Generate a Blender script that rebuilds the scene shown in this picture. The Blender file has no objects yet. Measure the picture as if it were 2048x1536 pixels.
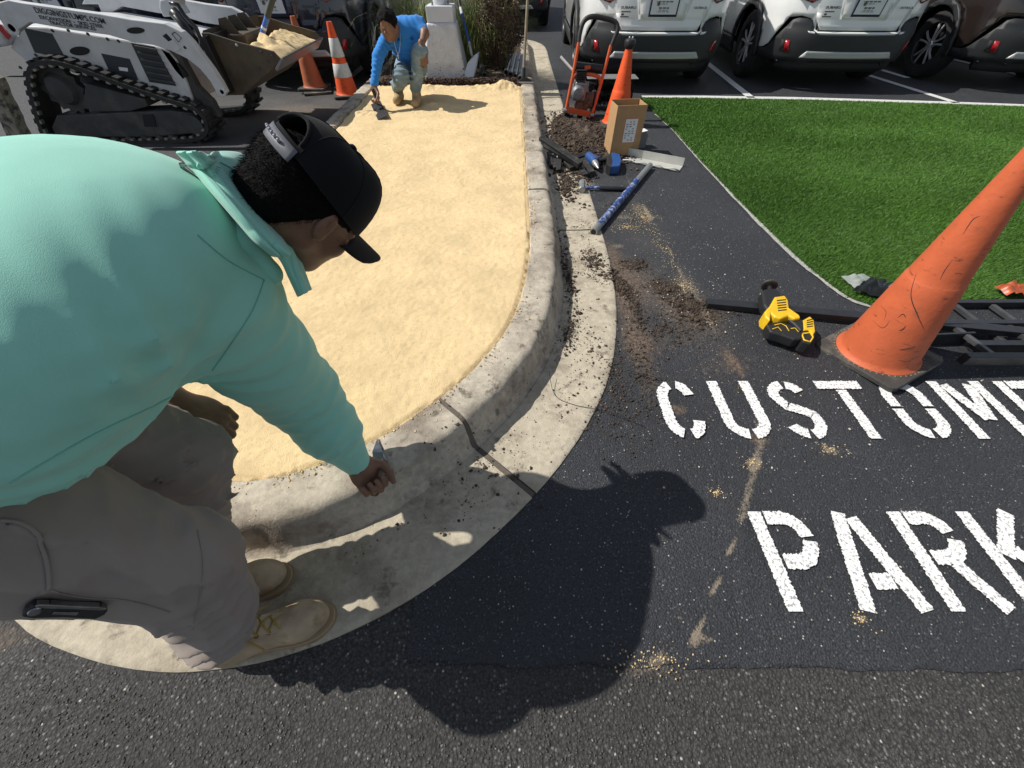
import bpy, bmesh, math, random
import numpy as np
from mathutils import Vector, Matrix, Euler, noise as mnoise
random.seed(7); rng = np.random.default_rng(7)
PI = math.pi; R = math.radians
SC = bpy.context.scene; COL = SC.collection

# ------------------------------------------------------------------ camera, sky, sun, exposure
CAM_F, CAM_P, CAM_H = 770.0, R(49.2), 1.33
cd = bpy.data.cameras.new('camera'); cam = bpy.data.objects.new('camera', cd); COL.objects.link(cam)
cam.location = (0, 0, CAM_H); cam.rotation_euler = (PI/2 - CAM_P, 0, 0)
cd.sensor_fit = 'HORIZONTAL'; cd.sensor_width = 36; cd.lens = 36*CAM_F/2048
cd.clip_start = 0.02; cd.clip_end = 600
SC.camera = cam
SUN_D = Vector((0.90, -0.16, -1.0)).normalized()       # direction the light travels
world = bpy.data.worlds.new('World'); SC.world = world; world.use_nodes = True
wn = world.node_tree.nodes; bg = wn['Background']
sky = wn.new('ShaderNodeTexSky'); sky.sky_type = 'NISHITA'; sky.sun_disc = False
sky.sun_elevation = math.asin(-SUN_D.z); sky.sun_rotation = math.atan2(-SUN_D.x, -SUN_D.y)
sky.air_density = 1.0; sky.dust_density = 0.6; sky.ozone_density = 1.0
hs = wn.new('ShaderNodeHueSaturation'); hs.inputs['Saturation'].default_value = 0.55   # the camera's white balance
world.node_tree.links.new(sky.outputs[0], hs.inputs['Color']); world.node_tree.links.new(hs.outputs[0], bg.inputs[0]); bg.inputs[1].default_value = 0.095
sl = bpy.data.lights.new('sun', 'SUN'); sl.energy = 4.6; sl.angle = R(0.53); sl.color = (1.0, 0.955, 0.88)
sun = bpy.data.objects.new('sun', sl); COL.objects.link(sun); sun.location = (-6, 2, 8)
sun.rotation_euler = SUN_D.to_track_quat('-Z', 'Y').to_euler()
SC.view_settings.view_transform = 'Standard'; SC.view_settings.look = 'None'
SC.view_settings.exposure = 0.15; SC.view_settings.gamma = 1.0; SC.view_settings.use_curve_mapping = False

# ------------------------------------------------------------------ picking real places off the survey of the photo
_c, _s = math.cos(CAM_P), math.sin(CAM_P)
def _ray(u, v):
    x = (u-1024)/CAM_F; q = (768-v)/CAM_F
    return x, _c+q*_s, -_s+q*_c
def G(u, v, h=0.0):
    d = _ray(u, v); t = (CAM_H-h)/-d[2]
    return Vector((d[0]*t, d[1]*t, h))
def Yp(u, v, y):
    d = _ray(u, v); t = y/d[1]
    return Vector((d[0]*t, y, CAM_H+d[2]*t))

# ------------------------------------------------------------------ materials
def nmat(name, col, rough=0.6, metal=0.0, var=0.0, vscale=6.0, bump=0.0, bscale=60.0, col2=None, c2scale=3.0,
         c2lo=0.5, c2hi=0.62, c2amt=1.0, coat=0.0, spec=0.5, detail=6.0, rvar=0.0, sheen=0.0, bdist=0.01, trans=0.0, alpha=1.0, sss=0.0):
    m = bpy.data.materials.new(name); m.use_nodes = True
    nt = m.node_tree; N = nt.nodes; L = nt.links; b = N['Principled BSDF']
    b.inputs['Roughness'].default_value = rough; b.inputs['Metallic'].default_value = metal
    b.inputs['Specular IOR Level'].default_value = spec
    b.inputs['Coat Weight'].default_value = coat; b.inputs['Coat Roughness'].default_value = 0.04
    if sheen: b.inputs['Sheen Weight'].default_value = sheen
    if trans: b.inputs['Transmission Weight'].default_value = trans
    if alpha < 1: b.inputs['Alpha'].default_value = alpha
    tc = N.new('ShaderNodeTexCoord')
    def noise(scale, det=detail, rg=0.55):
        n = N.new('ShaderNodeTexNoise'); n.inputs['Scale'].default_value = scale
        n.inputs['Detail'].default_value = det; n.inputs['Roughness'].default_value = rg
        L.new(tc.outputs['Object'], n.inputs['Vector']); return n
    c = N.new('ShaderNodeRGB'); c.outputs[0].default_value = (*col, 1); out = c.outputs[0]
    if var:
        n = noise(vscale); mr = N.new('ShaderNodeMapRange')
        mr.inputs[1].default_value = 0.3; mr.inputs[2].default_value = 0.7
        mr.inputs[3].default_value = 1-var; mr.inputs[4].default_value = 1+var
        L.new(n.outputs[0], mr.inputs[0])
        mx = N.new('ShaderNodeVectorMath'); mx.operation = 'SCALE'
        L.new(out, mx.inputs[0]); L.new(mr.outputs[0], mx.inputs['Scale']); out = mx.outputs[0]
    if col2 is not None:
        n = noise(c2scale, 8, 0.62); mr = N.new('ShaderNodeMapRange')
        mr.inputs[1].default_value = c2lo; mr.inputs[2].default_value = c2hi; mr.inputs[4].default_value = c2amt
        L.new(n.outputs[0], mr.inputs[0])
        mx = N.new('ShaderNodeMix'); mx.data_type = 'RGBA'; L.new(mr.outputs[0], mx.inputs[0])
        L.new(out, mx.inputs[6]); mx.inputs[7].default_value = (*col2, 1); out = mx.outputs[2]
    L.new(out, b.inputs['Base Color'])
    if rvar:
        n = noise(vscale*2.3); mr = N.new('ShaderNodeMapRange')
        mr.inputs[3].default_value = rough-rvar; mr.inputs[4].default_value = rough+rvar
        L.new(n.outputs[0], mr.inputs[0]); L.new(mr.outputs[0], b.inputs['Roughness'])
    if bump:
        n = noise(bscale, 4); bp = N.new('ShaderNodeBump'); bp.inputs['Strength'].default_value = bump
        bp.inputs['Distance'].default_value = bdist
        L.new(n.outputs[0], bp.inputs['Height']); L.new(bp.outputs[0], b.inputs['Normal'])
    return m

# ------------------------------------------------------------------ objects
def tag(o, label=None, cat=None, group=None, kind=None):
    if label: o['label'] = label
    if cat: o['category'] = cat
    if group: o['group'] = group
    if kind: o['kind'] = kind
    return o
def empty(name, loc=(0, 0, 0), rz=0.0, label=None, cat=None, group=None):
    o = bpy.data.objects.new(name, None); COL.objects.link(o); o.location = loc; o.rotation_euler = (0, 0, rz)
    o.empty_display_size = 0.1
    return tag(o, label, cat, group)
def link(name, me, mat=None, parent=None, smooth=False, bevel=0.0, seg=2, angle=35):
    o = bpy.data.objects.new(name, me); COL.objects.link(o)
    if mat is not None and not me.materials: me.materials.append(mat)
    if parent is not None: o.parent = parent
    if smooth == 'auto':
        me.polygons.foreach_set('use_smooth', [True]*len(me.polygons))
        try: me.set_sharp_from_angle(angle=R(angle))
        except Exception: pass
    elif smooth: me.polygons.foreach_set('use_smooth', [True]*len(me.polygons))
    if bevel:
        b = o.modifiers.new('bevel', 'BEVEL'); b.width = bevel; b.segments = seg; b.limit_method = 'ANGLE'; b.angle_limit = R(40)
        b.harden_normals = False
    return o
def dup(root, loc, rz=0.0, label=None, group=None, scale=None):
    r = root.copy(); COL.objects.link(r); r.location = loc; r.rotation_euler = (0, 0, rz)
    if scale: r.scale = scale
    if label: r['label'] = label
    if group: r['group'] = group
    for ch in list(root.children):
        c = ch.copy(); COL.objects.link(c); c.parent = r
        for g in ch.children:
            d = g.copy(); COL.objects.link(d); d.parent = c
    return r

class MB:
    """collects shapes into one mesh"""
    def __init__(s): s.v = []; s.f = []
    def add(s, vs, fs, M=None):
        o = len(s.v)
        for v in vs:
            v = Vector(v); s.v.append(tuple(M @ v) if M is not None else tuple(v))
        s.f += [tuple(i+o for i in f) for f in fs]; return s
    def box(s, x0, x1, y0, y1, z0, z1, M=None):
        vs = [(x0, y0, z0), (x1, y0, z0), (x1, y1, z0), (x0, y1, z0), (x0, y0, z1), (x1, y0, z1), (x1, y1, z1), (x0, y1, z1)]
        return s.add(vs, [(0, 3, 2, 1), (4, 5, 6, 7), (0, 1, 5, 4), (1, 2, 6, 5), (2, 3, 7, 6), (3, 0, 4, 7)], M)
    def prism(s, poly, a, b, axis='y', M=None):
        """poly in the plane normal to axis, extruded a..b; axis y: (x,z); axis z: (x,y); axis x: (y,z)"""
        n = len(poly)
        def pt(p, t): return {'y': (p[0], t, p[1]), 'z': (p[0], p[1], t), 'x': (t, p[0], p[1])}[axis]
        vs = [pt(p, a) for p in poly]+[pt(p, b) for p in poly]
        fs = [tuple(range(n)), tuple(range(2*n-1, n-1, -1))]+[(i, i+n, (i+1) % n+n, (i+1) % n) for i in range(n)]
        return s.add(vs, fs, M)
    def tube(s, pts, r, seg=10, cap=True, M=None, sy=1.0):
        pts = [Vector(p) for p in pts]; n = len(pts); rr = r if hasattr(r, '__len__') else [r]*n
        vs = []; up = None
        for i, p in enumerate(pts):
            t = (pts[min(i+1, n-1)]-pts[max(i-1, 0)]).normalized()
            if up is None: up = Vector((0, 0, 1)) if abs(t.z) < 0.9 else Vector((1, 0, 0))
            a = t.cross(up).normalized(); bb = a.cross(t).normalized(); up = bb
            for k in range(seg):
                w = 2*PI*k/seg; vs.append(p+a*math.cos(w)*rr[i]+bb*math.sin(w)*rr[i]*sy)
        fs = [(i*seg+k, i*seg+(k+1) % seg, (i+1)*seg+(k+1) % seg, (i+1)*seg+k) for i in range(n-1) for k in range(seg)]
        if cap: fs += [tuple(range(seg-1, -1, -1)), tuple((n-1)*seg+k for k in range(seg))]
        return s.add(vs, fs, M)
    def lathe(s, prof, seg=24, M=None, cap=True, a0=0, a1=2*PI):
        """prof = [(r,z)...] around z"""
        full = abs(a1-a0-2*PI) < 1e-6; m = seg if full else seg+1; n = len(prof)
        vs = [(r*math.cos(a0+(a1-a0)*k/seg), r*math.sin(a0+(a1-a0)*k/seg), z) for r, z in prof for k in range(m)]
        fs = [(i*m+k, i*m+(k+1) % m, (i+1)*m+(k+1) % m, (i+1)*m+k) for i in range(n-1) for k in range(seg)]
        if cap and full:
            fs += [tuple(range(m-1, -1, -1)), tuple((n-1)*m+k for k in range(m))]
        return s.add(vs, fs, M)
    def loft(s, rings, cap=True, closed=True, M=None):
        m = len(rings[0]); n = len(rings); vs = [p for r in rings for p in r]
        kk = m if closed else m-1
        fs = [(i*m+k, i*m+(k+1) % m, (i+1)*m+(k+1) % m, (i+1)*m+k) for i in range(n-1) for k in range(kk)]
        if cap and closed: fs += [tuple(range(m-1, -1, -1)), tuple((n-1)*m+k for k in range(m))]
        return s.add(vs, fs, M)
    def sheet(s, fn, nu, nv, M=None):
        vs = [fn(i/nu, j/nv) for j in range(nv+1) for i in range(nu+1)]
        return s.add(vs, [(j*(nu+1)+i, j*(nu+1)+i+1, (j+1)*(nu+1)+i+1, (j+1)*(nu+1)+i) for j in range(nv) for i in range(nu)], M)
    def build(s, name, mat, parent=None, smooth=False, bevel=0.0, seg=2, angle=35, fix=True):
        me = bpy.data.meshes.new(name); me.from_pydata(s.v, [], s.f)
        if fix:
            bm = bmesh.new(); bm.from_mesh(me); bmesh.ops.recalc_face_normals(bm, faces=bm.faces); bm.to_mesh(me); bm.free()
        me.update(); return link(name, me, mat, parent, smooth, bevel, seg, angle)
def TM(loc=(0, 0, 0), rot=(0, 0, 0), sc=(1, 1, 1)):
    return Matrix.Translation(loc) @ Euler(rot).to_matrix().to_4x4() @ Matrix.Diagonal((*sc, 1))
def frame(o, xd, yd, zd):
    return Matrix(((xd[0], yd[0], zd[0], o[0]), (xd[1], yd[1], zd[1], o[1]), (xd[2], yd[2], zd[2], o[2]), (0, 0, 0, 1)))
def along(a, b, up=(0, 0, 1)):
    """matrix whose z axis runs from a to b, origin at a"""
    a = Vector(a); z = (Vector(b)-a).normalized(); up = Vector(up)
    if abs(z.dot(up)) > 0.98: up = Vector((1, 0, 0))
    x = up.cross(z).normalized(); y = z.cross(x); return frame(a, x, y, z)
def spline(pts, n=8, closed=False):
    P = [Vector(p) for p in pts]; out = []; m = len(P)
    for i in range(m if closed else m-1):
        if closed: a, b, c, d = P[i-1], P[i], P[(i+1) % m], P[(i+2) % m]
        else: a, b, c, d = P[max(i-1, 0)], P[i], P[i+1], P[min(i+2, m-1)]
        for k in range(n):
            t = k/n
            out.append(0.5*((2*b)+(c-a)*t+(2*a-5*b+4*c-d)*t*t+(3*b-a-3*c+d)*t**3))
    if not closed: out.append(P[-1])
    return out
def text_mesh(body, size, name='lettering', mat=None, parent=None, M=None, depth=0.0, bold=0.0, align='LEFT', width=None, shear=0.0):
    cu = bpy.data.curves.new(name, 'FONT'); cu.body = body; cu.size = size; cu.extrude = depth; cu.offset = bold
    cu.align_x = align; cu.align_y = 'CENTER'; cu.resolution_u = 2; cu.shear = shear
    ob = bpy.data.objects.new(name, cu); COL.objects.link(ob)
    dg = bpy.context.evaluated_depsgraph_get(); me = bpy.data.meshes.new_from_object(ob.evaluated_get(dg))
    bpy.data.objects.remove(ob); bpy.data.curves.remove(cu)
    if width:
        xs = [v.co.x for v in me.vertices]; w = max(xs)-min(xs); me.transform(Matrix.Diagonal((width/w, 1, 1, 1)))
    if M is not None: me.transform(M)
    me.name = name; return link(name, me, mat, parent)

# ------------------------------------------------------------------ implicit surfaces (smooth unions meshed with surface nets)
def _v(p): return np.array(p, np.float32)
def s_ell(P, c, r, Rm=None):
    d = P-_v(c)
    if Rm is not None: d = d @ np.array(Rm, np.float32)
    r = _v(r); k0 = np.linalg.norm(d/r, axis=-1); k1 = np.linalg.norm(d/(r*r), axis=-1)
    return k0*(k0-1.0)/np.maximum(k1, 1e-6)
def s_cone(P, a, b, r1, r2):
    a = _v(a); b = _v(b); ba = b-a; l2 = float(ba@ba); t = np.clip(((P-a)@ba)/l2, 0, 1)
    return np.linalg.norm(P-a-t[..., None]*ba, axis=-1)-(r1+(r2-r1)*t)
def s_box(P, c, r, Rm=None, rd=0.01):
    d = P-_v(c)
    if Rm is not None: d = d @ np.array(Rm, np.float32)
    q = np.abs(d)-(_v(r)-rd)
    return np.linalg.norm(np.maximum(q, 0), axis=-1)+np.minimum(q.max(-1), 0)-rd
def s_chain(P, pts, rs, k=0.0):
    d = None
    for i in range(len(pts)-1):
        e = s_cone(P, pts[i], pts[i+1], rs[i], rs[i+1]); d = e if d is None else (su(d, e, k) if k else np.minimum(d, e))
    return d
def su(a, b, k):
    h = np.maximum(k-np.abs(a-b), 0)/k; return np.minimum(a, b)-h*h*k*0.25
def ss(a, b, k):  # subtract b from a
    return -su(-a, b, k)
def sdf_mesh(name, f, lo, hi, h, mat=None, parent=None, smooth_it=1):
    lo = np.array(lo, np.float32); n = np.ceil((np.array(hi)-lo)/h).astype(int)+1
    ax = [lo[i]+h*np.arange(n[i], dtype=np.float32) for i in range(3)]
    Vv = np.empty(tuple(n), np.float32); step = max(1, int(400000/(n[1]*n[2])))
    for i in range(0, n[0], step):
        g = np.stack(np.meshgrid(ax[0][i:i+step], ax[1], ax[2], indexing='ij'), -1); Vv[i:i+step] = f(g)
    ins = Vv < 0
    cnt = np.zeros(tuple(n-1), np.float32); acc = np.zeros(tuple(n-1)+(3,), np.float32)
    def sl3(a, o): return a[o[0]:a.shape[0]-1+o[0], o[1]:a.shape[1]-1+o[1], o[2]:a.shape[2]-1+o[2]]
    cor = [(i, j, k) for i in (0, 1) for j in (0, 1) for k in (0, 1)]
    for a in cor:
        for ax_ in range(3):
            if a[ax_] == 0:
                b = list(a); b[ax_] = 1
                va, vb = sl3(Vv, a), sl3(Vv, b); cr = (va < 0) != (vb < 0)
                t = np.where(cr, va/np.where(cr, va-vb, 1), 0)
                cnt += cr
                for q in range(3):
                    acc[..., q] += np.where(cr, a[q]+(t if q == ax_ else 0), 0)
    act = cnt > 0; idx = np.full(act.shape, -1, np.int64); idx[act] = np.arange(act.sum())
    cell = np.argwhere(act); pos = lo+h*(cell+acc[act]/cnt[act][:, None])
    faces = []
    for a in range(3):
        b, c = (a+1) % 3, (a+2) % 3
        sh = list(Vv.shape); s0 = [slice(None)]*3; s1 = [slice(None)]*3
        s0[a] = slice(0, sh[a]-1); s1[a] = slice(1, sh[a])
        for d in (b, c): s0[d] = slice(1, sh[d]-1); s1[d] = slice(1, sh[d]-1)
        i0 = ins[tuple(s0)]; i1 = ins[tuple(s1)]; cr = np.argwhere(i0 != i1)
        if not len(cr): continue
        flip = i0[tuple(cr.T)]
        base = cr.copy(); base[:, b] += 1; base[:, c] += 1
        def cid(db, dc):
            q = base.copy(); q[:, b] -= db; q[:, c] -= dc; return idx[tuple(q.T)]
        q = np.stack([cid(1, 1), cid(0, 1), cid(0, 0), cid(1, 0)], 1)
        q[~flip] = q[~flip][:, ::-1]; faces.append(q)
    F = np.concatenate(faces); F = F[(F >= 0).all(1)]
    for _ in range(smooth_it):   # light Laplacian smoothing
        s = np.zeros_like(pos); w = np.zeros(len(pos), np.float32)
        for e in range(4):
            i, j = F[:, e], F[:, (e+1) % 4]
            for q in range(3):
                s[:, q] += np.bincount(i, pos[j, q], len(pos)); s[:, q] += np.bincount(j, pos[i, q], len(pos))
            w += np.bincount(i, minlength=len(pos))+np.bincount(j, minlength=len(pos))
        pos = pos*0.4+0.6*s/np.maximum(w, 1)[:, None]
    me = bpy.data.meshes.new(name); me.vertices.add(len(pos)); me.vertices.foreach_set('co', pos.astype(np.float32).ravel())
    me.loops.add(len(F)*4); me.loops.foreach_set('vertex_index', F.astype(np.int32).ravel())
    me.polygons.add(len(F)); me.polygons.foreach_set('loop_start', np.arange(0, len(F)*4, 4, dtype=np.int32))
    try: me.polygons.foreach_set('loop_total', np.full(len(F), 4, np.int32))
    except Exception: pass
    me.update(calc_edges=True); me.validate()
    return link(name, me, mat, parent, smooth=True)
def tri_mesh(name, V, F, mat=None, parent=None, smooth=False):
    me = bpy.data.meshes.new(name); V = np.asarray(V, np.float32); F = np.asarray(F, np.int32); k = F.shape[1]
    me.vertices.add(len(V)); me.vertices.foreach_set('co', V.ravel())
    me.loops.add(F.size); me.loops.foreach_set('vertex_index', F.ravel())
    me.polygons.add(len(F)); me.polygons.foreach_set('loop_start', np.arange(0, F.size, k, dtype=np.int32))
    try: me.polygons.foreach_set('loop_total', np.full(len(F), k, np.int32))
    except Exception: pass
    me.update(calc_edges=True); return link(name, me, mat, parent, smooth=smooth)
def vnoise(P, scale, seed=0.0):
    """cheap smooth value noise on numpy points (last axis 3)"""
    p = P*scale+seed*17.31; i = np.floor(p).astype(np.int64); f = p-i; f = f*f*(3-2*f); out = 0
    for a in (0, 1):
        for b in (0, 1):
            for c in (0, 1):
                h = ((i[..., 0]+a)*73856093) ^ ((i[..., 1]+b)*19349663) ^ ((i[..., 2]+c)*83492791)
                h = (h ^ (h >> 13))*1274126177; h = ((h ^ (h >> 16)) & 0xffff)/65535.0
                out = out+h*(f[..., 0] if a else 1-f[..., 0])*(f[..., 1] if b else 1-f[..., 1])*(f[..., 2] if c else 1-f[..., 2])
    return out-0.5
# ------------------------------------------------------------------ ground
def smooth(a, b, x): t = np.clip((x-a)/(b-a), 0, 1); return t*t*(3-2*t)
def blob(X, Y, cx, cy, rx, ry, rot=0.0, p=1.0):
    c, s = math.cos(rot), math.sin(rot); dx, dy = X-cx, Y-cy
    return p*np.exp(-(((dx*c+dy*s)/rx)**2+((-dx*s+dy*c)/ry)**2))
def asphalt(name, base, fleck, attr=True, coarse=1.0):
    m = bpy.data.materials.new(name); m.use_nodes = True; nt = m.node_tree; N = nt.nodes; L = nt.links; b = N['Principled BSDF']
    tc = N.new('ShaderNodeTexCoord'); O = tc.outputs['Object']
    def noise(sc, det=5, rg=0.6):
        n = N.new('ShaderNodeTexNoise'); n.inputs['Scale'].default_value = sc; n.inputs['Detail'].default_value = det
        n.inputs['Roughness'].default_value = rg; L.new(O, n.inputs['Vector']); return n.outputs[0]
    def rng_(src, a, b_, c=0.0, d=1.0):
        r = N.new('ShaderNodeMapRange'); r.inputs[1].default_value = a; r.inputs[2].default_value = b_
        r.inputs[3].default_value = c; r.inputs[4].default_value = d; L.new(src, r.inputs[0]); return r.outputs[0]
    def mix(f, a, b_):
        x = N.new('ShaderNodeMix'); x.data_type = 'RGBA'; L.new(f, x.inputs[0])
        for s, v in ((6, a), (7, b_)):
            if isinstance(v, tuple): x.inputs[s].default_value = (*v, 1)
            else: L.new(v, x.inputs[s])
        return x.outputs[2]
    def math_(op, a, b_):
        x = N.new('ShaderNodeMath'); x.operation = op
        for s, v in ((0, a), (1, b_)):
            if isinstance(v, float): x.inputs[s].default_value = v
            else: L.new(v, x.inputs[s])
        return x.outputs[0]
    vo = N.new('ShaderNodeTexVoronoi'); vo.inputs['Scale'].default_value = 170/coarse; L.new(O, vo.inputs['Vector'])
    sepc = N.new('ShaderNodeSeparateColor'); L.new(vo.outputs['Color'], sepc.inputs[0])
    dark = tuple(c*0.45 for c in base)
    col = mix(rng_(noise(1.7, 6), 0.35, 0.7), tuple(c*0.8 for c in base), tuple(c*1.25 for c in base))
    col = mix(rng_(vo.outputs['Distance'], 0.25, 0.75), col, dark)
    fl = math_('MULTIPLY', rng_(sepc.outputs[0], 0.86, 1.0), rng_(vo.outputs['Distance'], 0.6, 0.2))
    col = mix(fl, col, fleck)
    br = math_('MULTIPLY', rng_(sepc.outputs[1], 0.985, 0.99), rng_(vo.outputs['Distance'], 0.5, 0.2))
    col = mix(br, col, (0.55, 0.52, 0.46))
    if attr:
        at = N.new('ShaderNodeAttribute'); at.attribute_name = 'dirt'
        sp = N.new('ShaderNodeSeparateColor'); L.new(at.outputs['Color'], sp.inputs[0])
        n1 = noise(38, 8, 0.75)
        f = rng_(math_('ADD', sp.outputs[0], math_('MULTIPLY', n1, 1.0)), 0.72, 0.98, 0, 0.92)
        col = mix(f, col, mix(rng_(noise(60), 0.4, 0.6), (0.075, 0.052, 0.037), (0.17, 0.125, 0.09)))
        n2 = noise(110, 6, 0.7)
        f = rng_(math_('ADD', sp.outputs[1], math_('MULTIPLY', n2, 1.0)), 0.78, 0.98, 0, 0.85)
        col = mix(f, col, (0.25, 0.205, 0.15))
        f = rng_(math_('ADD', sp.outputs[2], math_('MULTIPLY', noise(3.0, 7), 0.5)), 0.35, 1.0, 0, 0.8)
        col = mix(f, col, (0.155, 0.145, 0.13))
    L.new(col, b.inputs['Base Color']); b.inputs['Roughness'].default_value = 0.72; b.inputs['Specular IOR Level'].default_value = 0.42
    h = math_('ADD', math_('MULTIPLY', vo.outputs['Distance'], -1.0), math_('MULTIPLY', noise(420, 3), 0.7))
    bp = N.new('ShaderNodeBump'); bp.inputs['Strength'].default_value = 0.75; bp.inputs['Distance'].default_value = 0.0045*coarse
    L.new(h, bp.inputs['Height'])
    bp2 = N.new('ShaderNodeBump'); bp2.inputs['Strength'].default_value = 0.35; bp2.inputs['Distance'].default_value = 0.02
    L.new(noise(18, 4), bp2.inputs['Height']); L.new(bp2.outputs[0], bp.inputs['Normal']); L.new(bp.outputs[0], b.inputs['Normal'])
    return m
M_seal = asphalt('sealed asphalt', (0.042, 0.045, 0.052), (0.13, 0.135, 0.15))
M_old = asphalt('worn asphalt', (0.062, 0.060, 0.058), (0.24, 0.23, 0.215), attr=True, coarse=1.35)
M_far = asphalt('far asphalt', (0.042, 0.043, 0.047), (0.13, 0.13, 0.14), attr=False)

g = MB().sheet(lambda a, b: (-150+300*a, -150+300*b, -0.012), 6, 6).build('ground', M_far); tag(g, kind='structure')

SEAM = [G(*p) for p in ((1240, 330), (1255, 360), (1290, 420), (1350, 520), (1363, 545), (1400, 610), (1450, 690), (1500, 790), (1525, 870), (1510, 930), (1480, 1050), (1420, 1200), (1390, 1280))]
def lotmesh(name, x0, x1, y0, y1, st, z, mat, edge=None):
    nx, ny = int((x1-x0)/st), int((y1-y0)/st)
    X, Yy = np.meshgrid(np.linspace(x0, x1, nx+1), np.linspace(y0, y1, ny+1))
    P = np.stack([X, Yy, np.zeros_like(X)], -1)
    Z = z+0.0015*vnoise(P, 9)+0.003*vnoise(P, 2.5)
    if edge is not None: Yy = edge(X, Yy)
    d = np.zeros(X.shape+(4,), np.float32); d[..., 3] = 1
    # brown dirt from the trench
    d[..., 0] = (blob(X, Yy, 1.0, 1.66, .22, .18, 0, .45)+blob(X, Yy, .78, 1.95, .17, .25, 0, .36)+blob(X, Yy, .62, 2.15, .1, .35, 0, .45)
                 + blob(X, Yy, .62, 1.45, .08, .6, 0, .36)+blob(X, Yy, .75, 1.42, .25, .12, 0, .24)+blob(X, Yy, .8, 4.4, .45, .7, 0, .6)+blob(X, Yy, .72, 5.3, .2, .5, 0, .5)
                 + blob(X, Yy, 1.0, 1.25, .3, .1, .3, .27)+blob(X, Yy, 1.0, .85, .05, .04, 0, .55)+blob(X, Yy, 1.06, 1.28, .02, .1, .2, .45)
                 + blob(X, Yy, .72, 1.0, .04, .03, 0, .5)+blob(X, Yy, -2.6, 5.3, .5, .35, .3, .75)+blob(X, Yy, -1.5, .16, .2, .06, .3, .4))
    # pale sand and mortar dust
    sd = np.full(X.shape, 9.0)
    for a, b in zip(SEAM[:-1], SEAM[1:]):
        ax, ay, bx, by = a.x, a.y, b.x, b.y; l2 = (bx-ax)**2+(by-ay)**2
        t = np.clip(((X-ax)*(bx-ax)+(Yy-ay)*(by-ay))/l2, 0, 1); sd = np.minimum(sd, np.hypot(X-ax-t*(bx-ax), Yy-ay-t*(by-ay)))
    wid = np.where(Yy < .5, .006, np.where(Yy < 1.0, .019, np.where(Yy < 1.25, .012, .007)))
    d[..., 1] = np.exp(-(sd/wid)**2)*np.where(Yy < .5, .62, np.where(Yy < 1.05, .48, np.where(Yy > 1.4, .42, .2)))
    for a in ((.95, 2.9, .1, .12, 0, .38), (.8, 2.75, .1, .05, 0, .42), (.7, 2.35, .07, .04, 0, .42), (1.05, 2.75, .1, .06, 0, .3), (1.02, 1.9, .12, .2, 0, .36),
              (1.0, 1.45, .3, .25, 0, .25), (.65, 3.3, .08, .1, 0, .4), (.75, .62, .025, .015, 0, .45), (.93, .74, .04, .02, 0, .45), (.35, .1, .1, .03, 0, .35), (.42, .13, .03, .02, 0, .5),
              (.61, .85, .02, .15, 0, .3), (1.26, .8, .05, .03, -.4, .5), (1.4, .68, .03, .02, 0, .35), (1.04, .22, .03, .02, -.4, .5), (1.35, 3.2, .2, .05, 0, .25),
              (.55, .165, .06, .012, .3, .5), (.51, .2, .012, .05, .2, .5), (1.65, 2.15, .05, .05, 0, .33), (.9, .08, .3, .04, 0, .2)):
        d[..., 1] += blob(X, Yy, *a[:5], a[5])
    d[..., 2] = blob(X, Yy, -3.0, 5.2, 2.0, 1.3, 0, .38)+blob(X, Yy, .85, 2.6, .3, 1.5, 0, .14)+.12*(vnoise(P, 1.3)+.3)+blob(X, Yy, 1.4, .55, .8, .1, 0, .1)
    V = np.stack([X, Yy, Z], -1).reshape(-1, 3)
    j, i = np.mgrid[0:ny, 0:nx]; a = (j*(nx+1)+i).ravel()
    F = np.stack([a, a+1, a+nx+2, a+nx+1], 1)
    o = tri_mesh(name, V, F, mat, smooth=True)
    ca = o.data.color_attributes.new('dirt', 'FLOAT_COLOR', 'POINT'); ca.data.foreach_set('color', d.reshape(-1, 4).ravel())
    return tag(o, kind='structure')
def seal_edge(X, Yy):  # the sealed coat ends in a ragged line near the photographer
    P = np.stack([X, X*0, X*0], -1); lim = .105-.012*(X-.5)+.015*vnoise(P, 14)+.006*vnoise(P, 60)+np.where(X < -.75, 3.0*np.maximum(0, -.75-X), 0)
    return np.maximum(Yy, lim)
lotmesh('worn_pavement', -6.5, 7.5, -1.2, 7.2, .035, -.002, M_old)
lotmesh('sealed_pavement', -.3, 7.5, .02, 7.2, .025, .003, M_seal, seal_edge)
lotmesh('back_lane', -6.5, -1.95, 3.0, 7.2, .06, .003, M_seal)
lotmesh('far_parking_bay', -7.5, 9.5, 7.15, 14, .12, .003, M_seal)

# ------------------------------------------------------------------ kerb and gutter round the planting island
right = [(.115, y) for y in (9.3, 8.2, 7.1, 6.0, 5.0, 4.1, 3.2, 2.6)]
nose = [(.108, 2.156), (.07, 1.744), (-.005, 1.418), (-.117, 1.18), (-.275, .965), (-.481, .765), (-.655, .66), (-.82, .606), (-1.0, .60), (-1.25, .665), (-1.48, .84), (-1.62, 1.1), (-1.69, 1.5)]
left = [(-1.70, y) for y in (2.2, 3.2, 4.2, 5.2, 6.2, 7.2, 8.2, 9.2)]
back = [(-1.55, 9.75), (-1.15, 10.1), (-.78, 10.2), (-.35, 10.1), (0, 9.75)]
PATH = spline([(x, y, 0) for x, y in right+nose+left+back], 10, closed=True)
def resample(P, st, closed=True):
    Q = [Vector(p) for p in P]+([Vector(P[0])] if closed else []); out = [Q[0]]; acc = 0
    for a, b in zip(Q[:-1], Q[1:]):
        L = (b-a).length; t = st-acc
        while t <= L and L > 0: out.append(a+(b-a)*t/L); t += st
        acc = (acc+L) % st
    return out
PATH = resample(PATH, .02)[:-1]; NP = len(PATH)
NRM = []
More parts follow.
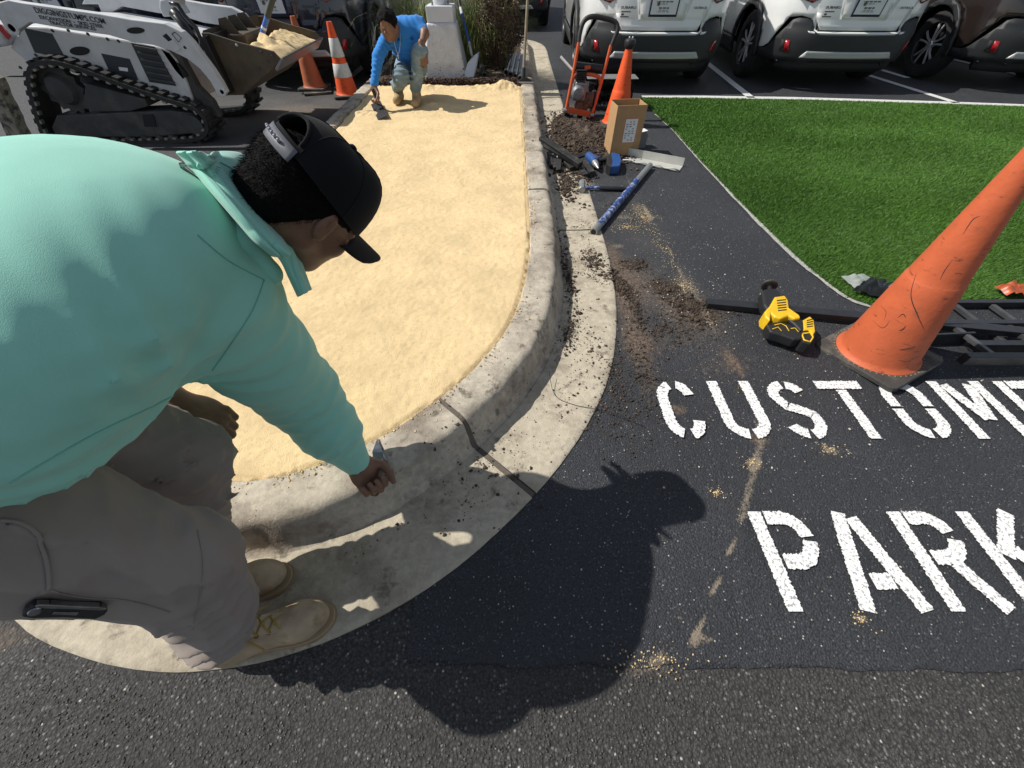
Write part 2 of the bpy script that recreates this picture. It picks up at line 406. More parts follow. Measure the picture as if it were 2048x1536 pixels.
for i in range(NP):
    t = (PATH[(i+3) % NP]-PATH[i-3]).normalized(); NRM.append(Vector((-t.y, t.x, 0)))
cen = Vector((-.78, 5, 0))
if NRM[100].dot(PATH[100]-cen) < 0: NRM = [-n for n in NRM]
def nearest(x, y): return min(range(NP), key=lambda i: (PATH[i].x-x)**2+(PATH[i].y-y)**2)
def concrete(name, col, stain, warm=(0.3, 0.27, 0.22), lo=.5, hi=.62):
    m = nmat(name, col, 0.9, var=0.16, vscale=45, bump=0.5, bscale=160, bdist=.004, col2=stain, c2scale=2.6, c2lo=lo, c2hi=hi, c2amt=.75, spec=.25)
    N = m.node_tree.nodes; L = m.node_tree.links; b = N['Principled BSDF']; src = b.inputs['Base Color'].links[0].from_socket
    tc = N.new('ShaderNodeTexCoord')
    for sc, a, b_, colr, amt in ((260, .62, .68, (.10, .09, .08), .75), (420, .60, .66, (.62, .56, .46), .6), (11, .57, .66, tuple(c*.38 for c in stain), .7), (4.5, .50, .70, tuple(c*.75 for c in stain), .75)):
        n = N.new('ShaderNodeTexNoise'); n.inputs['Scale'].default_value = sc; n.inputs['Detail'].default_value = 5; n.inputs['Roughness'].default_value = .7; L.new(tc.outputs['Object'], n.inputs['Vector'])
        r = N.new('ShaderNodeMapRange'); r.inputs[1].default_value = a; r.inputs[2].default_value = b_; r.inputs[4].default_value = amt; L.new(n.outputs[0], r.inputs[0])
        x = N.new('ShaderNodeMix'); x.data_type = 'RGBA'; L.new(r.outputs[0], x.inputs[0]); L.new(src, x.inputs[6]); x.inputs[7].default_value = (*colr, 1); src = x.outputs[2]
    L.new(src, b.inputs['Base Color']); return m
M_kerb = concrete('kerb concrete', (.46, .41, .33), (.17, .135, .11), lo=.47, hi=.62)
M_gut = concrete('gutter concrete', (.45, .40, .31), (.27, .225, .17), lo=.53, hi=.66)
def sweep(name, prof, i0, i1, mat, parent, dz=0.0, amp=.0022):
    n = (i1-i0) % NP or NP; rings = []
    for k in range(n+1):
        i = (i0+k) % NP; p, q = PATH[i], NRM[i]; r = []
        for t, z in prof:
            w = Vector((p.x+q.x*t, p.y+q.y*t, z+dz)); a = amp*(2.0*mnoise.noise(w*13)+mnoise.noise(w*47)) if z > .01 or t > .3 else 0
            edge = .5*a if t > .45 else a
            r.append((w.x+q.x*edge*1.5, w.y+q.y*edge*1.5, w.z+a*.8))
        rings.append(r)
    return MB().loft(rings).build(name, mat, parent, smooth='auto', angle=45)
KP = [(0, .0), (0, .142), (.006, .149), (.03, .15), (.06, .15), (.09, .15), (.115, .149), (.133, .146), (.147, .139), (.156, .128), (.163, .11), (.172, .085), (.181, .06), (.190, .035), (.198, .016), (.212, .008), (.212, -.03), (0, -.03)]
GP = [(.212, -.03), (.212, .008), (.24, .0065), (.3, .007), (.36, .0085), (.42, .0105), (.47, .012), (.495, .0115), (.503, .007), (.505, -.03)]
kj = [nearest(*p) for p in ((.115, 7.6), (.115, 6.0), (.115, 4.45), (.115, 2.86), (-.302, .937), (-1.55, .95), (-1.7, 2.6), (-1.7, 4.3), (-1.7, 5.9), (-1.7, 7.6), (-.78, 10.2))]
kerb = tag(empty('kerb'), kind='structure')
for a, b in zip(kj, kj[1:]+kj[:1]):
    sweep('kerb_section', KP, (a) % NP, (b-1) % NP if (b-a) % NP > 2 else b, M_kerb, kerb, dz=random.uniform(-.003, .003))
# dark mortar left in the joints
jb = MB()
for a in kj:
    p, q = PATH[(a-1) % NP], NRM[a]; p2 = PATH[a]
    t = (p2-p).normalized(); M = frame((p+p2)/2, q, t, (0, 0, 1)); jb.prism([(x, z-.0035 if z > 0 else z) for x, z in KP], -.011, .011, 'y', M)
jb.build('joint_filler', nmat('joint dirt', (.12, .10, .08), .95, bump=.5), kerb)
gut = tag(empty('gutter'), kind='structure')
gj = [nearest(*p) for p in ((.115, 8.4), (.115, 6.9), (.115, 5.35), (.115, 4.0), (.115, 2.55), (-.302, .937), (-1.60, 1.02), (-1.7, 2.0))]
for a, b in zip(gj[:-1], gj[1:]): sweep('gutter_section', GP, a, (b-1) % NP, M_gut, gut, amp=.0012)
s0 = nearest(-.2, 9.95); sweep('gutter_section', GP, s0, gj[0]-1, M_gut, gut, amp=.0012)
jb = MB()
for a in gj[:-1]:
    p, q = PATH[(a-1) % NP], NRM[a]; p2 = PATH[a]; t = (p2-p).normalized(); M = frame((p+p2)/2, q, t, (0, 0, 1))
    jb.box(.215, .5, -.011, .011, -.02, .0055, M)
jb.build('joint_filler', bpy.data.materials['joint dirt'], gut)

# ------------------------------------------------------------------ sand bed and soil inside the island
def inside_mask(X, Yy, off):
    poly = np.array([(PATH[i].x+NRM[i].x*off, PATH[i].y+NRM[i].y*off) for i in range(0, NP, 3)])
    ins = np.zeros(X.shape, bool); dist = np.full(X.shape, 9.0); n = len(poly)
    for i in range(n):
        x0, y0 = poly[i]; x1, y1 = poly[(i+1) % n]
        c = (y0 > Yy) != (y1 > Yy)
        with np.errstate(divide='ignore', invalid='ignore'): ins ^= c & (X < (x1-x0)*(Yy-y0)/(y1-y0)+x0)
        l2 = (x1-x0)**2+(y1-y0)**2; t = np.clip(((X-x0)*(x1-x0)+(Yy-y0)*(y1-y0))/l2, 0, 1)
        dist = np.minimum(dist, np.hypot(X-x0-t*(x1-x0), Yy-y0-t*(y1-y0)))
    return ins, dist
def bed(name, x0, x1, y0, y1, st, zf, mat):
    nx, ny = int((x1-x0)/st), int((y1-y0)/st)
    X, Yy = np.meshgrid(np.linspace(x0, x1, nx+1), np.linspace(y0, y1, ny+1))
    ins, dist = inside_mask(X, Yy, 0.0); sd = np.where(ins, dist, -dist)
    Z = zf(X, Yy, sd)
    V = np.stack([X, Yy, Z], -1).reshape(-1, 3); j, i = np.mgrid[0:ny, 0:nx]; a = (j*(nx+1)+i).ravel()
    F = np.stack([a, a+1, a+nx+2, a+nx+1], 1); keep = (sd.ravel()[F] > -.022).all(1); F = F[keep]
    return tri_mesh(name, V, F, mat, smooth=True)
def sandz(X, Yy, sd):
    P = np.stack([X, Yy, X*0], -1)
    n = .004*vnoise(P, 3, 1)+.0055*vnoise(P*np.array([1, 2.2, 1]), 7, 2)+.0028*vnoise(P, 38, 3)+.0034*vnoise(P, 75, 4)+.0030*vnoise(P, 140, 5)
    z = .1345+n
    z = z+.004*np.maximum(0, vnoise(P*np.array([1.0, 3.5, 1]), 9, 6))      # screed streaks
    z = z-.012*np.exp(-((sd-.012)/.006)**2)*(vnoise(P, 12, 8) > -.12)       # gap against the kerb
    z = np.where(sd < .004, z-.02, z)
    for cx, cy, rx, ry, h in ((-.82, 5.05, .14, .07, .035), (-1.52, 4.72, .14, .1, .03), (-.2, 5.72, .3, .1, .055), (-1.0, 5.78, .5, .07, .03), (-.05, 5.74, .12, .07, .03)):
        z = z+blob(X, Yy, cx, cy, rx, ry, 0, h)*(1+.9*vnoise(P, 16, 9)+.5*vnoise(P, 45, 2))
    return z
def sand_mat():
    m = nmat('yellow sand', (.75, .575, .325), 0.95, var=.12, vscale=5, bump=.9, bscale=260, bdist=.006, col2=(.62, .46, .25), c2scale=70, c2lo=.50, c2hi=.72, c2amt=.75, spec=.15)
    N = m.node_tree.nodes; L = m.node_tree.links; b = N['Principled BSDF']; src = b.inputs['Base Color'].links[0].from_socket
    tc = N.new('ShaderNodeTexCoord'); n = N.new('ShaderNodeTexNoise'); n.inputs['Scale'].default_value = 330; n.inputs['Detail'].default_value = 4; L.new(tc.outputs['Object'], n.inputs['Vector'])
    r = N.new('ShaderNodeMapRange'); r.inputs[1].default_value = .62; r.inputs[2].default_value = .74; L.new(n.outputs[0], r.inputs[0])
    x = N.new('ShaderNodeMix'); x.data_type = 'RGBA'; L.new(r.outputs[0], x.inputs[0]); L.new(src, x.inputs[6]); x.inputs[7].default_value = (.30, .20, .10, 1)
    L.new(x.outputs[2], b.inputs['Base Color']); return m
M_sand = sand_mat()
sand = bed('sand_bed', -1.74, .16, .56, 5.92, .0085, sandz, M_sand); tag(sand, kind='structure')
def soilz(X, Yy, sd):
    P = np.stack([X, Yy, X*0], -1)
    return .13+.03*vnoise(P, 6, 1)+.04*vnoise(P, 22, 2)+.03*vnoise(P, 50, 3)+.03*smooth(5.84, 6.0, Yy)-.07*(1-smooth(5.80, 5.90, Yy))
M_soil = nmat('dark mulch', (.055, .035, .024), .95, var=.4, vscale=40, bump=1, bscale=90, bdist=.02, col2=(.14, .09, .06), c2scale=45, c2lo=.52, c2hi=.66)
soil = bed('mulch_soil', -1.74, .16, 5.8, 10.2, .025, soilz, M_soil); tag(soil, kind='structure')

# ------------------------------------------------------------------ bay lines
M_line = nmat('line paint', (.62, .62, .60), .75, var=.12, vscale=30, col2=(.16, .16, .16), c2scale=90, c2lo=.6, c2hi=.7, bump=.3, bscale=200)
def line(name, pts, w, z=.0085, parent=None):
    n = len(pts); rings = MB()
    pts = [Vector(p) for p in pts]
    for a, b in zip(pts[:-1], pts[1:]):
        t = (b-a); k = max(1, int(t.length/.08)); q = Vector((-t.y, t.x, 0)).normalized()*w/2
        rings.sheet(lambda u, v: tuple(a+t*u+q*(2*v-1)*(1+.06*mnoise.noise((a+t*u)*30+Vector((0, 0, 9*v))))+Vector((0, 0, z))), k, 1)
    return rings.build(name, M_line, parent)
bl = tag(empty('bay_line'), kind='structure')
for pts in (((3.22, 8.9, 0), (3.03, 5.93, 0)), ((5.02, 8.9, 0), (5.46, 5.70, 0)), ((5.32, 10.5, 0), (5.73, 7.0, 0)), ((5.0, 8.6, 0), (5.16, 7.6, 0)), ((7.75, 10, 0), (7.9, 5.6, 0)), ((7.35, 8.3, 0), (7.5, 7.2, 0)),
            ((-2.35, 10, 0), (-2.35, 6.4, 0)), ((-4.9, 10, 0), (-4.9, 6.4, 0))):
    line('painted_stripe', pts, .10, parent=bl)
line('painted_stripe', ((1.66, 5.97, 0), (2.4, 5.97, 0), (3.62, 5.90, 0), (5.36, 5.70, 0), (6.4, 5.55, 0), (8.2, 5.3, 0)), .12, parent=bl)

# ------------------------------------------------------------------ stencilled words
def word_mat():
    m = nmat('stencil paint', (.80, .80, .78), .7, bump=.6, bscale=190, bdist=.004, spec=.3)
    N = m.node_tree.nodes; L = m.node_tree.links; b = N['Principled BSDF']
    tc = N.new('ShaderNodeTexCoord'); n = N.new('ShaderNodeTexNoise'); n.inputs['Scale'].default_value = 100; n.inputs['Detail'].default_value = 3; n.inputs['Roughness'].default_value = .6; L.new(tc.outputs['Object'], n.inputs['Vector'])
    r = N.new('ShaderNodeMapRange'); r.inputs[1].default_value = .53; r.inputs[2].default_value = .61; r.inputs[4].default_value = .85; L.new(n.outputs[0], r.inputs[0])
    x = N.new('ShaderNodeMix'); x.data_type = 'RGBA'; L.new(r.outputs[0], x.inputs[0]); x.inputs[6].default_value = (.80, .80, .78, 1); x.inputs[7].default_value = (.24, .24, .25, 1)
    L.new(x.outputs[2], b.inputs['Base Color']); return m
M_word = word_mat()
LH, SW = .309, .046
def stroke(pts, w=SW, wob=.0030):
    """pts -> polygon rows with ragged edges"""
    P = resample([Vector((*p, 0)) for p in pts], .0035, closed=False); n = len(P); rows = []
    for i, p in enumerate(P):
        t = (P[min(i+1, n-1)]-P[max(i-1, 0)]).normalized(); q = Vector((-t.y, t.x, 0))
        rows.append((p-q*(w/2+wob*random.uniform(-1, 1)), p+q*(w/2+wob*random.uniform(-1, 1))))
    return rows
def arc(cx, cy, rx, ry, a0, a1, n=14): return [(cx+rx*math.cos(R(a0+(a1-a0)*i/n)), cy+ry*math.sin(R(a0+(a1-a0)*i/n))) for i in range(n+1)]
h = LH; s = SW/2
def letter(ch, w):
    L_, Rr = s, w-s; T, B = h-s, s; g = .007
    if ch == 'C': return [[(L_, h*.5)]+arc(L_+.055, T-.075, .055, .075, 180, 100), arc(w*.56, T-.075, w*.44-s, .075, 84, 12), [(L_, h*.5)]+arc(L_+.055, B+.075, .055, .075, 180, 255), arc(w*.56, B+.075, w*.44-s, .075, 275, 352)]
    if ch == 'U': return [[(L_, h)]+arc(w/2, B+.065, w/2-s, .065, 180, 262), [(Rr, h)]+arc(w/2, B+.065, w/2-s, .065, 360, 278)]
    if ch == 'S': return [arc(w*.5, T-.06, w/2-s, .06, 20, 82), arc(w*.5, T-.06, w/2-s, .06, 97, 190)+[(w*.3, h*.53), (w*.5, h*.49), (w*.72, h*.43)]+arc(w*.5, B+.065, w/2-s, .07, 25, -80), arc(w*.5, B+.065, w/2-s, .065, 262, 200)]
    if ch == 'T': return [[(0, T), (w, T)], [(w/2, T-s-g), (w/2, 0)]]
    if ch == 'O': return [[(L_, h*.49)]+arc(w/2, B+.07, w/2-s, .07, 180, 262), [(Rr, h*.49)]+arc(w/2, B+.07, w/2-s, .07, 360, 278), [(L_, h*.53)]+arc(w/2, T-.07, w/2-s, .07, 180, 98), [(Rr, h*.53)]+arc(w/2, T-.07, w/2-s, .07, 0, 82)]
    if ch == 'M': return [[(L_, 0), (L_, h)], [(Rr, 0), (Rr, h)], [(L_+SW*.85, h*.93), (w/2, h*.30)], [(Rr-SW*.85, h*.93), (w/2+.006, h*.30)]]
    if ch == 'E': return [[(L_, 0), (L_, h)], [(SW+g, T), (w, T)], [(SW+g, h/2), (w*.85, h/2)], [(SW+g, B), (w, B)]]
    if ch == 'R': return [[(L_, 0), (L_, h)], [(SW+g, T), (w*.55, T)]+arc(w*.55, T-.066, w*.45-s, .066, 85, 12), arc(w*.55, T-.066, w*.45-s, .066, -8, -85)+[(SW+g, T-.132)], [(w*.60, T-.15), (Rr+.012, 0)]]
    if ch == 'P': return [[(L_, 0), (L_, h)], [(SW+g, T), (w*.55, T)]+arc(w*.55, T-.072, w*.45-s, .072, 85, 5), arc(w*.55, T-.072, w*.45-s, .072, -6, -85)+[(SW+g, T-.144)]]
    if ch == 'A': return [[(s*.8, 0), (w*.44, h)], [(w-s*.8, 0), (w*.60, h*.93)], [(w*.38, h*.27), (w*.70, h*.27)]]
    if ch == 'K': return [[(L_, 0), (L_, h)], [(SW+.01, h*.52), (Rr, h)], [(SW+.05, h*.58), (Rr+.012, 0)]]
    if ch == 'I': return [[(s, 0), (s, h)]]
    if ch == 'N': return [[(L_, 0), (L_, h)], [(Rr, 0), (Rr, h)], [(L_+.035, h*.95), (Rr-.035, h*.05)]]
    if ch == 'G': return letter('C', w)+[[(w*.55, h*.42), (w, h*.42)]]
words = tag(empty('road_marking'), kind='structure')
def word(x_w, y0):
    for ch, x, w in x_w:
        mb = MB()
        for k, st in enumerate(letter(ch, w)):
            rows = stroke(st); z = .0105+.0006*k
            mb.loft([[(x+a.x, y0+a.y, z), (x+b.x, y0+b.y, z)] for a, b in rows], cap=False, closed=False)
        mb.build('painted_letter', M_word, words, fix=False)
word((('C', .64, .165), ('U', .885, .19), ('S', 1.135, .17), ('T', 1.37, .20), ('O', 1.632, .185), ('M', 1.885, .235), ('E', 2.185, .17), ('R', 2.41, .19)), .848)
word((('P', .828, .19), ('A', 1.05, .215), ('R', 1.317, .19), ('K', 1.56, .20), ('I', 1.81, .046), ('N', 1.91, .19), ('G', 2.16, .18)), .238)
# ------------------------------------------------------------------ the worker bending over the kerb
M_skin = nmat('brown skin', (.205, .105, .062), .5, var=.12, vscale=60, bump=.25, bscale=380, bdist=.002, rvar=.08)
M_hair = nmat('black hair', (.008, .007, .007), .8, spec=.12, var=.4, vscale=300, bump=1, bscale=500, bdist=.006)
M_nail = nmat('finger nail', (.42, .26, .19), .35)
def cloth(name, col, weave=900, var=.06, rough=.85, sheen=.15, fold=0.0, col2=None, c2s=5):
    m = nmat(name, col, rough, var=var, vscale=7, bump=.4, bscale=weave, bdist=.0014, sheen=sheen, spec=.12, col2=col2, c2scale=c2s, c2lo=.5, c2hi=.75, c2amt=.5)
    return m
M_shirt = cloth('mint jersey', (.30, .64, .52), sheen=.3)
M_pants = cloth('taupe trousers', (.29, .247, .217), sheen=.1)
M_pocket = cloth('shaded pocket cloth', (.09, .08, .08))
M_seam = cloth('mint stitching', (.21, .50, .41))

def hand(P, M, curl, side=1, spread=0.0, thumb_in=0.4, sc=1.0):
    """distance to a five-fingered hand; M columns: x across the palm (thumb side +), y along the fingers, z back of hand"""
    Mi = np.array(M.inverted(), np.float32); q = (P @ Mi[:3, :3].T+Mi[:3, 3])/sc
    d = s_ell(q, (0, .045, 0), (.041, .052, .016)); d = su(d, s_ell(q, (side*.022, .03, -.006), (.02, .034, .016)), .02)
    d = su(d, s_cone(q, (0, -.03, 0), (0, .02, 0), .027, .024), .02)
    for k, (x, L, r) in enumerate(((.030, .078, .0098), (.010, .086, .0100), (-.010, .080, .0096), (-.029, .063, .0086))):
        c = curl[k] if hasattr(curl, '__len__') else curl
        p = np.array([side*x, .084-.004*abs(k-1), .002]); a = 0.0; pts = [p.copy()]; sp = side*(x*spread*6)
        for seg, ang in ((.46, .75), (.30, 1.15), (.24, .8)):
            a += ang*c; dv = np.array([math.sin(sp)*math.cos(a), math.cos(a)*math.cos(sp), -math.sin(a)]); p = p+dv*L*seg; pts.append(p.copy())
        d = su(d, s_chain(q, pts, [r*1.12, r*1.0, r*.95, r*.8], .003), .006)
    b = np.array([side*.030, .02, -.006]); tp = [b, b+np.array([side*.026, .028, -.012]), b+np.array([side*(.026+.012*(1-thumb_in)), .056, -.026-.014*thumb_in]), b+np.array([side*(.022-.012*thumb_in+.006), .078, -.042-.018*thumb_in])]
    d = su(d, s_chain(q, tp, [.0145, .0128, .0112, .0085], .004), .012)
    return d*sc
def folds(P, c, k, lam, rad, amp, warp=.35, sharp=1.0, seed=1.0):
    """a family of soft parallel folds around c; k = direction across the creases"""
    c = np.array(c, np.float32); k = np.array(k, np.float32); k = k/np.linalg.norm(k); q = P-c; rad = np.array(rad, np.float32)
    m = np.exp(-((q/rad)**2).sum(-1)); ph = (q@k)/lam+warp*2*vnoise(P, 1.0/(lam*3.2), seed)+.8*warp*vnoise(P, 1.0/(lam*1.4), seed+3)
    w = 1-2*np.abs(np.sin(PI*ph))**sharp; return -amp*m*w*(1+1.2*vnoise(P, 1.0/(lam*2.2), seed+7))
def join_into(name, obs, parent=None):
    bm = bmesh.new()
    mats = []
    for o in obs:
        me = o.data; bm.from_mesh(me)
    me = bpy.data.meshes.new(name); bm.to_mesh(me); bm.free(); m = obs[0].data.materials[0]
    for o in obs: bpy.data.objects.remove(o)
    return link(name, me, m, parent, smooth=True)
def V3(*a): return np.array(a, np.float32)

hipR, kneeR, ankR = V3(-.87, .225, .86), V3(-.675, .235, .50), V3(-.755, .165, .10)
hipL, kneeL, ankL = V3(-1.0, .42, .86), V3(-.80, .475, .50), V3(-.93, .27, .10)
shR, elR, wrR = V3(-.565, .60, .87), V3(-.600, .690, .50), V3(-.515, .635, .205)
shL, elL, wrL = V3(-.82, .74, .985), V3(-.93, .66, .72), V3(*G(345, 800, .585))
man = empty('person', (-.8, .3, 0), 0, 'worker in mint green shirt, grey trousers and black cap bending to the kerb', 'person')
man_parent_fix = []
def mp(o): man_parent_fix.append(o); return o

# head frame
hf = Vector((.31, .42, -.85)).normalized(); hu = Vector((.74, .42, .50)); hu = (hu-hf*hu.dot(hf)).normalized(); hr = hf.cross(hu)
HC = Vector((-.397, .757, .985)); HM = frame(HC, hr, hf, hu); HMi = np.array(HM.inverted(), np.float32)
def tohead(P): return P @ HMi[:3, :3].T+HMi[:3, 3]
def headw(x, y, z): return V3(*(HM @ Vector((x, y, z))))
def f_head(P):
    q = tohead(P); a = q.copy(); a[..., 0] = np.abs(a[..., 0])
    d = s_ell(q, (0, -.012, .028), (.076, .098, .088))
    d = su(d, s_ell(q, (0, .035, -.035), (.060, .066, .066)), .03)
    d = su(d, s_ell(q, (0, .052, -.085), (.036, .036, .030)), .03)          # chin
    d = su(d, s_cone(a, (.05, .0, -.05), (.022, .062, -.092), .022, .016), .02)  # jaw line
    d = su(d, s_ell(a, (.040, .062, -.022), (.022, .022, .020)), .02)       # cheek
    d = su(d, s_cone(a, (.012, .084, .018), (.05, .066, .020), .009, .008), .012)  # brow
    d = su(d, s_cone(q, (0, .088, .008), (0, .110, -.030), .007, .012), .010)   # nose
    d = su(d, s_ell(a, (.012, .100, -.034), (.009, .010, .008)), .006)
    d = ss(d, s_ell(a, (.031, .093, .002), (.015, .012, .009)), .010)       # eye socket
    d = su(d, s_ell(a, (.031, .082, .001), (.012, .011, .010)), .003)       # eye
    d = su(d, s_ell(q, (0, .094, -.060), (.022, .010, .006)), .006)         # lips
    d = su(d, s_ell(q, (0, .092, -.070), (.019, .010, .006)), .004)
    # ears: rim, bowl and lobe
    a = a-V3(0, .006, .014); e = s_ell(a, (.080, -.012, -.008), (.0075, .016, .028)); e = su(e, s_ell(a, (.078, -.006, -.030), (.007, .010, .011)), .008)
    e = ss(e, s_ell(a, (.093, -.008, -.004), (.013, .010, .019)), .003)
    e = su(e, s_cone(a, (.083, -.004, -.018), (.083, -.012, .012), .003, .003), .003)
    d = su(d, e, .010)
    nb = V3(-.64, .71, .92)
    return su(d, s_cone(P, headw(0, -.035, -.04), nb, .060, .072), .03)
head = sdf_mesh('head', f_head, (-.80, .58, .80), (-.24, .95, 1.16), .0036, M_skin)

# gripping right hand, relaxed left hand
ry = (Vector((-.462, .578, .105))-Vector(wrR.tolist())).normalized(); rx = Vector((.25, .62, .25)); rx = (rx-ry*rx.dot(ry)).normalized(); rz = rx.cross(ry)
RHM = frame(Vector(wrR.tolist())+ry*.005, rx, ry, rz)
LHd = Vector((.80, -.16, -.56)).normalized(); lx = Vector((0, -1, -.12)); lx = (lx-LHd*lx.dot(LHd)).normalized(); lz = lx.cross(LHd)
LHM = frame(Vector(wrL.tolist())+LHd*.02, lx, LHd, lz)
def f_rh(P): return su(hand(P, RHM, (1.15, 1.2, 1.2, 1.15), 1, 0, 1.0, 1.08), s_cone(P, wrR, wrR-(wrR-elR)*.3, .034, .036), .02)
def f_lh(P): return su(hand(P, LHM, (.95, .95, 1.0, 1.05), 1, .03, .45, 1.12), s_chain(P, [wrL+V3(.01, -.005, 0), wrL, elL], [.030, .031, .045]), .015)
rh = sdf_mesh('hand', f_rh, (-.62, .46, .0), (-.36, .72, .28), .0032, M_skin)
lh = sdf_mesh('hand', f_lh, (-1.05, .40, .32), (-.60, .78, .72), .0034, M_skin)
def f_core(P):
    d = s_ell(P, (-.90, .40, .86), (.15, .17, .13)); d = su(d, s_ell(P, (-.70, .60, .93), (.16, .15, .09)), .1)
    for a, b, c in ((hipR, kneeR, ankR), (hipL, kneeL, ankL)): d = su(d, s_chain(P, [a, b, c], [.075, .05, .036]), .03)
    for a, b, c in ((shR, elR, wrR), (shL, elL, wrL)): d = su(d, s_chain(P, [a, b, c], [.045, .036, .026]), .02)
    return d
core = sdf_mesh('core', f_core, (-1.2, .05, .0), (-.4, 1.05, 1.05), .013, M_skin)
body = mp(join_into('body', [head, rh, lh, core]))

# shirt
def f_shirt(P):
    d = s_ell(P, (-.80, .345, .925), (.20, .170, .150))                       # waist and seat
    d = su(d, s_ell(P, (-.745, .44, .965), (.255, .235, .155)), .10)            # belly and back
    d = su(d, s_ell(P, (-.70, .60, 1.005), (.235, .185, .135)), .10)            # chest
    d = su(d, s_cone(P, (-.68, .30, .90), (-.64, .52, .89), .10, .10), .06)
    d = su(d, s_cone(P, shR+V3(-.03, .02, .01), shL, .110, .108), .08)
    d = su(d, s_chain(P, [shR+V3(-.02, 0, .0), (shR+elR)/2+V3(-.01, 0, .0), elR, (elR+wrR)/2, wrR], [.120, .110, .105, .088, .048], .03), .06)
    d = su(d, s_chain(P, [shL, elL, elL+(wrL-elL)*.35], [.095, .075, .06]), .05)
    d = su(d, s_cone(P, (-.64, .68, .96), (-.54, .73, .975), .072, .060), .05)     # collar
    # drape and wrinkles
    w = .010*vnoise(P*np.array([1, 1, 1.0]), 7, 3)
    # folds radiating from the arm pit and the elbow
    for a, b, r, s_ in (((-.58, .60, .72), (-.70, .42, .80), .010, -1), ((-.60, .58, .74), (-.78, .36, .84), .012, 1), ((-.60, .62, .68), (-.60, .50, .76), .009, 1),
                        ((-.56, .66, .50), (-.66, .70, .46), .010, 1), ((-.54, .69, .42), (-.64, .74, .43), .008, 1), ((-.56, .67, .56), (-.66, .66, .54), .008, -1),
                        ((-.50, .66, .33), (-.60, .68, .36), .007, 1), ((-.50, .62, .27), (-.56, .66, .30), .006, 1), ((-.72, .24, .80), (-.88, .16, .90), .010, 1), ((-.70, .30, .78), (-.90, .22, .86), .009, -1),
                        ((-.62, .52, .80), (-.80, .30, .93), .011, -1)):
        c = s_cone(P, a, b, r, r*.4)
        d = su(d, c+.004, .02) if s_ > 0 else ss(d, c, .02)
    arm = elR-shR; fo = wrR-elR
    d = d+folds(P, elR+V3(.03, -.02, .0), arm+fo, .050, (.13, .13, .12), .0085, .55, .8, 2)
    d = d+folds(P, (elR+wrR)/2+V3(.03, -.02, 0), fo+V3(.2, 0, 0), .040, (.12, .12, .10), .0075, .5, .8, 5)
    d = d+folds(P, wrR+V3(0, 0, .03), fo, .022, (.08, .08, .045), .0035, .3, .8, 6)
    d = d+folds(P, (-.60, .50, .78), (.55, -.35, .75), .060, (.19, .19, .15), .0120, .6, .75, 3)
    d = d+folds(P, (-.68, .28, .82), (.35, .1, .9), .052, (.22, .16, .11), .0115, .6, .75, 4)
    d = d+folds(P, (-.62, .62, .92), (.8, -.5, .2), .075, (.14, .14, .13), .0045, .5, 1, 8)
    for (u, v), z, (ua, va, ub, vb), lam, rad, am, sd in (((270, 560), 1.04, (190, 430, 340, 650), .060, .11, .0024, 9), ((400, 520), 1.0, (330, 430, 470, 600), .048, .09, .0022, 10), ((240, 700), .97, (150, 560, 340, 780), .055, .13, .0050, 12), ((340, 790), .9, (200, 860, 410, 770), .040, .09, .0085, 13)):
        c_ = V3(*G(u, v, z)); cd_ = V3(*(G(ub, vb, z-.02)-G(ua, va, z+.02))); vd = V3(0, 0, CAM_H)-c_; d = d+folds(P, c_, np.cross(cd_, vd), lam, (rad, rad, rad), am, .55, .8, sd)
    d = d+folds(P, (-.66, .74, 1.04), (.7, -.75, .1), .045, (.12, .12, .10), .0045, .5, .8, 11)
    d = d+w
    d = ss(d, s_box(P, (-.80, .12, .645), (.40, .25, .10), None, .02)+.0, .02)   # open hem under the belly
    d = ss(d, s_cone(P, wrR, wrR+(wrR-elR)*.4, .034, .040), .004)                # cuff opening
    return d
shirt = mp(sdf_mesh('shirt', f_shirt, (-1.32, .02, .12), (-.36, 1.14, 1.16), .0075, M_shirt, smooth_it=6))

# hood lying in folds round the neck
def hp(*a): return [np.array(G(*p), np.float32) for p in a]
def f_neck(P):
    d = s_chain(P, [headw(-.07, -.06, -.09), headw(0, -.09, -.085), headw(.05, -.07, -.11), headw(.06, .0, -.14), headw(.03, .05, -.17)], [.022, .024, .022, .018, .012], .02)
    return d+.003*vnoise(P, 22, 5)
bpy.context.view_layer.update()
from mathutils.bvhtree import BVHTree
def _bvh(o): return BVHTree.FromObject(o, bpy.context.evaluated_depsgraph_get())
bvS = _bvh(shirt); _c0 = Vector((0, 0, CAM_H))
def shirt_z(u, v, dflt):
    p, n_, _, _ = bvS.ray_cast(_c0, Vector(_ray(u, v)).normalized())
    return p.z if p is not None and p.z > .75 else dflt
hood_root = sdf_mesh('hood', f_neck, (-.80, .50, .76), (-.28, .95, 1.12), .006, M_shirt); hood = mp(hood_root)
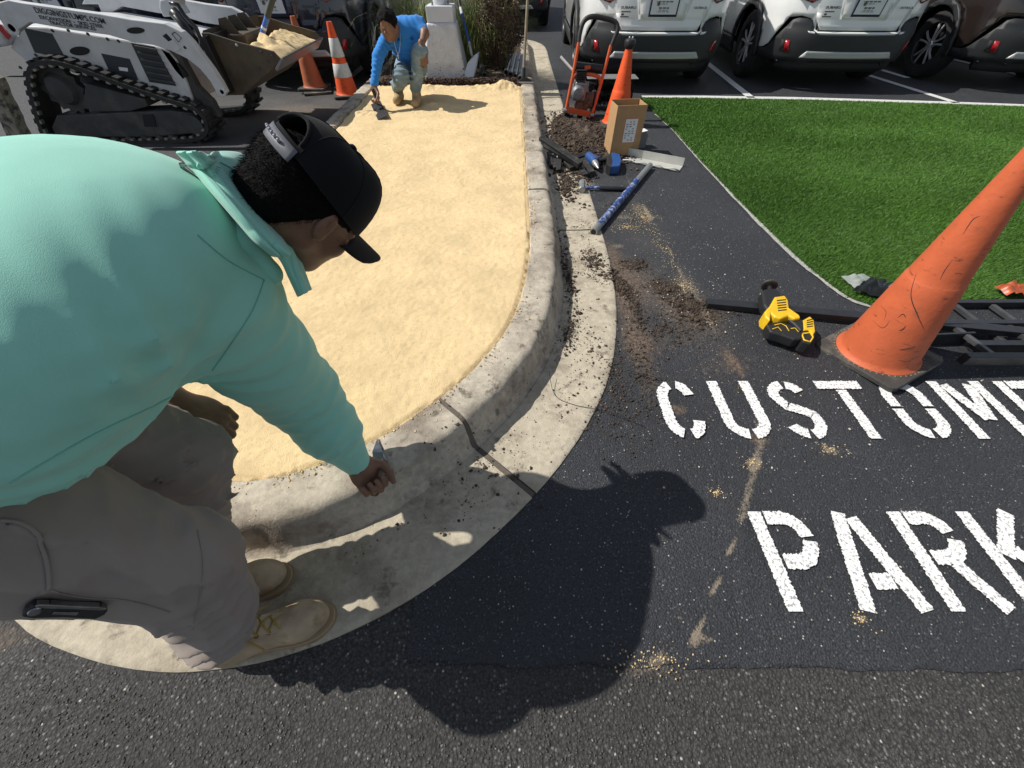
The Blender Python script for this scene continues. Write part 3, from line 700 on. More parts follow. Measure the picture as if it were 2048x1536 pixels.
def cloth_strip(name, Lp, Rp, lift, bulge, zfall, fold_amp=.004, seed=1, nu=26, nv=60, curl=.012):
    Ls = spline([(*p, 0) for p in Lp], 12); Rs = spline([(*p, 0) for p in Rp], 12)
    def f(a, b):
        i = b*(len(Ls)-1); k = min(int(i), len(Ls)-2); t = i-k; l = Ls[k].lerp(Ls[k+1], t); r_ = Rs[k].lerp(Rs[k+1], t); p = l.lerp(r_, a)
        zd = zfall[0]+(zfall[1]-zfall[0])*b; z = zd+.5*(min(max(shirt_z(l.x, l.y, zd), zd-.03), zd+.03)-zd)*(1-b)
        e = math.sin(PI*a); n1 = mnoise.noise(Vector((a*3.2+seed*3, b*1.6, seed)))+.35*mnoise.noise(Vector((a*8, b*3, seed+5)))
        B = G(p.x+6*n1*e, p.y, z); n_ = (_c0-B).normalized(); return tuple(B+n_*(lift*e**.6+bulge*e+fold_amp*n1*e-curl*(1-e**.35)))
    o = MB().sheet(f, nu, nv).build(name, M_shirt, hood_root, smooth=True, fix=False)
    m = o.modifiers.new('thick', 'SOLIDIFY'); m.thickness = .004; m.offset = 0; m2_ = o.modifiers.new('sub', 'SUBSURF'); m2_.levels = m2_.render_levels = 1
    return o
lay1 = cloth_strip('hood_layer', [(392, 330), (430, 385), (480, 440), (530, 490), (560, 520), (578, 556), (596, 594)], [(424, 304), (480, 306), (523, 337), (541, 376), (586, 450), (602, 520), (623, 580)], .010, .016, (1.10, .865), .007, 1)
lay2 = cloth_strip('hood_layer', [(372, 303), (404, 342), (445, 394), (478, 436), (508, 474), (538, 504), (566, 518)], [(400, 303), (432, 322), (462, 350), (496, 392), (527, 430), (558, 468), (584, 506)], .026, .014, (1.115, .945), .005, 4)
lay3 = cloth_strip('hood_layer', [(352, 303), (384, 338), (430, 392), (470, 438), (504, 478), (530, 500), (545, 512)], [(382, 303), (412, 338), (456, 390), (494, 436), (524, 474), (548, 500), (562, 514)], .012, .010, (1.11, .955), .004, 7, curl=.012)
# trousers
def f_pants(P):
    d = s_ell(P, (-.90, .34, .84), (.165, .17, .14))
    d = su(d, s_chain(P, [hipR, (hipR+kneeR)/2, kneeR, (kneeR+ankR)/2+V3(.01, 0, 0), ankR+V3(.005, .0, .05)], [.125, .118, .104, .084, .068], .03), .05)
    d = su(d, s_chain(P, [hipL, (hipL+kneeL)/2, kneeL, (kneeL+ankL)/2, ankL+V3(.01, .0, .05)], [.13, .115, .098, .090, .080], .03), .04)
    # folds: at the knees, the groin and piled on the boots
    for A, B, C in ((hipR, kneeR, ankR), (hipL, kneeL, ankL)):
        for t, r, dx in ((.10, .010, .0), (.26, .009, .02), (.42, .008, -.01)):
            c0 = C+(B-C)*t+V3(0, 0, .02); tor = np.sqrt((np.hypot(P[..., 0]-c0[0], P[..., 1]-c0[1])-(.080+.022*t))**2+(P[..., 2]-c0[2]-.25*(P[..., 0]-c0[0])-dx)**2)-r
            d = su(d, tor+.003, .018)
    for a, b, r, s_ in (((-.66, .36, .52), (-.82, .28, .74), .012, -1), ((-.58, .18, .50), (-.70, .12, .62), .009, -1), ((-.60, .16, .44), (-.72, .08, .50), .008, 1),
                        ((-.73, .45, .36), (-.78, .42, .56), .005, 1),
                        ((-.66, .10, .74), (-.74, .26, .84), .012, -1), ((-.64, .2, .72), (-.70, .3, .80), .010, 1)):
        c = s_cone(P, a, b, r, r*.4); d = su(d, c+.004, .022) if s_ > 0 else ss(d, c, .02)
    d = d+folds(P, (-.74, .44, .58), (.45, -.3, .85), .050, (.12, .14, .14), .0176, .5, .75, 2)
    d = d+folds(P, (-.76, .44, .38), (.35, .15, .9), .045, (.14, .14, .13), .0145, .55, .75, 3)
    d = d+folds(P, (-.67, .20, .42), (.25, .1, .95), .060, (.14, .14, .11), .0125, .5, .8, 4)
    d = d+folds(P, (-.70, .16, .24), (.15, .1, 1), .050, (.14, .14, .10), .0167, .5, .75, 5)
    d = d+folds(P, (-.72, .24, .76), (.75, .5, .35), .052, (.15, .13, .12), .0167, .5, .75, 6)
    d = d+folds(P, (-.64, .14, .62), (.8, -.2, .5), .070, (.12, .12, .12), .0103, .5, .8, 7)
    for (u, v), z, (ua, va, ub, vb), lam, rad, am, sd in (((310, 985), .74, (300, 900, 340, 1060), .050, .12, .010, 21), ((215, 1000), .80, (200, 920, 235, 1090), .055, .11, .008, 22), ((400, 1090), .55, (350, 1020, 450, 1130), .045, .11, .009, 23), ((350, 930), .55, (437, 890, 260, 990), .040, .13, .006, 24),
                                                       ((390, 1000), .42, (440, 940, 330, 1010), .040, .12, .005, 25), ((440, 1200), .36, (400, 1130, 480, 1260), .05, .11, .008, 26), ((120, 1130), .80, (60, 1060, 170, 1190), .05, .10, .007, 27)):
        c_ = V3(*G(u, v, z)); cd_ = V3(*(G(ub, vb, z)-G(ua, va, z))); vd = V3(0, 0, CAM_H)-c_; d = d+folds(P, c_, np.cross(cd_, vd), lam, (rad, rad, rad), am, .55, .7, sd)
    d = d+.006*vnoise(P, 9, 7)
    for C in (ankR, ankL): d = ss(d, s_box(P, (C[0], C[1], -.02), (.2, .2, .148), None, .01), .008)
    return d
pants = mp(sdf_mesh('trousers', f_pants, (-1.2, -.04, .06), (-.46, .68, 1.02), .0075, M_pants, smooth_it=3))

# boots
M_boot = nmat('tan suede', (.43, .33, .22), .9, var=.2, vscale=18, bump=.4, bscale=220, bdist=.002, col2=(.24, .16, .09), c2scale=14, c2lo=.5, c2hi=.65, c2amt=.7, spec=.2)
M_sole = nmat('rubber sole', (.30, .22, .13), .85, var=.2, vscale=30, bump=.3, bscale=90)
M_lace = nmat('yellow lace', (.34, .24, .06), .8, bump=.3, bscale=600)
M_eye = nmat('brass eyelet', (.20, .13, .05), .4, metal=.9)
def boot(A, ang, ztop=.0):
    M = Matrix.Translation((A[0], A[1], ztop)) @ Matrix.Rotation(ang, 4, 'Z'); Mi = np.array(M.inverted(), np.float32)
    def f(P):
        q = P @ Mi[:3, :3].T+Mi[:3, 3]
        d = s_ell(q, (.165, .002, .058), (.070, .049, .042)); d = su(d, s_ell(q, (-.035, 0, .06), (.050, .040, .055)), .03)
        d = su(d, s_cone(q, (.0, 0, .055), (.15, 0, .050), .044, .044), .03); d = su(d, s_cone(q, (-.02, 0, .06), (.0, 0, .16), .048, .048), .04)
        d = su(d, s_cone(q, (.0, 0, .125), (.10, 0, .075), .040, .030), .03)
        d = su(d, s_cone(q, (.205, 0, .055), (.18, 0, .055), .024, .036), .02)
        d = np.maximum(d, .022-q[..., 2]); return d+.0015*vnoise(q, 40, 3)
    c = M @ Vector((.08, 0, .09)); u = sdf_mesh('boot', f, (c.x-.22, c.y-.17, .0), (c.x+.22, c.y+.17, .23), .0045, M_boot)
    out = [(x, w) for x, w in ((-.088, .022), (-.07, .040), (-.03, .046), (.03, .042), (.09, .047), (.14, .055), (.19, .054), (.225, .038), (.243, .014))]
    poly = [(x, w) for x, w in out]+[(x, -w) for x, w in reversed(out)]
    pl = [tuple(p)[:2] for p in spline([(*p, 0) for p in poly], 4, closed=True)]
    s_ = MB().prism(pl, .0, .016, 'z', M).build('sole', M_sole, u, bevel=.003); MB().prism([(x*.985, y*.95) for x, y in pl], .016, .027, 'z', M).build('welt', nmat('welt', (.36, .27, .16), .8), u, bevel=.002)
    lb = MB(); eb = MB()
    for i in range(6):
        x = .125-.024*i; z = .102+.0135*i+(.012 if i > 3 else 0); w = .017+.003*i
        for sg in (-1, 1):
            MB().lathe([(.0, .0), (.006, .0), (.0065, .002), (.003, .0035), (0, .0036)], 8, M @ TM((x, sg*w, z-.003), (sg*-.7, 0, 0))).build('eyelet', M_eye, u, smooth=True)
        z2 = .102+.0135*(i+1); w2 = .017+.003*(i+1)
        if i < 5:
            for sg in (-1, 1): lb.tube([(x, sg*w, z+.001), (x-.010, 0, (z+z2)/2+.010+.002*sg), (x-.024, -sg*w2, z2+.001)], .0026, 6, M=M)
    top = .102+.0135*5
    for sg in (-1, 1):
        lb.tube(spline([(.01, 0, top+.012), (.03, sg*.035, top+.022), (.055, sg*.05, top-.002), (.05, sg*.025, top+.003), (.012, 0, top+.012)], 5), .0026, 6, M=M)
        lb.tube(spline([(.01, 0, top+.012), (.035, sg*.022, top-.005), (.07, sg*.04, top-.045), (.085, sg*.055, top-.075)], 5), .0026, 6, M=M)
    lb.build('lace', M_lace, u, smooth=True)
    tg = MB().sheet(lambda a, b: tuple(M @ Vector((.135-.14*a, (b-.5)*.05, .095+.085*a+.006*math.sin(PI*b)))), 8, 4).build('tongue', M_boot, u, smooth=True)
    return u
for A, ang in ((ankR+V3(.0, -.005, 0), R(17)), (ankL+V3(.005, .01, 0), R(14))): mp(boot(A, ang))

# cap
M_cap = cloth('black cap cloth', (.010, .010, .011), weave=1200, rough=.95, sheen=.06)
M_capu = cloth('cap underside', (.02, .018, .016))
CM = HM @ Matrix.Rotation(R(7), 4, 'Z')
def cap_pt(th, t):   # th around (0 = front), t from rim to crown
    f = math.cos(th); r = math.sin(th)
    prof = math.sin(t*PI/2); rad = math.cos(t*PI/2)**.62
    hgt = .128+.024*max(0, f)*(1-t*t)                 # stiff tall front panel
    ax, ay = .093, .114
    dent = 1+.010*math.sin(3*th+2*t)+.012*math.sin(5*th-4*t)*t
    return Vector((r*ax*rad*dent, f*ay*rad*dent-.016-.010*t, .010+hgt*prof**.9*(1-.12*(1-f)*(1-t*t))+(.030-.020*f)*(1-t)))
def cap_fn(i, j):
    th = 2*PI*i; return cap_pt(th, j*.998)
mb = MB(); NU, NVv = 72, 26; vs = [cap_fn(i/NU, j/NVv) for j in range(NVv+1) for i in range(NU)]; fs = []
for j in range(NVv):
    for i in range(NU):
        th = 2*PI*(i+.5)/NU; t = (j+.5)/NVv
        back = abs((th-PI)) ; x = back/.46
        if x < 1 and .13 < t < .13+.36*math.sqrt(1-x*x): continue      # arched opening at the back
        fs.append((j*NU+i, j*NU+(i+1) % NU, (j+1)*NU+(i+1) % NU, (j+1)*NU+i))
mb.v = [tuple(CM @ v) for v in vs]; mb.f = fs
cap = mp(mb.build('cap', M_cap, smooth=True, fix=True)); sd_ = cap.modifiers.new('thick', 'SOLIDIFY'); sd_.thickness = .003; sd_.offset = -1; sb = cap.modifiers.new('sub', 'SUBSURF'); sb.levels = sb.render_levels = 1
def brim(u, v):
    x = (u-.5)*2; half = .090*math.sqrt(max(0.0, 1-.72*v**3.0))
    yb = .098*math.sqrt(max(0, 1-(x*.92)**2))-.010; yf = yb+.135*v*(1-.10*x*x)
    return CM @ Vector((x*half, yf, .022-.026*x*x-.008*v))
bm_ = MB().sheet(lambda a, b: tuple(brim(a, b)), 24, 10).build('brim', M_cap, cap, smooth=True); q = bm_.modifiers.new('thick', 'SOLIDIFY'); q.thickness = .0035
arch = [CM @ (cap_pt(PI+.46*math.cos(a), .13+.36*math.sin(a))*1.01) for a in [PI*k/14 for k in range(15)]]
MB().tube(arch, .0032, 6).build('trim', M_cap, cap, smooth=True)
for k in range(6):
    th = PI/6+k*PI/3; MB().tube([CM @ (cap_pt(th, t/10)*1.004) for t in range(0, 11)], .0013, 5).build('panel_seam', M_cap, cap, smooth=True)
MB().lathe([(0, .007), (.005, .006), (.008, .002), (.008, -.001), (0, -.001)], 12, CM @ TM(tuple(cap_pt(0, .999)))).build('button', M_cap, cap, smooth=True)
M_strap = nmat('snap strap', (.13, .13, .15), .45)
def strapf(a, b):
    th = PI-.50+1.0*a; p = cap_pt(th, .02); return tuple(CM @ Vector((p.x*1.03, (p.y+.010)*1.035-.010, .044+.024*b)))
st_ = MB().sheet(strapf, 16, 2).build('strap', M_strap, cap, smooth=True); q = st_.modifiers.new('thick', 'SOLIDIFY'); q.thickness = .003
for i in range(6):
    p = Vector(strapf(.30+.10*i, .5)); n = (p-(CM @ Vector((0, -.01, .01)))).normalized()
    MB().lathe([(.0, .006), (.0022, .0055), (.0028, .003), (.0028, 0)], 8, along(p, p+n)).build('stud', nmat('stud', (.25, .25, .28), .3) if i == 0 else bpy.data.materials['stud'], st_, smooth=True)

# hair: cropped shell and strands on the nape
def f_hair(P):
    q = tohead(P); d = s_ell(q, (0, -.018, .022), (.082, .103, .094)); d = su(d, s_ell(q, (0, -.075, -.035), (.058, .040, .052)), .03)
    d = su(d, s_ell(q, (0, -.085, .035), (.05, .04, .04)), .03)
    a = q.copy(); a[..., 0] = np.abs(a[..., 0])
    d = ss(d, s_ell(a, (.09, .03, -.05), (.08, .075, .075)), .01)
    d = np.maximum(d, q[..., 1]-.055); return d+.004*vnoise(P, 120, 2)
hair = mp(sdf_mesh('hair', f_hair, (-.62, .55, .80), (-.24, .98, 1.16), .0042, M_hair))
sv = np.empty(len(hair.data.vertices)*3, np.float32); hair.data.vertices.foreach_get('co', sv); sv = sv.reshape(-1, 3)
sn = np.empty_like(sv).ravel(); hair.data.vertices.foreach_get('normal', sn); sn = sn.reshape(-1, 3)
lq = tohead(sv); pick = np.where((lq[:, 1] < -.02) & (lq[:, 2] < .10))[0]; pick = rng.choice(pick, 9000)
o = sv[pick]+rng.normal(0, .002, (9000, 3)); nn = sn[pick]; dn = np.array(-hu, np.float32)*.6+np.array(-hf, np.float32)*.25; dr = nn*.30+dn*1.0+rng.normal(0, .30, (9000, 3)); dr /= np.linalg.norm(dr, axis=1)[:, None]
tg_ = np.cross(dr, rng.normal(0, 1, (9000, 3))); tg_ /= np.linalg.norm(tg_, axis=1)[:, None]; ln = rng.uniform(.004, .010, (9000, 1))
Vh = np.stack([o-tg_*.0005, o+tg_*.0005, o+dr*ln], 1).reshape(-1, 3)
s_h = tri_mesh('hair_strands', Vh, np.arange(27000).reshape(-1, 3), M_hair, hair); tag(s_h, kind='stuff')
# eyelashes and beard shadow are left to the skin; eye
for sx in (-1, 1): MB().lathe([(0, -.0095)]+[(.0095*math.cos(a), .0095*math.sin(a)) for a in [(-PI/2)+PI*k/8 for k in range(1, 8)]]+[(0, .0095)], 12, HM @ TM((sx*.031, .083, .001))).build('eye', nmat('eye white', (.6, .56, .5), .3) if sx < 0 else bpy.data.materials['eye white'], body, smooth=True)

# seams, neck label, pocket, knife
def proj_tube(name, pts, r, mat, parent, target, off=.0005, n=6):
    dg = bpy.context.evaluated_depsgraph_get()
    from mathutils.bvhtree import BVHTree
    bv = BVHTree.FromObject(target, dg); out = []
    for p in spline(pts, n):
        lo, no, _, _ = bv.find_nearest(p)
        if lo is not None: out.append(lo+no*off)
    return MB().tube(out, r, 5).build(name, mat, parent, smooth=True)
def seam(pts, name='seam', r=.0011, mat=M_seam, tgt=None): return proj_tube(name, pts, r, mat, tgt or shirt, tgt or shirt)
MAN_SEAMS = True
# ---- seams, label, pocket, pocket knife, trowel
bpy.context.view_layer.update()
_dg = bpy.context.evaluated_depsgraph_get()
BV = {o.name: BVHTree.FromObject(o, _dg) for o in (shirt, pants, hood, lay1, lay2, lay3)}
def hit(o, u, v):
    d = Vector(_ray(u, v)).normalized(); p, n, _, _ = BV[o.name].ray_cast(Vector((0, 0, CAM_H)), d)
    return (p, n) if p is not None else (None, None)
def on(o, pts, off=.001, n=8):
    out = []
    P = spline([(*p, 0) for p in pts], n)
    for p in P:
        h, nn = hit(o, p.x, p.y)
        if h is not None: out.append(h+nn*off)
    return out
for o_, nm, pts, r_ in ((shirt, 'armhole_seam', ((528, 560), (505, 620), (460, 690), (425, 740)), .0012), (shirt, 'shoulder_seam', ((395, 470), (455, 520), (528, 560)), .0010),
                        (shirt, 'side_seam', ((375, 775), (300, 815), (180, 872), (20, 965)), .0012), (lay1, 'hood_seam', ((440, 325), (480, 352), (520, 420), (560, 470)), .0010),
                        (shirt, 'cuff_seam', ((690, 950), (722, 945), (748, 925)), .0014),
                        (pants, 'knee_seam', ((395, 1060), (405, 1120), (400, 1190), (385, 1260)), .0009), (pants, 'side_seam', ((100, 1180), (170, 1195), (250, 1200), (340, 1225)), .0012)):
    p = on(o_, pts)
    if len(p) > 3: MB().tube(p, r_, 5).build(nm, M_seam if o_ != pants else M_pants, o_, smooth=True)
# cross stitching over the hood seams
for lay, (u0, v0), (u1, v1), k in ((lay1, (448, 345), (490, 364), 9), (lay1, (526, 402), (516, 442), 9), (lay2, (438, 336), (428, 356), 6)):
    mb = MB()
    for i in range(k):
        u = u0+(u1-u0)*i/(k-1); v = v0+(v1-v0)*i/(k-1); du, dv = (v1-v0), -(u1-u0); l = math.hypot(du, dv); du, dv = du/l*4, dv/l*4
        a, na = hit(lay, u-du, v-dv); b, nb = hit(lay, u+du, v+dv)
        if a is not None and b is not None and (a-b).length < .03: mb.tube([a+Vector((0, 0, .0012)), b+Vector((0, 0, .0012))], .0008, 4)
    if mb.v: tag(mb.build('stitching', M_seam, lay), kind='stuff')
# printed care label at the neck: a dark outline and lines of print
M_print = nmat('dark print', (.05, .07, .07), .8)
for a, b in (((358, 328), (372, 327)), ((372, 327), (408, 357)), ((358, 328), (362, 337)), ((362, 337), (398, 358)), ((372, 331), (400, 352)), ((369, 333), (397, 354)), ((366, 335), (394, 356)), ((384, 331), (405, 354))):
    p = on(shirt, (a, b), .0012, 4)
    if len(p) > 2 and all(hit(l_, *a)[0] is None for l_ in (lay2, lay3)): MB().tube(p, .0011, 4).build('neck_print', M_print, shirt)
# slanted pocket
pk = MB(); rows = []
ctrl = ((2, 1040), (45, 1048), (80, 1078), (94, 1130), (98, 1178))
p = on(pants, ctrl, .002, 8)
if len(p) > 3: MB().tube(p, .0028, 7).build('pocket_hem', M_pants, pants, smooth=True); MB().tube([q+Vector((-.004, 0, -.004)) for q in p], .0030, 6).build('pocket_shadow_line', M_pocket, pants, smooth=True)  # second tube: dark pocket cloth colour that also paints the shade behind the hem
# folding knife clipped on the pocket
kn = empty('folding_knife', (0, 0, 0), 0, 'black folding knife clipped along the seam of the grey trouser pocket', 'knife')
a, na = hit(pants, 60, 1205); b, nb_ = hit(pants, 205, 1212)
if a is None or b is None: a, na, b, nb_ = Vector(G(60, 1205, .8)), Vector((0, -1, .3)), Vector(G(205, 1212, .75)), Vector((0, -1, .3))
ax = (b-a).normalized(); nz = (na+nb_).normalized(); nz = (nz-ax*nz.dot(ax)).normalized(); ay = nz.cross(ax); L_ = (b-a).length
KM = frame((a+b)/2+nz*.010, ax, ay, nz); kn.location = (a+b)/2
M_knife = nmat('knife handle', (.015, .015, .016), .4, bump=.4, bscale=400); M_steel = nmat('worn steel', (.33, .33, .34), .35, metal=1, var=.2, vscale=60, rvar=.1)
hl = L_/2*1.1; w = .0125
out = [(-hl, 0), (-hl*.95, w*.8), (-hl*.6, w), (0, w*.85), (hl*.7, w), (hl*.97, w*.5), (hl, -w*.2), (hl*.85, -w*.9), (0, -w*.75), (-hl*.7, -w), (-hl*.95, -w*.8)]
kh = MB().prism(out, -.007, .007, 'z', KM).build('handle', M_knife, bevel=.0025, seg=3)
kb = MB().prism([(x*.9, y*.25+w*.75) for x, y in out], -.0035, .0078, 'z', KM).build('blade_spine', M_steel, bevel=.001)
kp = MB().lathe([(0, .0095), (.006, .009), (.0075, .0075), (.0075, .006)], 14, KM @ TM((-hl*.78, 0, 0))).build('pivot_screw', M_steel, smooth='auto')
kc = MB().prism([(-hl*.35, -.0025), (hl*.25, -.003), (hl*.25, .002), (-hl*.35, .0015)], .0072, .0085, 'z', KM).build('pocket_clip', M_steel, bevel=.0004)
for o in (kh, kb, kp, kc): o.parent = kn; o.matrix_parent_inverse = Matrix.Translation(kn.location).inverted()
# hand trowel held against the kerb face
tr = empty('edging_trowel', (-.46, .6, .1), 0, 'small steel edging trowel with a black handle gripped against the kerb face', 'trowel')
gp = RHM @ Vector((0, .075, -.030)); gd = (RHM.to_3x3() @ Vector((1, .12, 0))).normalized()
e0 = gp-gd*.075; e1 = gp+gd*.065
b1 = G(746, 990, .125)                            # butt of the handle faces the camera
b0 = b1+Vector((.012, .115, -.0))
TMx = along(b0, b1)
t1 = MB().lathe([(0, -.0), (.012, .0), (.016, .02), (.014, .05), (.0165, .085), (.017, .108), (.014, .114), (.0105, .1145), (.0105, .112), (.006, .112), (.006, .114), (0, .114)], 20, TMx).build('handle', nmat('black grip', (.015, .015, .015), .5, bump=.3, bscale=300), smooth='auto')
c0 = G(758, 945, .14); c1 = G(768, 905, .165)
bl_ = [G(755, 878, .155), G(766, 905, .158), G(776, 925, .154), G(772, 940, .14), G(750, 938, .15), G(745, 905, .163)]
t2 = MB(); t2.v = [tuple(p+Vector((0, 0, .004))) for p in bl_]+[tuple(p) for p in bl_]; n = len(bl_); t2.f = [tuple(range(n)), tuple(range(2*n-1, n-1, -1))]+[(i, i+n, (i+1) % n+n, (i+1) % n) for i in range(n)]
t2 = t2.build('blade', M_steel); t3 = MB().tube([b0, b0+Vector((.004, .02, .022)), G(762, 925, .158)], .004, 8).build('tang', M_steel, smooth=True)
for o in (t1, t2, t3): o.parent = tr; o.matrix_parent_inverse = Matrix.Translation(tr.location).inverted()
for o in man_parent_fix: o.parent = man; o.matrix_parent_inverse = Matrix.Translation(man.location).inverted()
# ------------------------------------------------------------------ vehicles
def adopt(root, obs):
    inv = root.matrix_basis.inverted()
    for o in obs:
        o.parent = root; o.matrix_parent_inverse = inv
    return root
def clip_cell(poly, x0, x1, y0, y1):
    for ax, lim, sg in ((0, x0, 1), (0, x1, -1), (1, y0, 1), (1, y1, -1)):
        out = []; n = len(poly)
        for i in range(n):
            a, b = poly[i], poly[(i+1) % n]; da = (a[ax]-lim)*sg; db = (b[ax]-lim)*sg
            if da >= 0: out.append(a)
            if (da > 0 and db < 0) or (da < 0 and db > 0):
                t = da/(da-db); out.append((a[0]+(b[0]-a[0])*t, a[1]+(b[1]-a[1])*t))
        poly = out
        if len(poly) < 3: return []
    return poly
_half = spline([(0, 0, 0), (.25, .008, 0), (.45, .03, 0), (.62, .085, 0), (.76, .19, 0), (.86, .34, 0), (.905, .55, 0), (.922, .9, 0), (.925, 1.6, 0), (.925, 2.6, 0), (.925, 3.6, 0), (.91, 4.1, 0), (.85, 4.55, 0), (.68, 4.78, 0), (.35, 4.86, 0), (0, 4.88, 0)], 6)
_len = [0]
for a, b in zip(_half[:-1], _half[1:]): _len.append(_len[-1]+(b-a).length)
UEND = _len[-1]
def plan(u):
    s_ = abs(u); s_ = min(s_, UEND-1e-4)
    i = max(0, int(np.searchsorted(_len, s_))-1); i = min(i, len(_half)-2); t = (s_-_len[i])/(_len[i+1]-_len[i]); p = _half[i].lerp(_half[i+1], t)
    q = _half[min(i+1, len(_half)-1)]-_half[i]; n = Vector((q.y, -q.x, 0)).normalized()
    if u < 0: p = Vector((-p.x, p.y, 0)); n = Vector((-n.x, n.y, 0))
    return p, n
def ufor(y):  # side arc length for a distance y from the rear
    return next(l for p, l in zip(_half, _len) if p.y >= y)
def interp(x, xs, ys): return float(np.interp(x, xs, ys))
def body_pt(u, z, off):
    p, n = plan(u); rear = max(0, -n.y) if p.y < 2 else 0; side = abs(n.x)
    ir = interp(z, (.2, .33, .45, .56, .585, .62, .75, .92, 1.05), (.08, .02, 0, .0, .0, .055, .06, .075, .11))
    isd = interp(z, (.2, .3, .42, .6, .8, .98, 1.05), (.07, .035, .01, .0, .005, .03, .06))
    fr = (max(0, n.y) if p.y > 2 else 0)*interp(z, (.2, .5, .8, 1.05), (.06, 0, .05, .2))
    d = off-ir*rear*rear-isd*side*side-fr
    return Vector((p.x+n.x*d, p.y+n.y*d, z))
def patch(name, poly, off, mat, parent, thick=.012, du=.07, dz=.05, smooth='auto'):
    V, F, key = [], [], {}
    us = [p[0] for p in poly]; zs = [p[1] for p in poly]
    i0, i1 = math.floor(min(us)/du), math.ceil(max(us)/du); j0, j1 = math.floor(min(zs)/dz), math.ceil(max(zs)/dz)
    for i in range(i0, i1):
        for j in range(j0, j1):
            c = clip_cell(poly, i*du, (i+1)*du, j*dz, (j+1)*dz)
            if len(c) < 3: continue
            f = []
            for q in c:
                k = (round(q[0], 4), round(q[1], 4))
                if k not in key: key[k] = len(V); V.append(body_pt(q[0], q[1], off))
                if not f or f[-1] != key[k]: f.append(key[k])
            if len(f) > 2 and f[0] == f[-1]: f.pop()
            if len(set(f)) == len(f) > 2: F.append(f)
    mb = MB(); mb.v = [tuple(v) for v in V]; mb.f = F
    o = mb.build(name, mat, parent, smooth=smooth, fix=False, angle=30)
    me = o.data; me.flip_normals() if me.polygons and sum((p.normal.y < 0) == (p.center.y < .5) for p in me.polygons) < len(me.polygons)/2 else None
    m = o.modifiers.new('thick', 'SOLIDIFY'); m.thickness = thick; m.offset = -1; m.use_rim = True
    return o
M_white = nmat('white car paint', (.74, .75, .74), .28, coat=1.0, spec=.5)
M_navy = nmat('navy car paint', (.012, .018, .035), .3, coat=1.0, metal=.3)
M_brown = nmat('dark brown car paint', (.028, .020, .018), .3, coat=1.0, metal=.4)
M_grey = nmat('silver car paint', (.35, .36, .37), .3, coat=1.0, metal=.6)
M_clad = nmat('black bumper plastic', (.016, .018, .020), .55, bump=.15, bscale=500)
M_chrome = nmat('silver trim', (.42, .43, .43), .42, metal=.45)
M_red = nmat('red reflector', (.38, .01, .015), .25, coat=.6)
M_lamp = nmat('tail lamp', (.10, .005, .008), .15, coat=1)
M_glass = nmat('dark glass', (.012, .015, .018), .06, spec=.8)
M_tyre = nmat('tyre rubber', (.018, .018, .018), .85, bump=.4, bscale=120, var=.2, vscale=30)
M_alloy = nmat('alloy', (.62, .62, .63), .32, metal=.55)
M_rimdk = nmat('dark alloy', (.03, .03, .032), .35, metal=.5)
M_under = nmat('underbody', (.012, .012, .012), .8)
M_plate = nmat('plate paper', (.72, .73, .74), .5)
M_blue = nmat('plate frame', (.01, .02, .06), .4)
def arch(uc, r, zc=.355, n=16, lo=.33):
    a0 = math.asin((lo-zc)/r) if abs(lo-zc) < r else 0
    return [(uc-r*math.cos(a0+(PI-2*a0)*i/n), zc+r*math.sin(a0+(PI-2*a0)*i/n)) for i in range(n+1)]
UR, UF = ufor(.93), ufor(3.67)
def wheel(mat_r=None):
    w = MB().lathe([(.235, -.105), (.30, -.115), (.345, -.10), (.36, -.07), (.362, 0), (.36, .07), (.345, .10), (.30, .115), (.235, .105)], 40, cap=False).build('tyre', M_tyre, smooth='auto')
    tb = MB()
    for k in range(56):
        a = 2*PI*k/56
        for z in (-.075, -.028, .028, .075): tb.box(-.011, .011, -.019, .019, 0, .005, Matrix.Rotation(a, 4, 'Z') @ TM((.3605-(.004 if abs(z) > .05 else 0), 0, z), (0, PI/2, 0)))
    tb.build('tread_block', M_tyre, w); tag(w.children[0], kind='stuff')
    MB().lathe([(.235, -.10), (.238, .095), (.230, .105), (.222, .095), (.215, .02), (.0, .01)], 36, cap=False).build('rim', M_rimdk, w, smooth='auto')
    for k in range(5):
        sp = MB()
        for sg in (-1, 1):
            pts = [(.035, sg*.012, .085), (.12, sg*.022, .092), (.20, sg*.045, .088), (.232, sg*.062, .082)]
            sp.loft([[(x, y-wd, z-.02), (x, y+wd, z-.02), (x, y+wd*.7, z), (x, y-wd*.7, z)] for (x, y, z), wd in zip(pts, (.010, .011, .013, .017))])
        so = sp.build('spoke', M_alloy, w, bevel=.002); so.matrix_local = Matrix.Rotation(2*PI*k/5, 4, 'Z')
    MB().lathe([(0, .092), (.03, .092), (.04, .082), (.04, .05)], 20).build('hub_cap', M_alloy, w, smooth='auto')
    for k in range(5):
        MB().lathe([(0, .086), (.007, .085), (.008, .06)], 8, Matrix.Rotation(2*PI*(k+.5)/5, 4, 'Z') @ TM((.055, 0, 0))).build('lug_nut', M_alloy, w, smooth='auto')
    MB().lathe([(.0, -.06), (.155, -.06), (.155, -.04), (0, -.04)], 24).build('brake_disc', nmat('brake disc', (.15, .15, .15), .4, metal=.9) if 'brake disc' not in bpy.data.materials else bpy.data.materials['brake disc'], w)
    return w
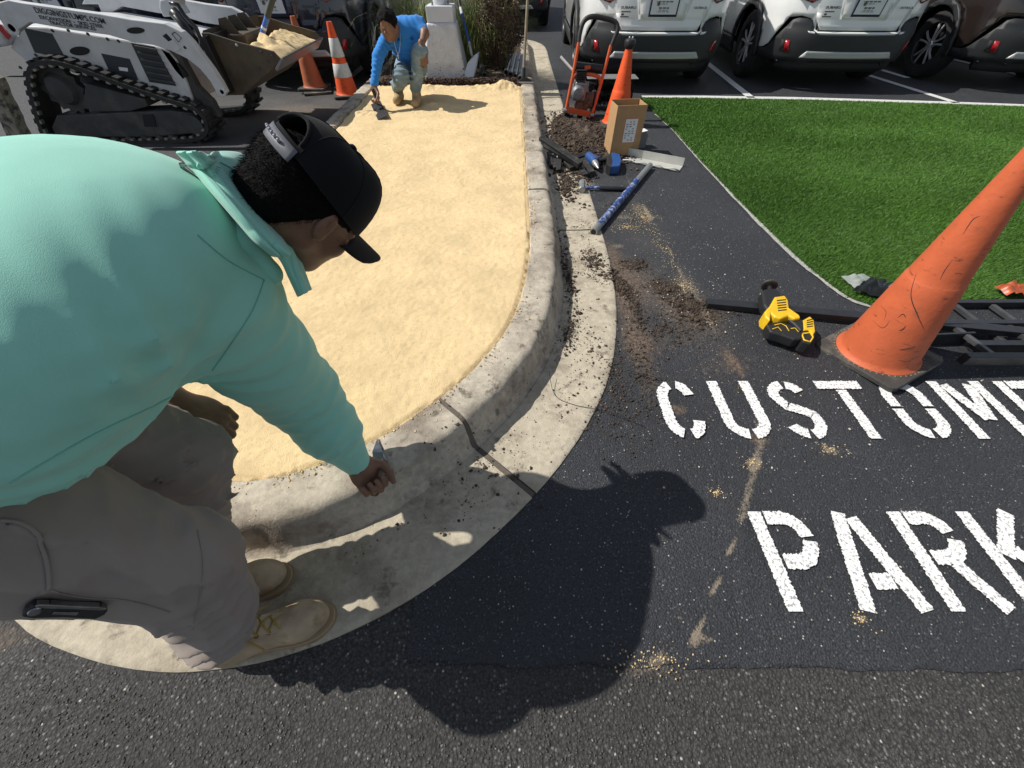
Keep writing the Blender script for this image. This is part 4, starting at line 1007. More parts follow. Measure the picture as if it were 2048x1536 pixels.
def make_suv(paint):
    c = empty('suv', (0, 0, 0)); up = ufor(.62)
    mirror = lambda P: [(-x, z) for x, z in reversed(P)]
    # painted shell: all round the sides, arches cut out, and down to the bumper moulding at the rear
    side = [(.50, .60), (.60, .70), (.72, .72), (.86, .70), (1.02, .44), (1.10, .40)]+arch(UR, .43, lo=.38)+arch(UF, .43, lo=.38)+[(UEND-.35, .5), (UEND-.35, .98)]
    sidep = side+[(UR+.2, 1.02), (.58, 1.0)]
    patch('side_panel', sidep, 0, paint, c); patch('side_panel', mirror(sidep), 0, paint, c)
    lip = [(-.60, .60), (-.52, .615), (-.47, .592), (.47, .592), (.52, .615), (.60, .60), (.54, .572), (.44, .562), (-.44, .562), (-.54, .572)]
    patch('bumper_lip', lip, .006, paint, c, dz=.02)
    gate = [(-.455, .605), (.455, .605), (.54, .70), (.60, .86), (.60, 1.0), (-.60, 1.0), (-.60, .86), (-.54, .70)]
    patch('tailgate', gate, .004, paint, c)
    gap = [(-.47, .597), (.47, .597), (.56, .69), (.615, .86), (.615, 1.0), (-.615, 1.0), (-.615, .86), (-.56, .69)]
    patch('tailgate_gap', gap, -.004, M_under, c, dz=.02)
    rec = [(-.27, .69), (.27, .69), (.36, .98), (-.36, .98)]
    patch('plate_recess', rec, .0075, paint, c, thick=.008); patch('recess_floor', [(-.25, .70), (.25, .70), (.33, .985), (-.33, .985)], .0085, paint, c, thick=.003)
    hornR = [(.44, .565), (.52, .60), (.57, .685), (.64, .70), (.74, .70), (.80, .68), (.90, .54), (1.0, .42), (1.08, .385), (UR-.44, .385), (UR-.40, .30)]
    bump = [(-x, z) for x, z in reversed(hornR)]+[(-.44, .565)][:0]
    poly = hornR+[(.8, .30), (.5, .30), (-.5, .30), (-.8, .30)]+list(reversed([(-x, z) for x, z in hornR]))
    patch('bumper_cladding', poly, .012, M_clad, c, thick=.03)
    low = [(-.85, .20), (.85, .20), (.85, .31), (-.85, .31)]
    patch('bumper_valance', low, -.02, M_clad, c, thick=.05)
    patch('skid_plate', [(-.56, .345), (.56, .345), (.50, .41), (-.50, .41)], .028, M_chrome, c, thick=.02, dz=.03)
    for sg in (-1, 1):
        P = [(.70, .40), (.76, .40), (.78, .50), (.73, .50)]; patch('reflector', P if sg > 0 else mirror(P), .020, M_red, c, thick=.006)
        P = [(.76, .39), (.82, .40), (.83, .50), (.785, .50)]
        patch('bumper_vent', P if sg > 0 else mirror(P), .016, M_under, c, thick=.004)
        P = [(.60, .86), (.66, .83), (.98, .90), (1.12, 1.0), (.62, 1.03)]; patch('tail_lamp', P if sg > 0 else mirror(P), .012, M_lamp, c, thick=.02)
        for uc in (UR, UF):
            P = arch(uc, .455, lo=.30)+list(reversed(arch(uc, .395, lo=.30))); patch('wheel_arch', P if sg > 0 else mirror(P), .012, M_clad, c, thick=.04, du=.05, dz=.04)
        P = [(UR+.42, .20), (UF-.42, .20), (UF-.43, .38), (UR+.43, .38)]; patch('sill', P if sg > 0 else mirror(P), .010, M_clad, c, thick=.03)
        for uc, y in ((UR, .93), (UF, 3.67)):
            w = wheel(); w.name = 'wheel'; w.parent = c; w.matrix_local = Matrix.Translation((sg*.815, y, .362)) @ Matrix.Rotation(sg*PI/2, 4, 'Y')
    # cabin, windows, roof, bonnet, underbody
    cab = MB()
    def ring(y, z0, z1, w0, w1): return [(-w0, y, z0), (-w1, y, z1-.06), (-w1+.1, y, z1), (w1-.1, y, z1), (w1, y, z1-.06), (w0, y, z0)]
    cab.loft([ring(.17, .94, 1.02, .80, .76), ring(.36, .94, 1.26, .86, .72), ring(.62, .94, 1.56, .88, .66), ring(.95, .94, 1.64, .88, .66), ring(2.0, .94, 1.67, .89, .68), ring(2.7, .94, 1.62, .89, .66), ring(3.3, .94, 1.22, .88, .74), ring(3.55, .94, 1.03, .88, .80)])
    cab.build('cabin', paint, c, smooth='auto', angle=40)
    for sg in (-1, 1):
        for y0, y1, y2, y3 in ((.72, .98, 1.02, 1.48), (1.55, 1.55, 2.35, 2.35), (2.43, 2.43, 2.62, 3.12)):
            z0, z1 = 1.04, 1.53
            def wpt(y, z): t = (z-.94)/.66; return (sg*(.885-.215*t+.012), y, z)
            MB().add([wpt(y0, z0), wpt(y3, z0), wpt(y2, z1), wpt(y1, z1)], [(0, 1, 2, 3)]).build('side_window', M_glass, c)
    MB().add([(-.66, .20, 1.07), (.66, .20, 1.07), (.56, .555, 1.54), (-.56, .555, 1.54)], [(0, 1, 2, 3)]).build('rear_window', M_glass, c)
    MB().add([(-.70, 3.42, 1.10), (.70, 3.42, 1.10), (.58, 2.78, 1.60), (-.58, 2.78, 1.60)], [(0, 1, 2, 3)]).build('windscreen', M_glass, c)
    MB().loft([[(-.60, .50, 1.57), (.60, .50, 1.57), (.60, .50, 1.60), (-.60, .50, 1.60)], [(-.62, .80, 1.60), (.62, .80, 1.60), (.62, .80, 1.645), (-.62, .80, 1.645)]]).build('spoiler', paint, c, bevel=.01)
    for sg in (-1, 1): MB().tube([(sg*.62, .8, 1.63), (sg*.62, 1.0, 1.70), (sg*.62, 2.5, 1.70), (sg*.62, 2.7, 1.62)], .018, 8).build('roof_rail', M_clad, c, smooth=True)
    MB().loft([[(-.86, 3.5, .96), (.86, 3.5, .96), (.80, 3.5, 1.03), (-.80, 3.5, 1.03)], [(-.84, 4.2, .93), (.84, 4.2, .93), (.72, 4.2, 1.0), (-.72, 4.2, 1.0)], [(-.62, 4.72, .82), (.62, 4.72, .82), (.5, 4.72, .88), (-.5, 4.72, .88)]]).build('bonnet', paint, c, smooth='auto', bevel=.02)
    MB().box(-.70, .70, .35, 4.5, .26, .9).build('underbody', M_under, c)
    MB().tube([(-.5, .5, .24), (-.1, .42, .24), (.3, .42, .24), (.5, .5, .24)], .075, 10).build('muffler', M_under, c, smooth=True)
    # plate and badges
    pf = MB().box(-.165, .165, -.008, .004, .722, .885, TM((0, .104, 0), (R(4), 0, 0))).build('plate_frame', M_blue, c, bevel=.004)
    MB().box(-.148, .148, -.0115, -.002, .745, .872, TM((0, .104, 0), (R(4), 0, 0))).build('paper_plate', M_plate, pf)
    tm = Matrix.Translation((0, .066, 0)) @ Matrix.Rotation(R(86), 4, 'X')
    def pr(body, x, z, size, mat, y=0.0, bold=.0006, width=None):
        return text_mesh(body, size, 'badge_lettering', mat, c, Matrix.Translation((x, y, z)) @ Matrix.Rotation(R(88), 4, 'X'), depth=.0012, bold=bold, width=width)
    pr('SUBARU', -.50, .80, .030, M_badge, .037, .0012, .175); pr('OUTBACK', .345, .80, .026, M_badge, .037, .0010, .15)
    pl = MB()
    for x0, x1, z, h_ in ((-.10, .09, .853, .010), (-.07, .06, .800, .013), (-.06, .05, .782, .005), (-.08, .08, .768, .005), (-.09, .03, .835, .006)):
        n = int((x1-x0)/.009)
        for i in range(n):
            if (i*7+int(z*1000)) % 5: pl.box(x0+i*.009, x0+i*.009+.0065, -.0135, -.0115, z-h_/2, z+h_/2, TM((0, .104, 0), (R(4), 0, 0)))
    tag(pl.build('plate_print', M_blue, pf), kind='stuff')
    MB().lathe([(0, 0), (.018, 0), (.018, .0022), (0, .0022)], 14, TM((-.075, .0335, .832), (R(86), 0, 0))).build('plate_emblem', nmat('olive print', (.12, .11, .05), .6) if 'olive print' not in bpy.data.materials else bpy.data.materials['olive print'], pf)
    st = MB()
    for x0, z, w_, h_ in ((-.49, .765, .11, .010), (-.495, .722, .10, .010), (-.485, .742, .030, .018)): st.box(x0, x0+w_, -.002, .001, z-h_/2, z+h_/2, TM((0, .040, 0)))
    st.build('dealer_badge', M_badge, c)
    return c
M_badge = nmat('badge', (.10, .11, .11), .3, metal=.7)
def suv_copy(src, loc, rz, paint, label, group=None):
    r = dup(src, loc, rz, label, group)
    if paint is not M_white:
        for ch in r.children:
            for i, sl_ in enumerate(ch.material_slots):
                if sl_.material is M_white: sl_.link = 'OBJECT'; sl_.material = paint
    r['category'] = 'car'; return r
suv = make_suv(M_white); GRP = 'cars parked in rows behind the island'
tag(suv, 'white suv with black bumper parked behind the orange framed machine', 'car', GRP); suv.location = (1.77, 6.20, 0); suv.rotation_euler.z = R(-2)
c2 = suv_copy(suv, (4.16, 6.20, 0), R(-2.5), M_white, 'white suv parked between the other white car and the dark brown car', GRP)
c3 = suv_copy(suv, (6.72, 6.16, 0), R(0), M_brown, 'dark brown suv at the right end of the row, silver spoked wheel showing', GRP)
c4 = suv_copy(suv, (-2.84, 6.30, 0), R(0), M_navy, 'dark navy suv parked behind the loader bucket and the two cones', GRP)
c5 = suv_copy(suv, (-5.55, 6.40, 0), R(0), M_navy, 'navy suv mostly hidden behind the white tracked loader', GRP)
c6 = suv_copy(suv, (-.10, 11.3, 0), R(0), M_grey, 'silver car on the far side of the island behind the bush', GRP)

# ---- tracked loader
YN = 4.30
def pz(pts, y=YN): return [(lambda q: (q.x, q.z))(Yp(u, v, y)) for u, v in pts]
M_ldw = nmat('loader white paint', (.56, .57, .58), .45, var=.08, vscale=8, col2=(.30, .28, .25), c2scale=3.5, c2lo=.55, c2hi=.8, c2amt=.7, bump=.05, bscale=60, rvar=.1)
M_dkp = nmat('dark panel', (.018, .026, .034), .45)
M_rub = nmat('track rubber', (.022, .022, .022), .8, var=.3, vscale=20, bump=.4, bscale=90, col2=(.07, .06, .05), c2scale=6, c2lo=.55, c2hi=.75, c2amt=.7)
M_bkt = nmat('worn bucket steel', (.085, .068, .048), .65, metal=.35, var=.25, vscale=7, col2=(.16, .10, .05), c2scale=5, c2lo=.5, c2hi=.75, c2amt=.8, bump=.3, bscale=50, rvar=.1)
M_hyd = nmat('black hydraulic', (.012, .012, .014), .3)
ld = empty('tracked_loader', (-3.7, 4.8, 0), 0, 'white tracked loader with lettering on its arm and a rusty bucket raised', 'loader'); LP = []
# track: belt round a rear sprocket and front idler
outer = spline([(p[0], p[1], 0) for p in pz([(62, 128), (98, 119), (150, 130), (240, 163), (330, 194), (390, 214), (414, 238), (418, 264), (400, 280), (360, 285), (300, 287), (200, 289), (120, 286), (84, 262), (66, 210), (55, 160)])], 6, closed=True)
def inset(P, d):
    n = len(P); out = []; c = sum(P, Vector((0, 0, 0)))/n
    for i in range(n):
        t = (P[(i+1) % n]-P[i-1]).normalized(); q = Vector((-t.y, t.x, 0)); q = q if q.dot(c-P[i]) > 0 else -q; out.append(P[i]+q*d)
    return out
inner = inset(outer, .035)
def track(y0, y1):
    mb = MB(); n = len(outer)
    rings = [[(p.x, y, p.y) for p in P] for P, y in ((inner, y0), (outer, y0), (outer, y1), (inner, y1), (inner, y0))]
    mb.loft(rings, cap=False); o = mb.build('track_belt', M_rub, smooth='auto', angle=40)
    # lugs outside, guide teeth inside
    lg = MB(); gt = MB(); R_ = resample(outer, .085); Q = resample(inner, .085)
    for P, B, h_ in ((R_, lg, -.022),):
        for i in range(len(P)-1):
            p = P[i]; t = (P[i+1]-p).normalized(); q = Vector((-t.y, t.x, 0)); c = sum(outer, Vector())/n; q = q if q.dot(p-c) > 0 else -q
            M = frame((p.x, 0, p.y), (t.x, 0, t.y), (0, 1, 0), (q.x, 0, q.y)); B.box(-.022, .022, y0+.01, y0+(y1-y0)*.48, 0, .022, M); B.box(-.062, -.018, y0+(y1-y0)*.52, y1-.01, 0, .022, M)
    for i in range(len(Q)-1):
        p = Q[i]; t = (Q[i+1]-p).normalized(); q = Vector((-t.y, t.x, 0)); c = sum(outer, Vector())/n; q = q if q.dot(p-c) > 0 else -q
        gt.box(-.016, .016, y0-.004, y0+.03, -.014, .002, frame((p.x, 0, p.y), (t.x, 0, t.y), (0, 1, 0), (q.x, 0, q.y)))
    a = lg.build('tread_lug', M_rub, o); tag(a, kind='stuff'); b = gt.build('guide_lug', nmat('worn lug', (.26, .25, .22), .5, metal=.4) if 'worn lug' not in bpy.data.materials else bpy.data.materials['worn lug'], o); tag(b, kind='stuff')
    return o
LP += [track(YN-.02, YN+.26), track(YN+.86, YN+1.14)]
# undercarriage plates, rollers, sprocket
M_uc = nmat('undercarriage paint', (.045, .047, .047), .7, var=.3, vscale=10, col2=(.13, .11, .09), c2scale=6, c2lo=.5, c2hi=.7, c2amt=.6)
LP.append(MB().prism(pz([(165, 168), (285, 200), (292, 215), (255, 225), (178, 226), (162, 206)]), YN+.03, YN+.25, 'y').build('track_frame', M_uc, bevel=.008))
LP.append(MB().prism(pz([(110, 232), (340, 222), (385, 228), (398, 248), (390, 268), (300, 276), (110, 276), (100, 255)]), YN+.015, YN+.24, 'y').build('roller_frame', M_uc, bevel=.012))
LP.append(MB().prism(pz([(284, 230), (305, 230), (312, 254), (288, 254)]), YN+.005, YN+.016, 'y').build('frame_opening', M_under))
sp = Yp(100, 168, YN); spz = MB()
pr_ = [(r_*math.cos(a), r_*math.sin(a)) for k in range(14) for a, r_ in ((2*PI*k/14, .20), (2*PI*(k+.5)/14, .165))]
LP.append(MB().prism(pr_, YN+.06, YN+.12, 'y', TM((sp.x+.02, 0, sp.z-.05))).build('sprocket', M_uc)); LP.append(MB().lathe([(0, 0), (.13, 0), (.10, -.05), (.04, -.07), (0, -.07)], 20, TM((sp.x+.02, YN+.07, sp.z-.05), (-PI/2, 0, 0))).build('drive_motor', M_uc, smooth='auto'))
for u, v, r_ in ((388, 250, .085), (345, 276, .03), (320, 277, .03), (290, 278, .03), (260, 279, .03), (230, 280, .03), (200, 281, .03), (150, 282, .03)):
    q = Yp(u, v, YN); LP.append(MB().lathe([(0, -.01), (r_, -.01), (r_, .06), (0, .06)], 20, TM((q.x, YN+.0, q.z), (-PI/2, 0, 0))).build('idler_wheel' if r_ > .05 else 'roller', M_uc, smooth='auto'))
# body
B0 = YN+.10
bp = MB().prism(pz([(20, 96), (42, 52), (90, 54), (262, 82), (330, 96), (352, 120), (372, 160), (388, 205), (340, 190), (240, 155), (150, 126), (105, 112), (75, 120), (58, 140), (50, 120)], B0), B0, B0+1.02, 'y').build('body_panel', M_ldw, bevel=.012); LP.append(bp)
def plq(name, pts, y0, y1, mat, par=None, bevel=.0):
    o = MB().prism(pz(pts, y0), y0, y1, 'y').build(name, mat, bevel=bevel); LP.append(o); return o
plq('window_panel', [(47, 55), (103, 67), (130, 117), (69, 105)], B0-.006, B0+.0, M_dkp, bevel=.002)
plq('service_panel', [(202, 107), (258, 118), (276, 160), (223, 152)], B0-.006, B0, M_dkp)
plq('decal', [(237, 134), (255, 136), (256, 143), (239, 141)], B0-.009, B0-.0065, M_plate)
plq('vent_opening', [(262, 86), (309, 94), (352, 172), (299, 164)], B0-.006, B0, M_dkp)
for k in range(6):
    t = (k+.6)/6; a = (262+37*t, 86+78*t); b = (309+43*t, 94+78*t); plq('louver', [(a[0]+2, a[1]-3), (b[0]-2, b[1]-3), (b[0]-1, b[1]+1), (a[0]+3, a[1]+1)], B0-.022, B0-.008, M_uc)
ov = [(159+20*math.cos(a)*(1 if abs(math.cos(a)) < .8 else 1), 102+9*math.sin(a)) for a in [2*PI*k/20 for k in range(20)]]
plq('hand_slot', ov, B0-.005, B0, M_under)
for u, v in ((105, 61), (137, 61), (176, 68), (215, 78), (237, 82), (72, 110), (41, 135)):
    q = Yp(u, v, B0); LP.append(MB().lathe([(0, 0), (.013, 0), (.010, -.008), (0, -.009)], 8, TM((q.x, B0, q.z), (PI/2, 0, 0)) @ TM((0, 0, 0), (PI, 0, 0))).build('bolt', M_uc, smooth='auto'))
plq('rear_cowl', [(-60, 40), (0, 55), (15, 92), (-10, 96), (-70, 90)], B0-.05, B0+.9, M_ldw, bevel=.02)
plq('rear_light', [(-4, 48), (2, 50), (20, 74), (16, 80), (0, 62)], B0-.06, B0-.045, M_red)
plq('front_guard', [(352, 95), (330, 92), (318, 96), (392, 222), (440, 236), (425, 205), (395, 175), (370, 130)], B0+.02, B0+.10, M_uc, bevel=.01)
plq('radiator_screen', [(322, 98), (338, 106), (375, 150), (366, 158), (350, 140)], B0+.0, B0+.02, M_under)
# lift arms
arm_poly = [(-30, 12), (15, 0), (40, 5), (130, 18), (200, 28), (262, 39), (328, 47), (363, 64), (383, 84), (398, 104), (425, 140), (441, 165), (452, 186), (446, 194), (436, 190), (420, 162), (400, 138), (375, 118), (340, 101), (305, 90), (264, 84), (217, 70), (150, 61), (60, 45), (40, 58), (28, 68), (12, 60), (0, 40), (-40, 40)]
A0 = YN-.06
arm = MB().prism(pz(arm_poly, A0), A0, A0+.07, 'y').build('lift_arm', M_ldw, bevel=.006); LP.append(arm)
arm2 = MB().prism(pz(arm_poly, A0), A0+1.12, A0+1.19, 'y').build('lift_arm', M_ldw, bevel=.006); LP.append(arm2)
plq('arm_slot', [(271+18*math.cos(a), 61+6.5*math.sin(a)) for a in [2*PI*k/16 for k in range(16)]], A0-.004, A0, M_under)
plq('arm_window', [(325, 72), (332, 67), (346, 82), (340, 86)], A0-.004, A0, M_under)
plq('arm_bracket', [(335, 84), (346, 79), (362, 98), (352, 104)], A0-.008, A0, M_ldw, bevel=.002)
fr_ = pz([(344, 68), (350, 64), (363, 76), (357, 84)], A0)
LP.append(MB().tube([(x, A0-.002, z) for x, z in fr_+fr_[:1]], .003, 5).build('maker_badge', M_uc))
for u, v, r_ in ((24, 56, .045), (444, 184, .030), (370, 95, .010)):
    q = Yp(u, v, A0); LP.append(MB().lathe([(0, 0), (r_*.6, 0), (r_*.6, .006), (r_, .006), (r_, -.012), (0, -.012)], 20, TM((q.x, A0, q.z), (PI/2, 0, 0))).build('pivot_pin', M_ldw if r_ > .02 else M_uc, smooth='auto', bevel=.002))
for body_, (u0, v0), (u1, v1), sz in (('DIGGINGSTUMPS.COM', (69, 20), (209, 43), .050), ('EXCAVATION  •  SKID STEER', (79, 34), (206, 53), .031), ('TRACTOR SERVICES', (99, 45), (192, 58), .031)):
    a, b = Yp(u0, v0, A0), Yp(u1, v1, A0); dx, dz_ = b.x-a.x, b.z-a.z
    M = Matrix.Translation((a.x, A0-.0035, a.z)) @ Matrix.Rotation(-math.atan2(dz_, dx), 4, 'Y') @ Matrix.Rotation(PI/2, 4, 'X')
    LP.append(text_mesh(body_, sz, 'arm_lettering', M_dkp, None, M, depth=.0008, bold=.0003, width=math.hypot(dx, dz_)))
# tilt cylinder, coupler
def ytube(name, pts, r_, y, mat):
    P = [Yp(u, v, y) for u, v in pts]; o = MB().tube(P, r_, 12).build(name, mat, smooth=True); LP.append(o); return o
plq('cylinder_bracket', [(318, 0), (350, -10), (350, 12), (362, 30), (340, 33), (326, 34), (318, 16)], A0+.45, A0+.62, M_ldw, bevel=.01)
ytube('tilt_cylinder', [(345, 22), (385, 62)], .045, A0+.45, M_hyd); ytube('cylinder_rod', [(385, 62), (408, 84)], .022, A0+.45, M_alloy)
ytube('tilt_cylinder', [(350, 30), (400, 92)], .03, A0+.2, M_hyd)
ytube('hydraulic_hose', [(340, 6), (356, 10), (368, 30), (392, 55), (402, 80), (404, 110), (418, 135), (444, 172), (452, 186)], .016, A0+.12, M_hyd)
plq('coupler_plate', [(398, 78), (408, 72), (430, 118), (462, 186), (452, 192), (425, 140)], A0+.1, A0+.9, M_hyd, bevel=.005)
# bucket
K0, K1 = YN+.12, YN+1.22
prof = [(402, 66), (452, 191), (487, 190), (563, 121), (546, 103), (521, 96), (474, 84), (417, 66)]
bk = plq('bucket_side', prof, K0, K0+.022, M_bkt, bevel=.003); P0 = pz(prof, K0)
for o in (MB().prism(P0, K1, K1+.022, 'y').build('bucket_side', M_bkt, bevel=.003),): LP.append(o)
sh = pz([(402, 66), (412, 90), (430, 135), (448, 182), (460, 190), (487, 190), (525, 156), (563, 121)], K0); inn = [(x+.012, z+.014) for x, z in sh]
LP.append(MB().prism(sh+list(reversed(inn)), K0+.022, K1, 'y').build('bucket_shell', M_bkt))
le = P0[3]; LP.append(MB().prism([(le[0]-.07, le[1]-.075), (le[0]+.012, le[1]+.006), (le[0]+.0, le[1]+.014), (le[0]-.085, le[1]-.055)], K0-.005, K1+.027, 'y').build('cutting_edge', M_steel if 'M_steel' in globals() else M_alloy))
for y in (K0+.3, K0+.48, K0+.66): LP.append(MB().prism([(P0[0][0]-.01, P0[0][1]-.05), (P0[0][0]+.03, P0[0][1]+.06), (P0[0][0]+.10, P0[0][1]+.07), (P0[0][0]+.20, P0[0][1]-.10)], y, y+.014, 'y').build('bucket_bracket', M_bkt))
LP.append(MB().box(P0[0][0]+.04, P0[0][0]+.22, K0+.28, K0+.70, P0[0][1]-.13, P0[0][1]-.04, None).build('bucket_step', M_bkt, bevel=.01))
for u, v in ((419, 77), (473, 90), (522, 104), (544, 112), (536, 121), (520, 136)):
    q = Yp(u, v, K0); LP.append(MB().lathe([(0, 0), (.012, 0), (.008, .008), (0, .009)], 8, TM((q.x, K0, q.z), (PI/2, 0, 0))).build('bolt', M_alloy if v < 100 else M_uc, smooth='auto'))
adopt(ld, LP)
# sand heap riding in the bucket
hx0, hx1 = Yp(470, 100, K0).x, P0[3][0]
def heap(a, b):
    x = hx0-.25+(hx1-.03-hx0+.25)*a; y = K0+.03+(K1-K0-.04)*b
    zt = interp(x, [P0[7][0], P0[4][0], P0[3][0]], [P0[7][1], P0[4][1], P0[3][1]])
    bm = math.sin(PI*min(1, max(0, b)))**.5*math.sin(PI*min(1, a*.9+.05))
    n = mnoise.noise(Vector((x*9, y*9, 2)))*.05+mnoise.noise(Vector((x*30, y*30, 5)))*.02
    return (x, y, zt-.07+.07*bm+n*bm-.16*(1-smooth(.30, .62, np.array(a)).item()))
hp_ = MB().sheet(heap, 44, 60).build('sand_heap', M_sand, smooth=True, fix=False); tag(hp_, 'heap of yellow sand filling the rusty loader bucket', 'sand')
# shovel standing in the bucket sand
M_bluep = nmat('blue fibreglass', (.07, .17, .55), .4, var=.1, vscale=30); M_grip = nmat('grey rubber grip', (.07, .075, .06), .8); M_whitep = nmat('white label', (.7, .72, .75), .5)
sv_ = empty('shovel', tuple(Yp(516, 94, 4.95)), 0, 'blue handled shovel standing in the sand of the loader bucket', 'shovel')
a, b = Yp(515, 100, 4.95), Yp(540, 14, 4.95)
def seg_(t0, t1, r_, mat, nm): return MB().tube([a.lerp(b, t0), a.lerp(b, t1)], r_, 14).build(nm, mat, smooth='auto')
top = a+(b-a)*1.25
adopt(sv_, [seg_(-.35, .15, .026, M_grip, 'ferrule'), seg_(.15, .78, .021, M_bluep, 'handle'), seg_(.50, .56, .0225, M_whitep, 'label_band'), seg_(.78, 1.22, .026, M_grip, 'grip')])
# weathered timber by the loader
M_tim = nmat('weathered timber', (.26, .24, .18), .9, var=.3, vscale=20, bump=.7, bscale=70, col2=(.05, .05, .045), c2scale=16, c2lo=.52, c2hi=.62)
a, b = Yp(-20, 150, 3.9), Yp(52, 298, 3.9); mb = MB(); nn = 14; rr = []
for i in range(nn+1):
    t = i/nn; p = a.lerp(b, t); w = .06+.012*mnoise.noise(Vector((t*7, 0, 0))); d = (b-a).normalized(); q = Vector((-d.z, 0, d.x))
    rr.append([tuple(p+q*w*s1+Vector((0, s2*.05, 0))+q*.012*mnoise.noise(Vector((t*9, s1, s2)))) for s1, s2 in ((-1, -1), (1, -1), (1, 1), (-1, 1))])
tag(mb.loft(rr).build('timber', M_tim, bevel=.004), 'weathered grey timber leaning at the far left beside the loader track', 'timber')
# ------------------------------------------------------------------ cones
def cone_mat(name, col, dark):
    m = nmat(name, col, .55, var=.10, vscale=10, col2=dark, c2scale=9, c2lo=.60, c2hi=.70, c2amt=.55, bump=.15, bscale=60, spec=.35)
    N = m.node_tree.nodes; L = m.node_tree.links; b = N['Principled BSDF']; src = b.inputs['Base Color'].links[0].from_socket
    tc = N.new('ShaderNodeTexCoord'); mp_ = N.new('ShaderNodeMapping'); mp_.inputs['Scale'].default_value = (9, 9, 30); mp_.inputs['Rotation'].default_value = (.5, .3, 0); L.new(tc.outputs['Object'], mp_.inputs[0])
    n = N.new('ShaderNodeTexNoise'); n.inputs['Scale'].default_value = 1.4; n.inputs['Detail'].default_value = 8; n.inputs['Roughness'].default_value = .7; L.new(mp_.outputs[0], n.inputs['Vector'])
    r = N.new('ShaderNodeMapRange'); r.inputs[1].default_value = .59; r.inputs[2].default_value = .67; r.inputs[4].default_value = .8; L.new(n.outputs[0], r.inputs[0])
    x = N.new('ShaderNodeMix'); x.data_type = 'RGBA'; L.new(r.outputs[0], x.inputs[0]); L.new(src, x.inputs[6]); x.inputs[7].default_value = (.06, .035, .03, 1); L.new(x.outputs[2], b.inputs['Base Color']); return m
M_orF = cone_mat('faded orange', (.52, .115, .045), (.27, .085, .05)); M_orB = cone_mat('bright orange', (.78, .10, .022), (.45, .07, .03)); M_orO = cone_mat('old orange', (.42, .12, .05), (.18, .06, .035))
M_cbase = nmat('cone base rubber', (.045, .042, .038), .85, var=.3, vscale=12, col2=(.17, .155, .125), c2scale=7, c2lo=.48, c2hi=.68, c2amt=.8, bump=.4, bscale=70)
M_refl = nmat('white reflective band', (.62, .63, .60), .45, var=.1, vscale=30, col2=(.4, .38, .33), c2scale=18, c2lo=.55, c2hi=.7, c2amt=.5)
def make_cone(mat, H_=.70, r0=.142, r1=.032, bw=.185, bands=()):
    t = empty('traffic_cone'); rd = .03; pl = []
    for sx, sy in ((1, 1), (-1, 1), (-1, -1), (1, -1)):
        for k in range(5):
            a = math.atan2(sy, sx)-PI/4+PI/2*k/4; pl.append((sx*(bw-rd)+rd*math.cos(a), sy*(bw-rd)+rd*math.sin(a)))
    b = MB().prism(pl, .004, .030, 'z').build('base', M_cbase, t, bevel=.006, seg=3)
    for k in range(44):
        a = 2*PI*k/44; MBk.box(-.004, .004, -.0025, .0025, 0, .003, Matrix.Rotation(a, 4, 'Z') @ TM((r0+.022, 0, .029))) if False else None
    rv = MB()
    for k in range(48):
        a = 2*PI*k/48; rv.lathe([(0, .0025), (.0028, .0018), (.0035, 0)], 5, Matrix.Rotation(a, 4, 'Z') @ TM((r0+.024, 0, .030)))
    tag(rv.build('base_stud', nmat('ochre stud', (.26, .19, .10), .7) if 'ochre stud' not in bpy.data.materials else bpy.data.materials['ochre stud'], b), kind='stuff')
    def rr(z): return r0+(r1-r0)*(z-.05)/(H_-.05)
    prof = [(r0+.018, .028), (r0+.014, .034), (r0+.004, .042), (r0, .055)]+[(rr(z), z) for z in np.linspace(.08, H_*.46, 8)]+[(rr(H_*.46)-.001, H_*.463), (rr(H_*.47)-.0025, H_*.47)]+[(rr(z)-.0025, z) for z in np.linspace(H_*.5, H_-.012, 10)]+[(r1-.002, H_-.003), (r1-.008, H_), (r1-.011, H_-.004), (r1-.012, H_-.08)]
    MB().lathe(prof, 48, cap=False).build('cone_body', mat, t, smooth='auto', angle=50)
    for z0, z1 in bands:
        MB().lathe([(rr(z0)+.001, z0), (rr(z0)+.0025, z0+.002), (rr(z1)+.0010, z1-.002), (rr(z1)-.001, z1)], 40, cap=False).build('reflective_band', M_refl, t, smooth=True)
    return t
k1 = make_cone(M_orO, r0=.125, bw=.17); k1.location = (-2.60, 6.28, .03); tag(k1, 'faded plain orange cone beside the loader bucket, set on a spare rubber base', 'traffic cone', 'traffic cones around the work site')
sb_ = MB().box(-.17, .17, -.17, .17, 0, .028, TM((-2.55, 6.22, .004), (0, 0, .35))).build('cone_base_plate', M_cbase, bevel=.005); tag(sb_, 'black rubber plate lying under the faded orange cone by the bucket', 'base plate')
k2 = make_cone(M_orB, r0=.125, bw=.17, bands=((.20, .33), (.39, .56))); k2.location = (-2.10, 6.03, .006); k2.rotation_euler.z = .3; tag(k2, 'bright orange cone with two white reflective bands beside the left kerb', 'traffic cone', 'traffic cones around the work site')
k3 = make_cone(M_orB, r0=.135, bw=.17, H_=.66); k3.location = (1.13, 4.88, .0); tag(k3, 'orange cone with a black cap and grey tape marks behind the cardboard box', 'traffic cone', 'traffic cones around the work site')
M_capb = nmat('black plastic', (.015, .016, .02), .4)
MB().lathe([(.034, .63), (.040, .635), (.052, .655), (.054, .685), (.046, .70), (.02, .705), (0, .705)], 20).build('cap_light', M_capb, k3, smooth='auto')
for dx in (-.012, .018): MB().lathe([(0, .722), (.008, .718), (.009, .700)], 8, TM((dx, 0, 0))).build('cap_screw', M_chrome, k3, smooth=True)
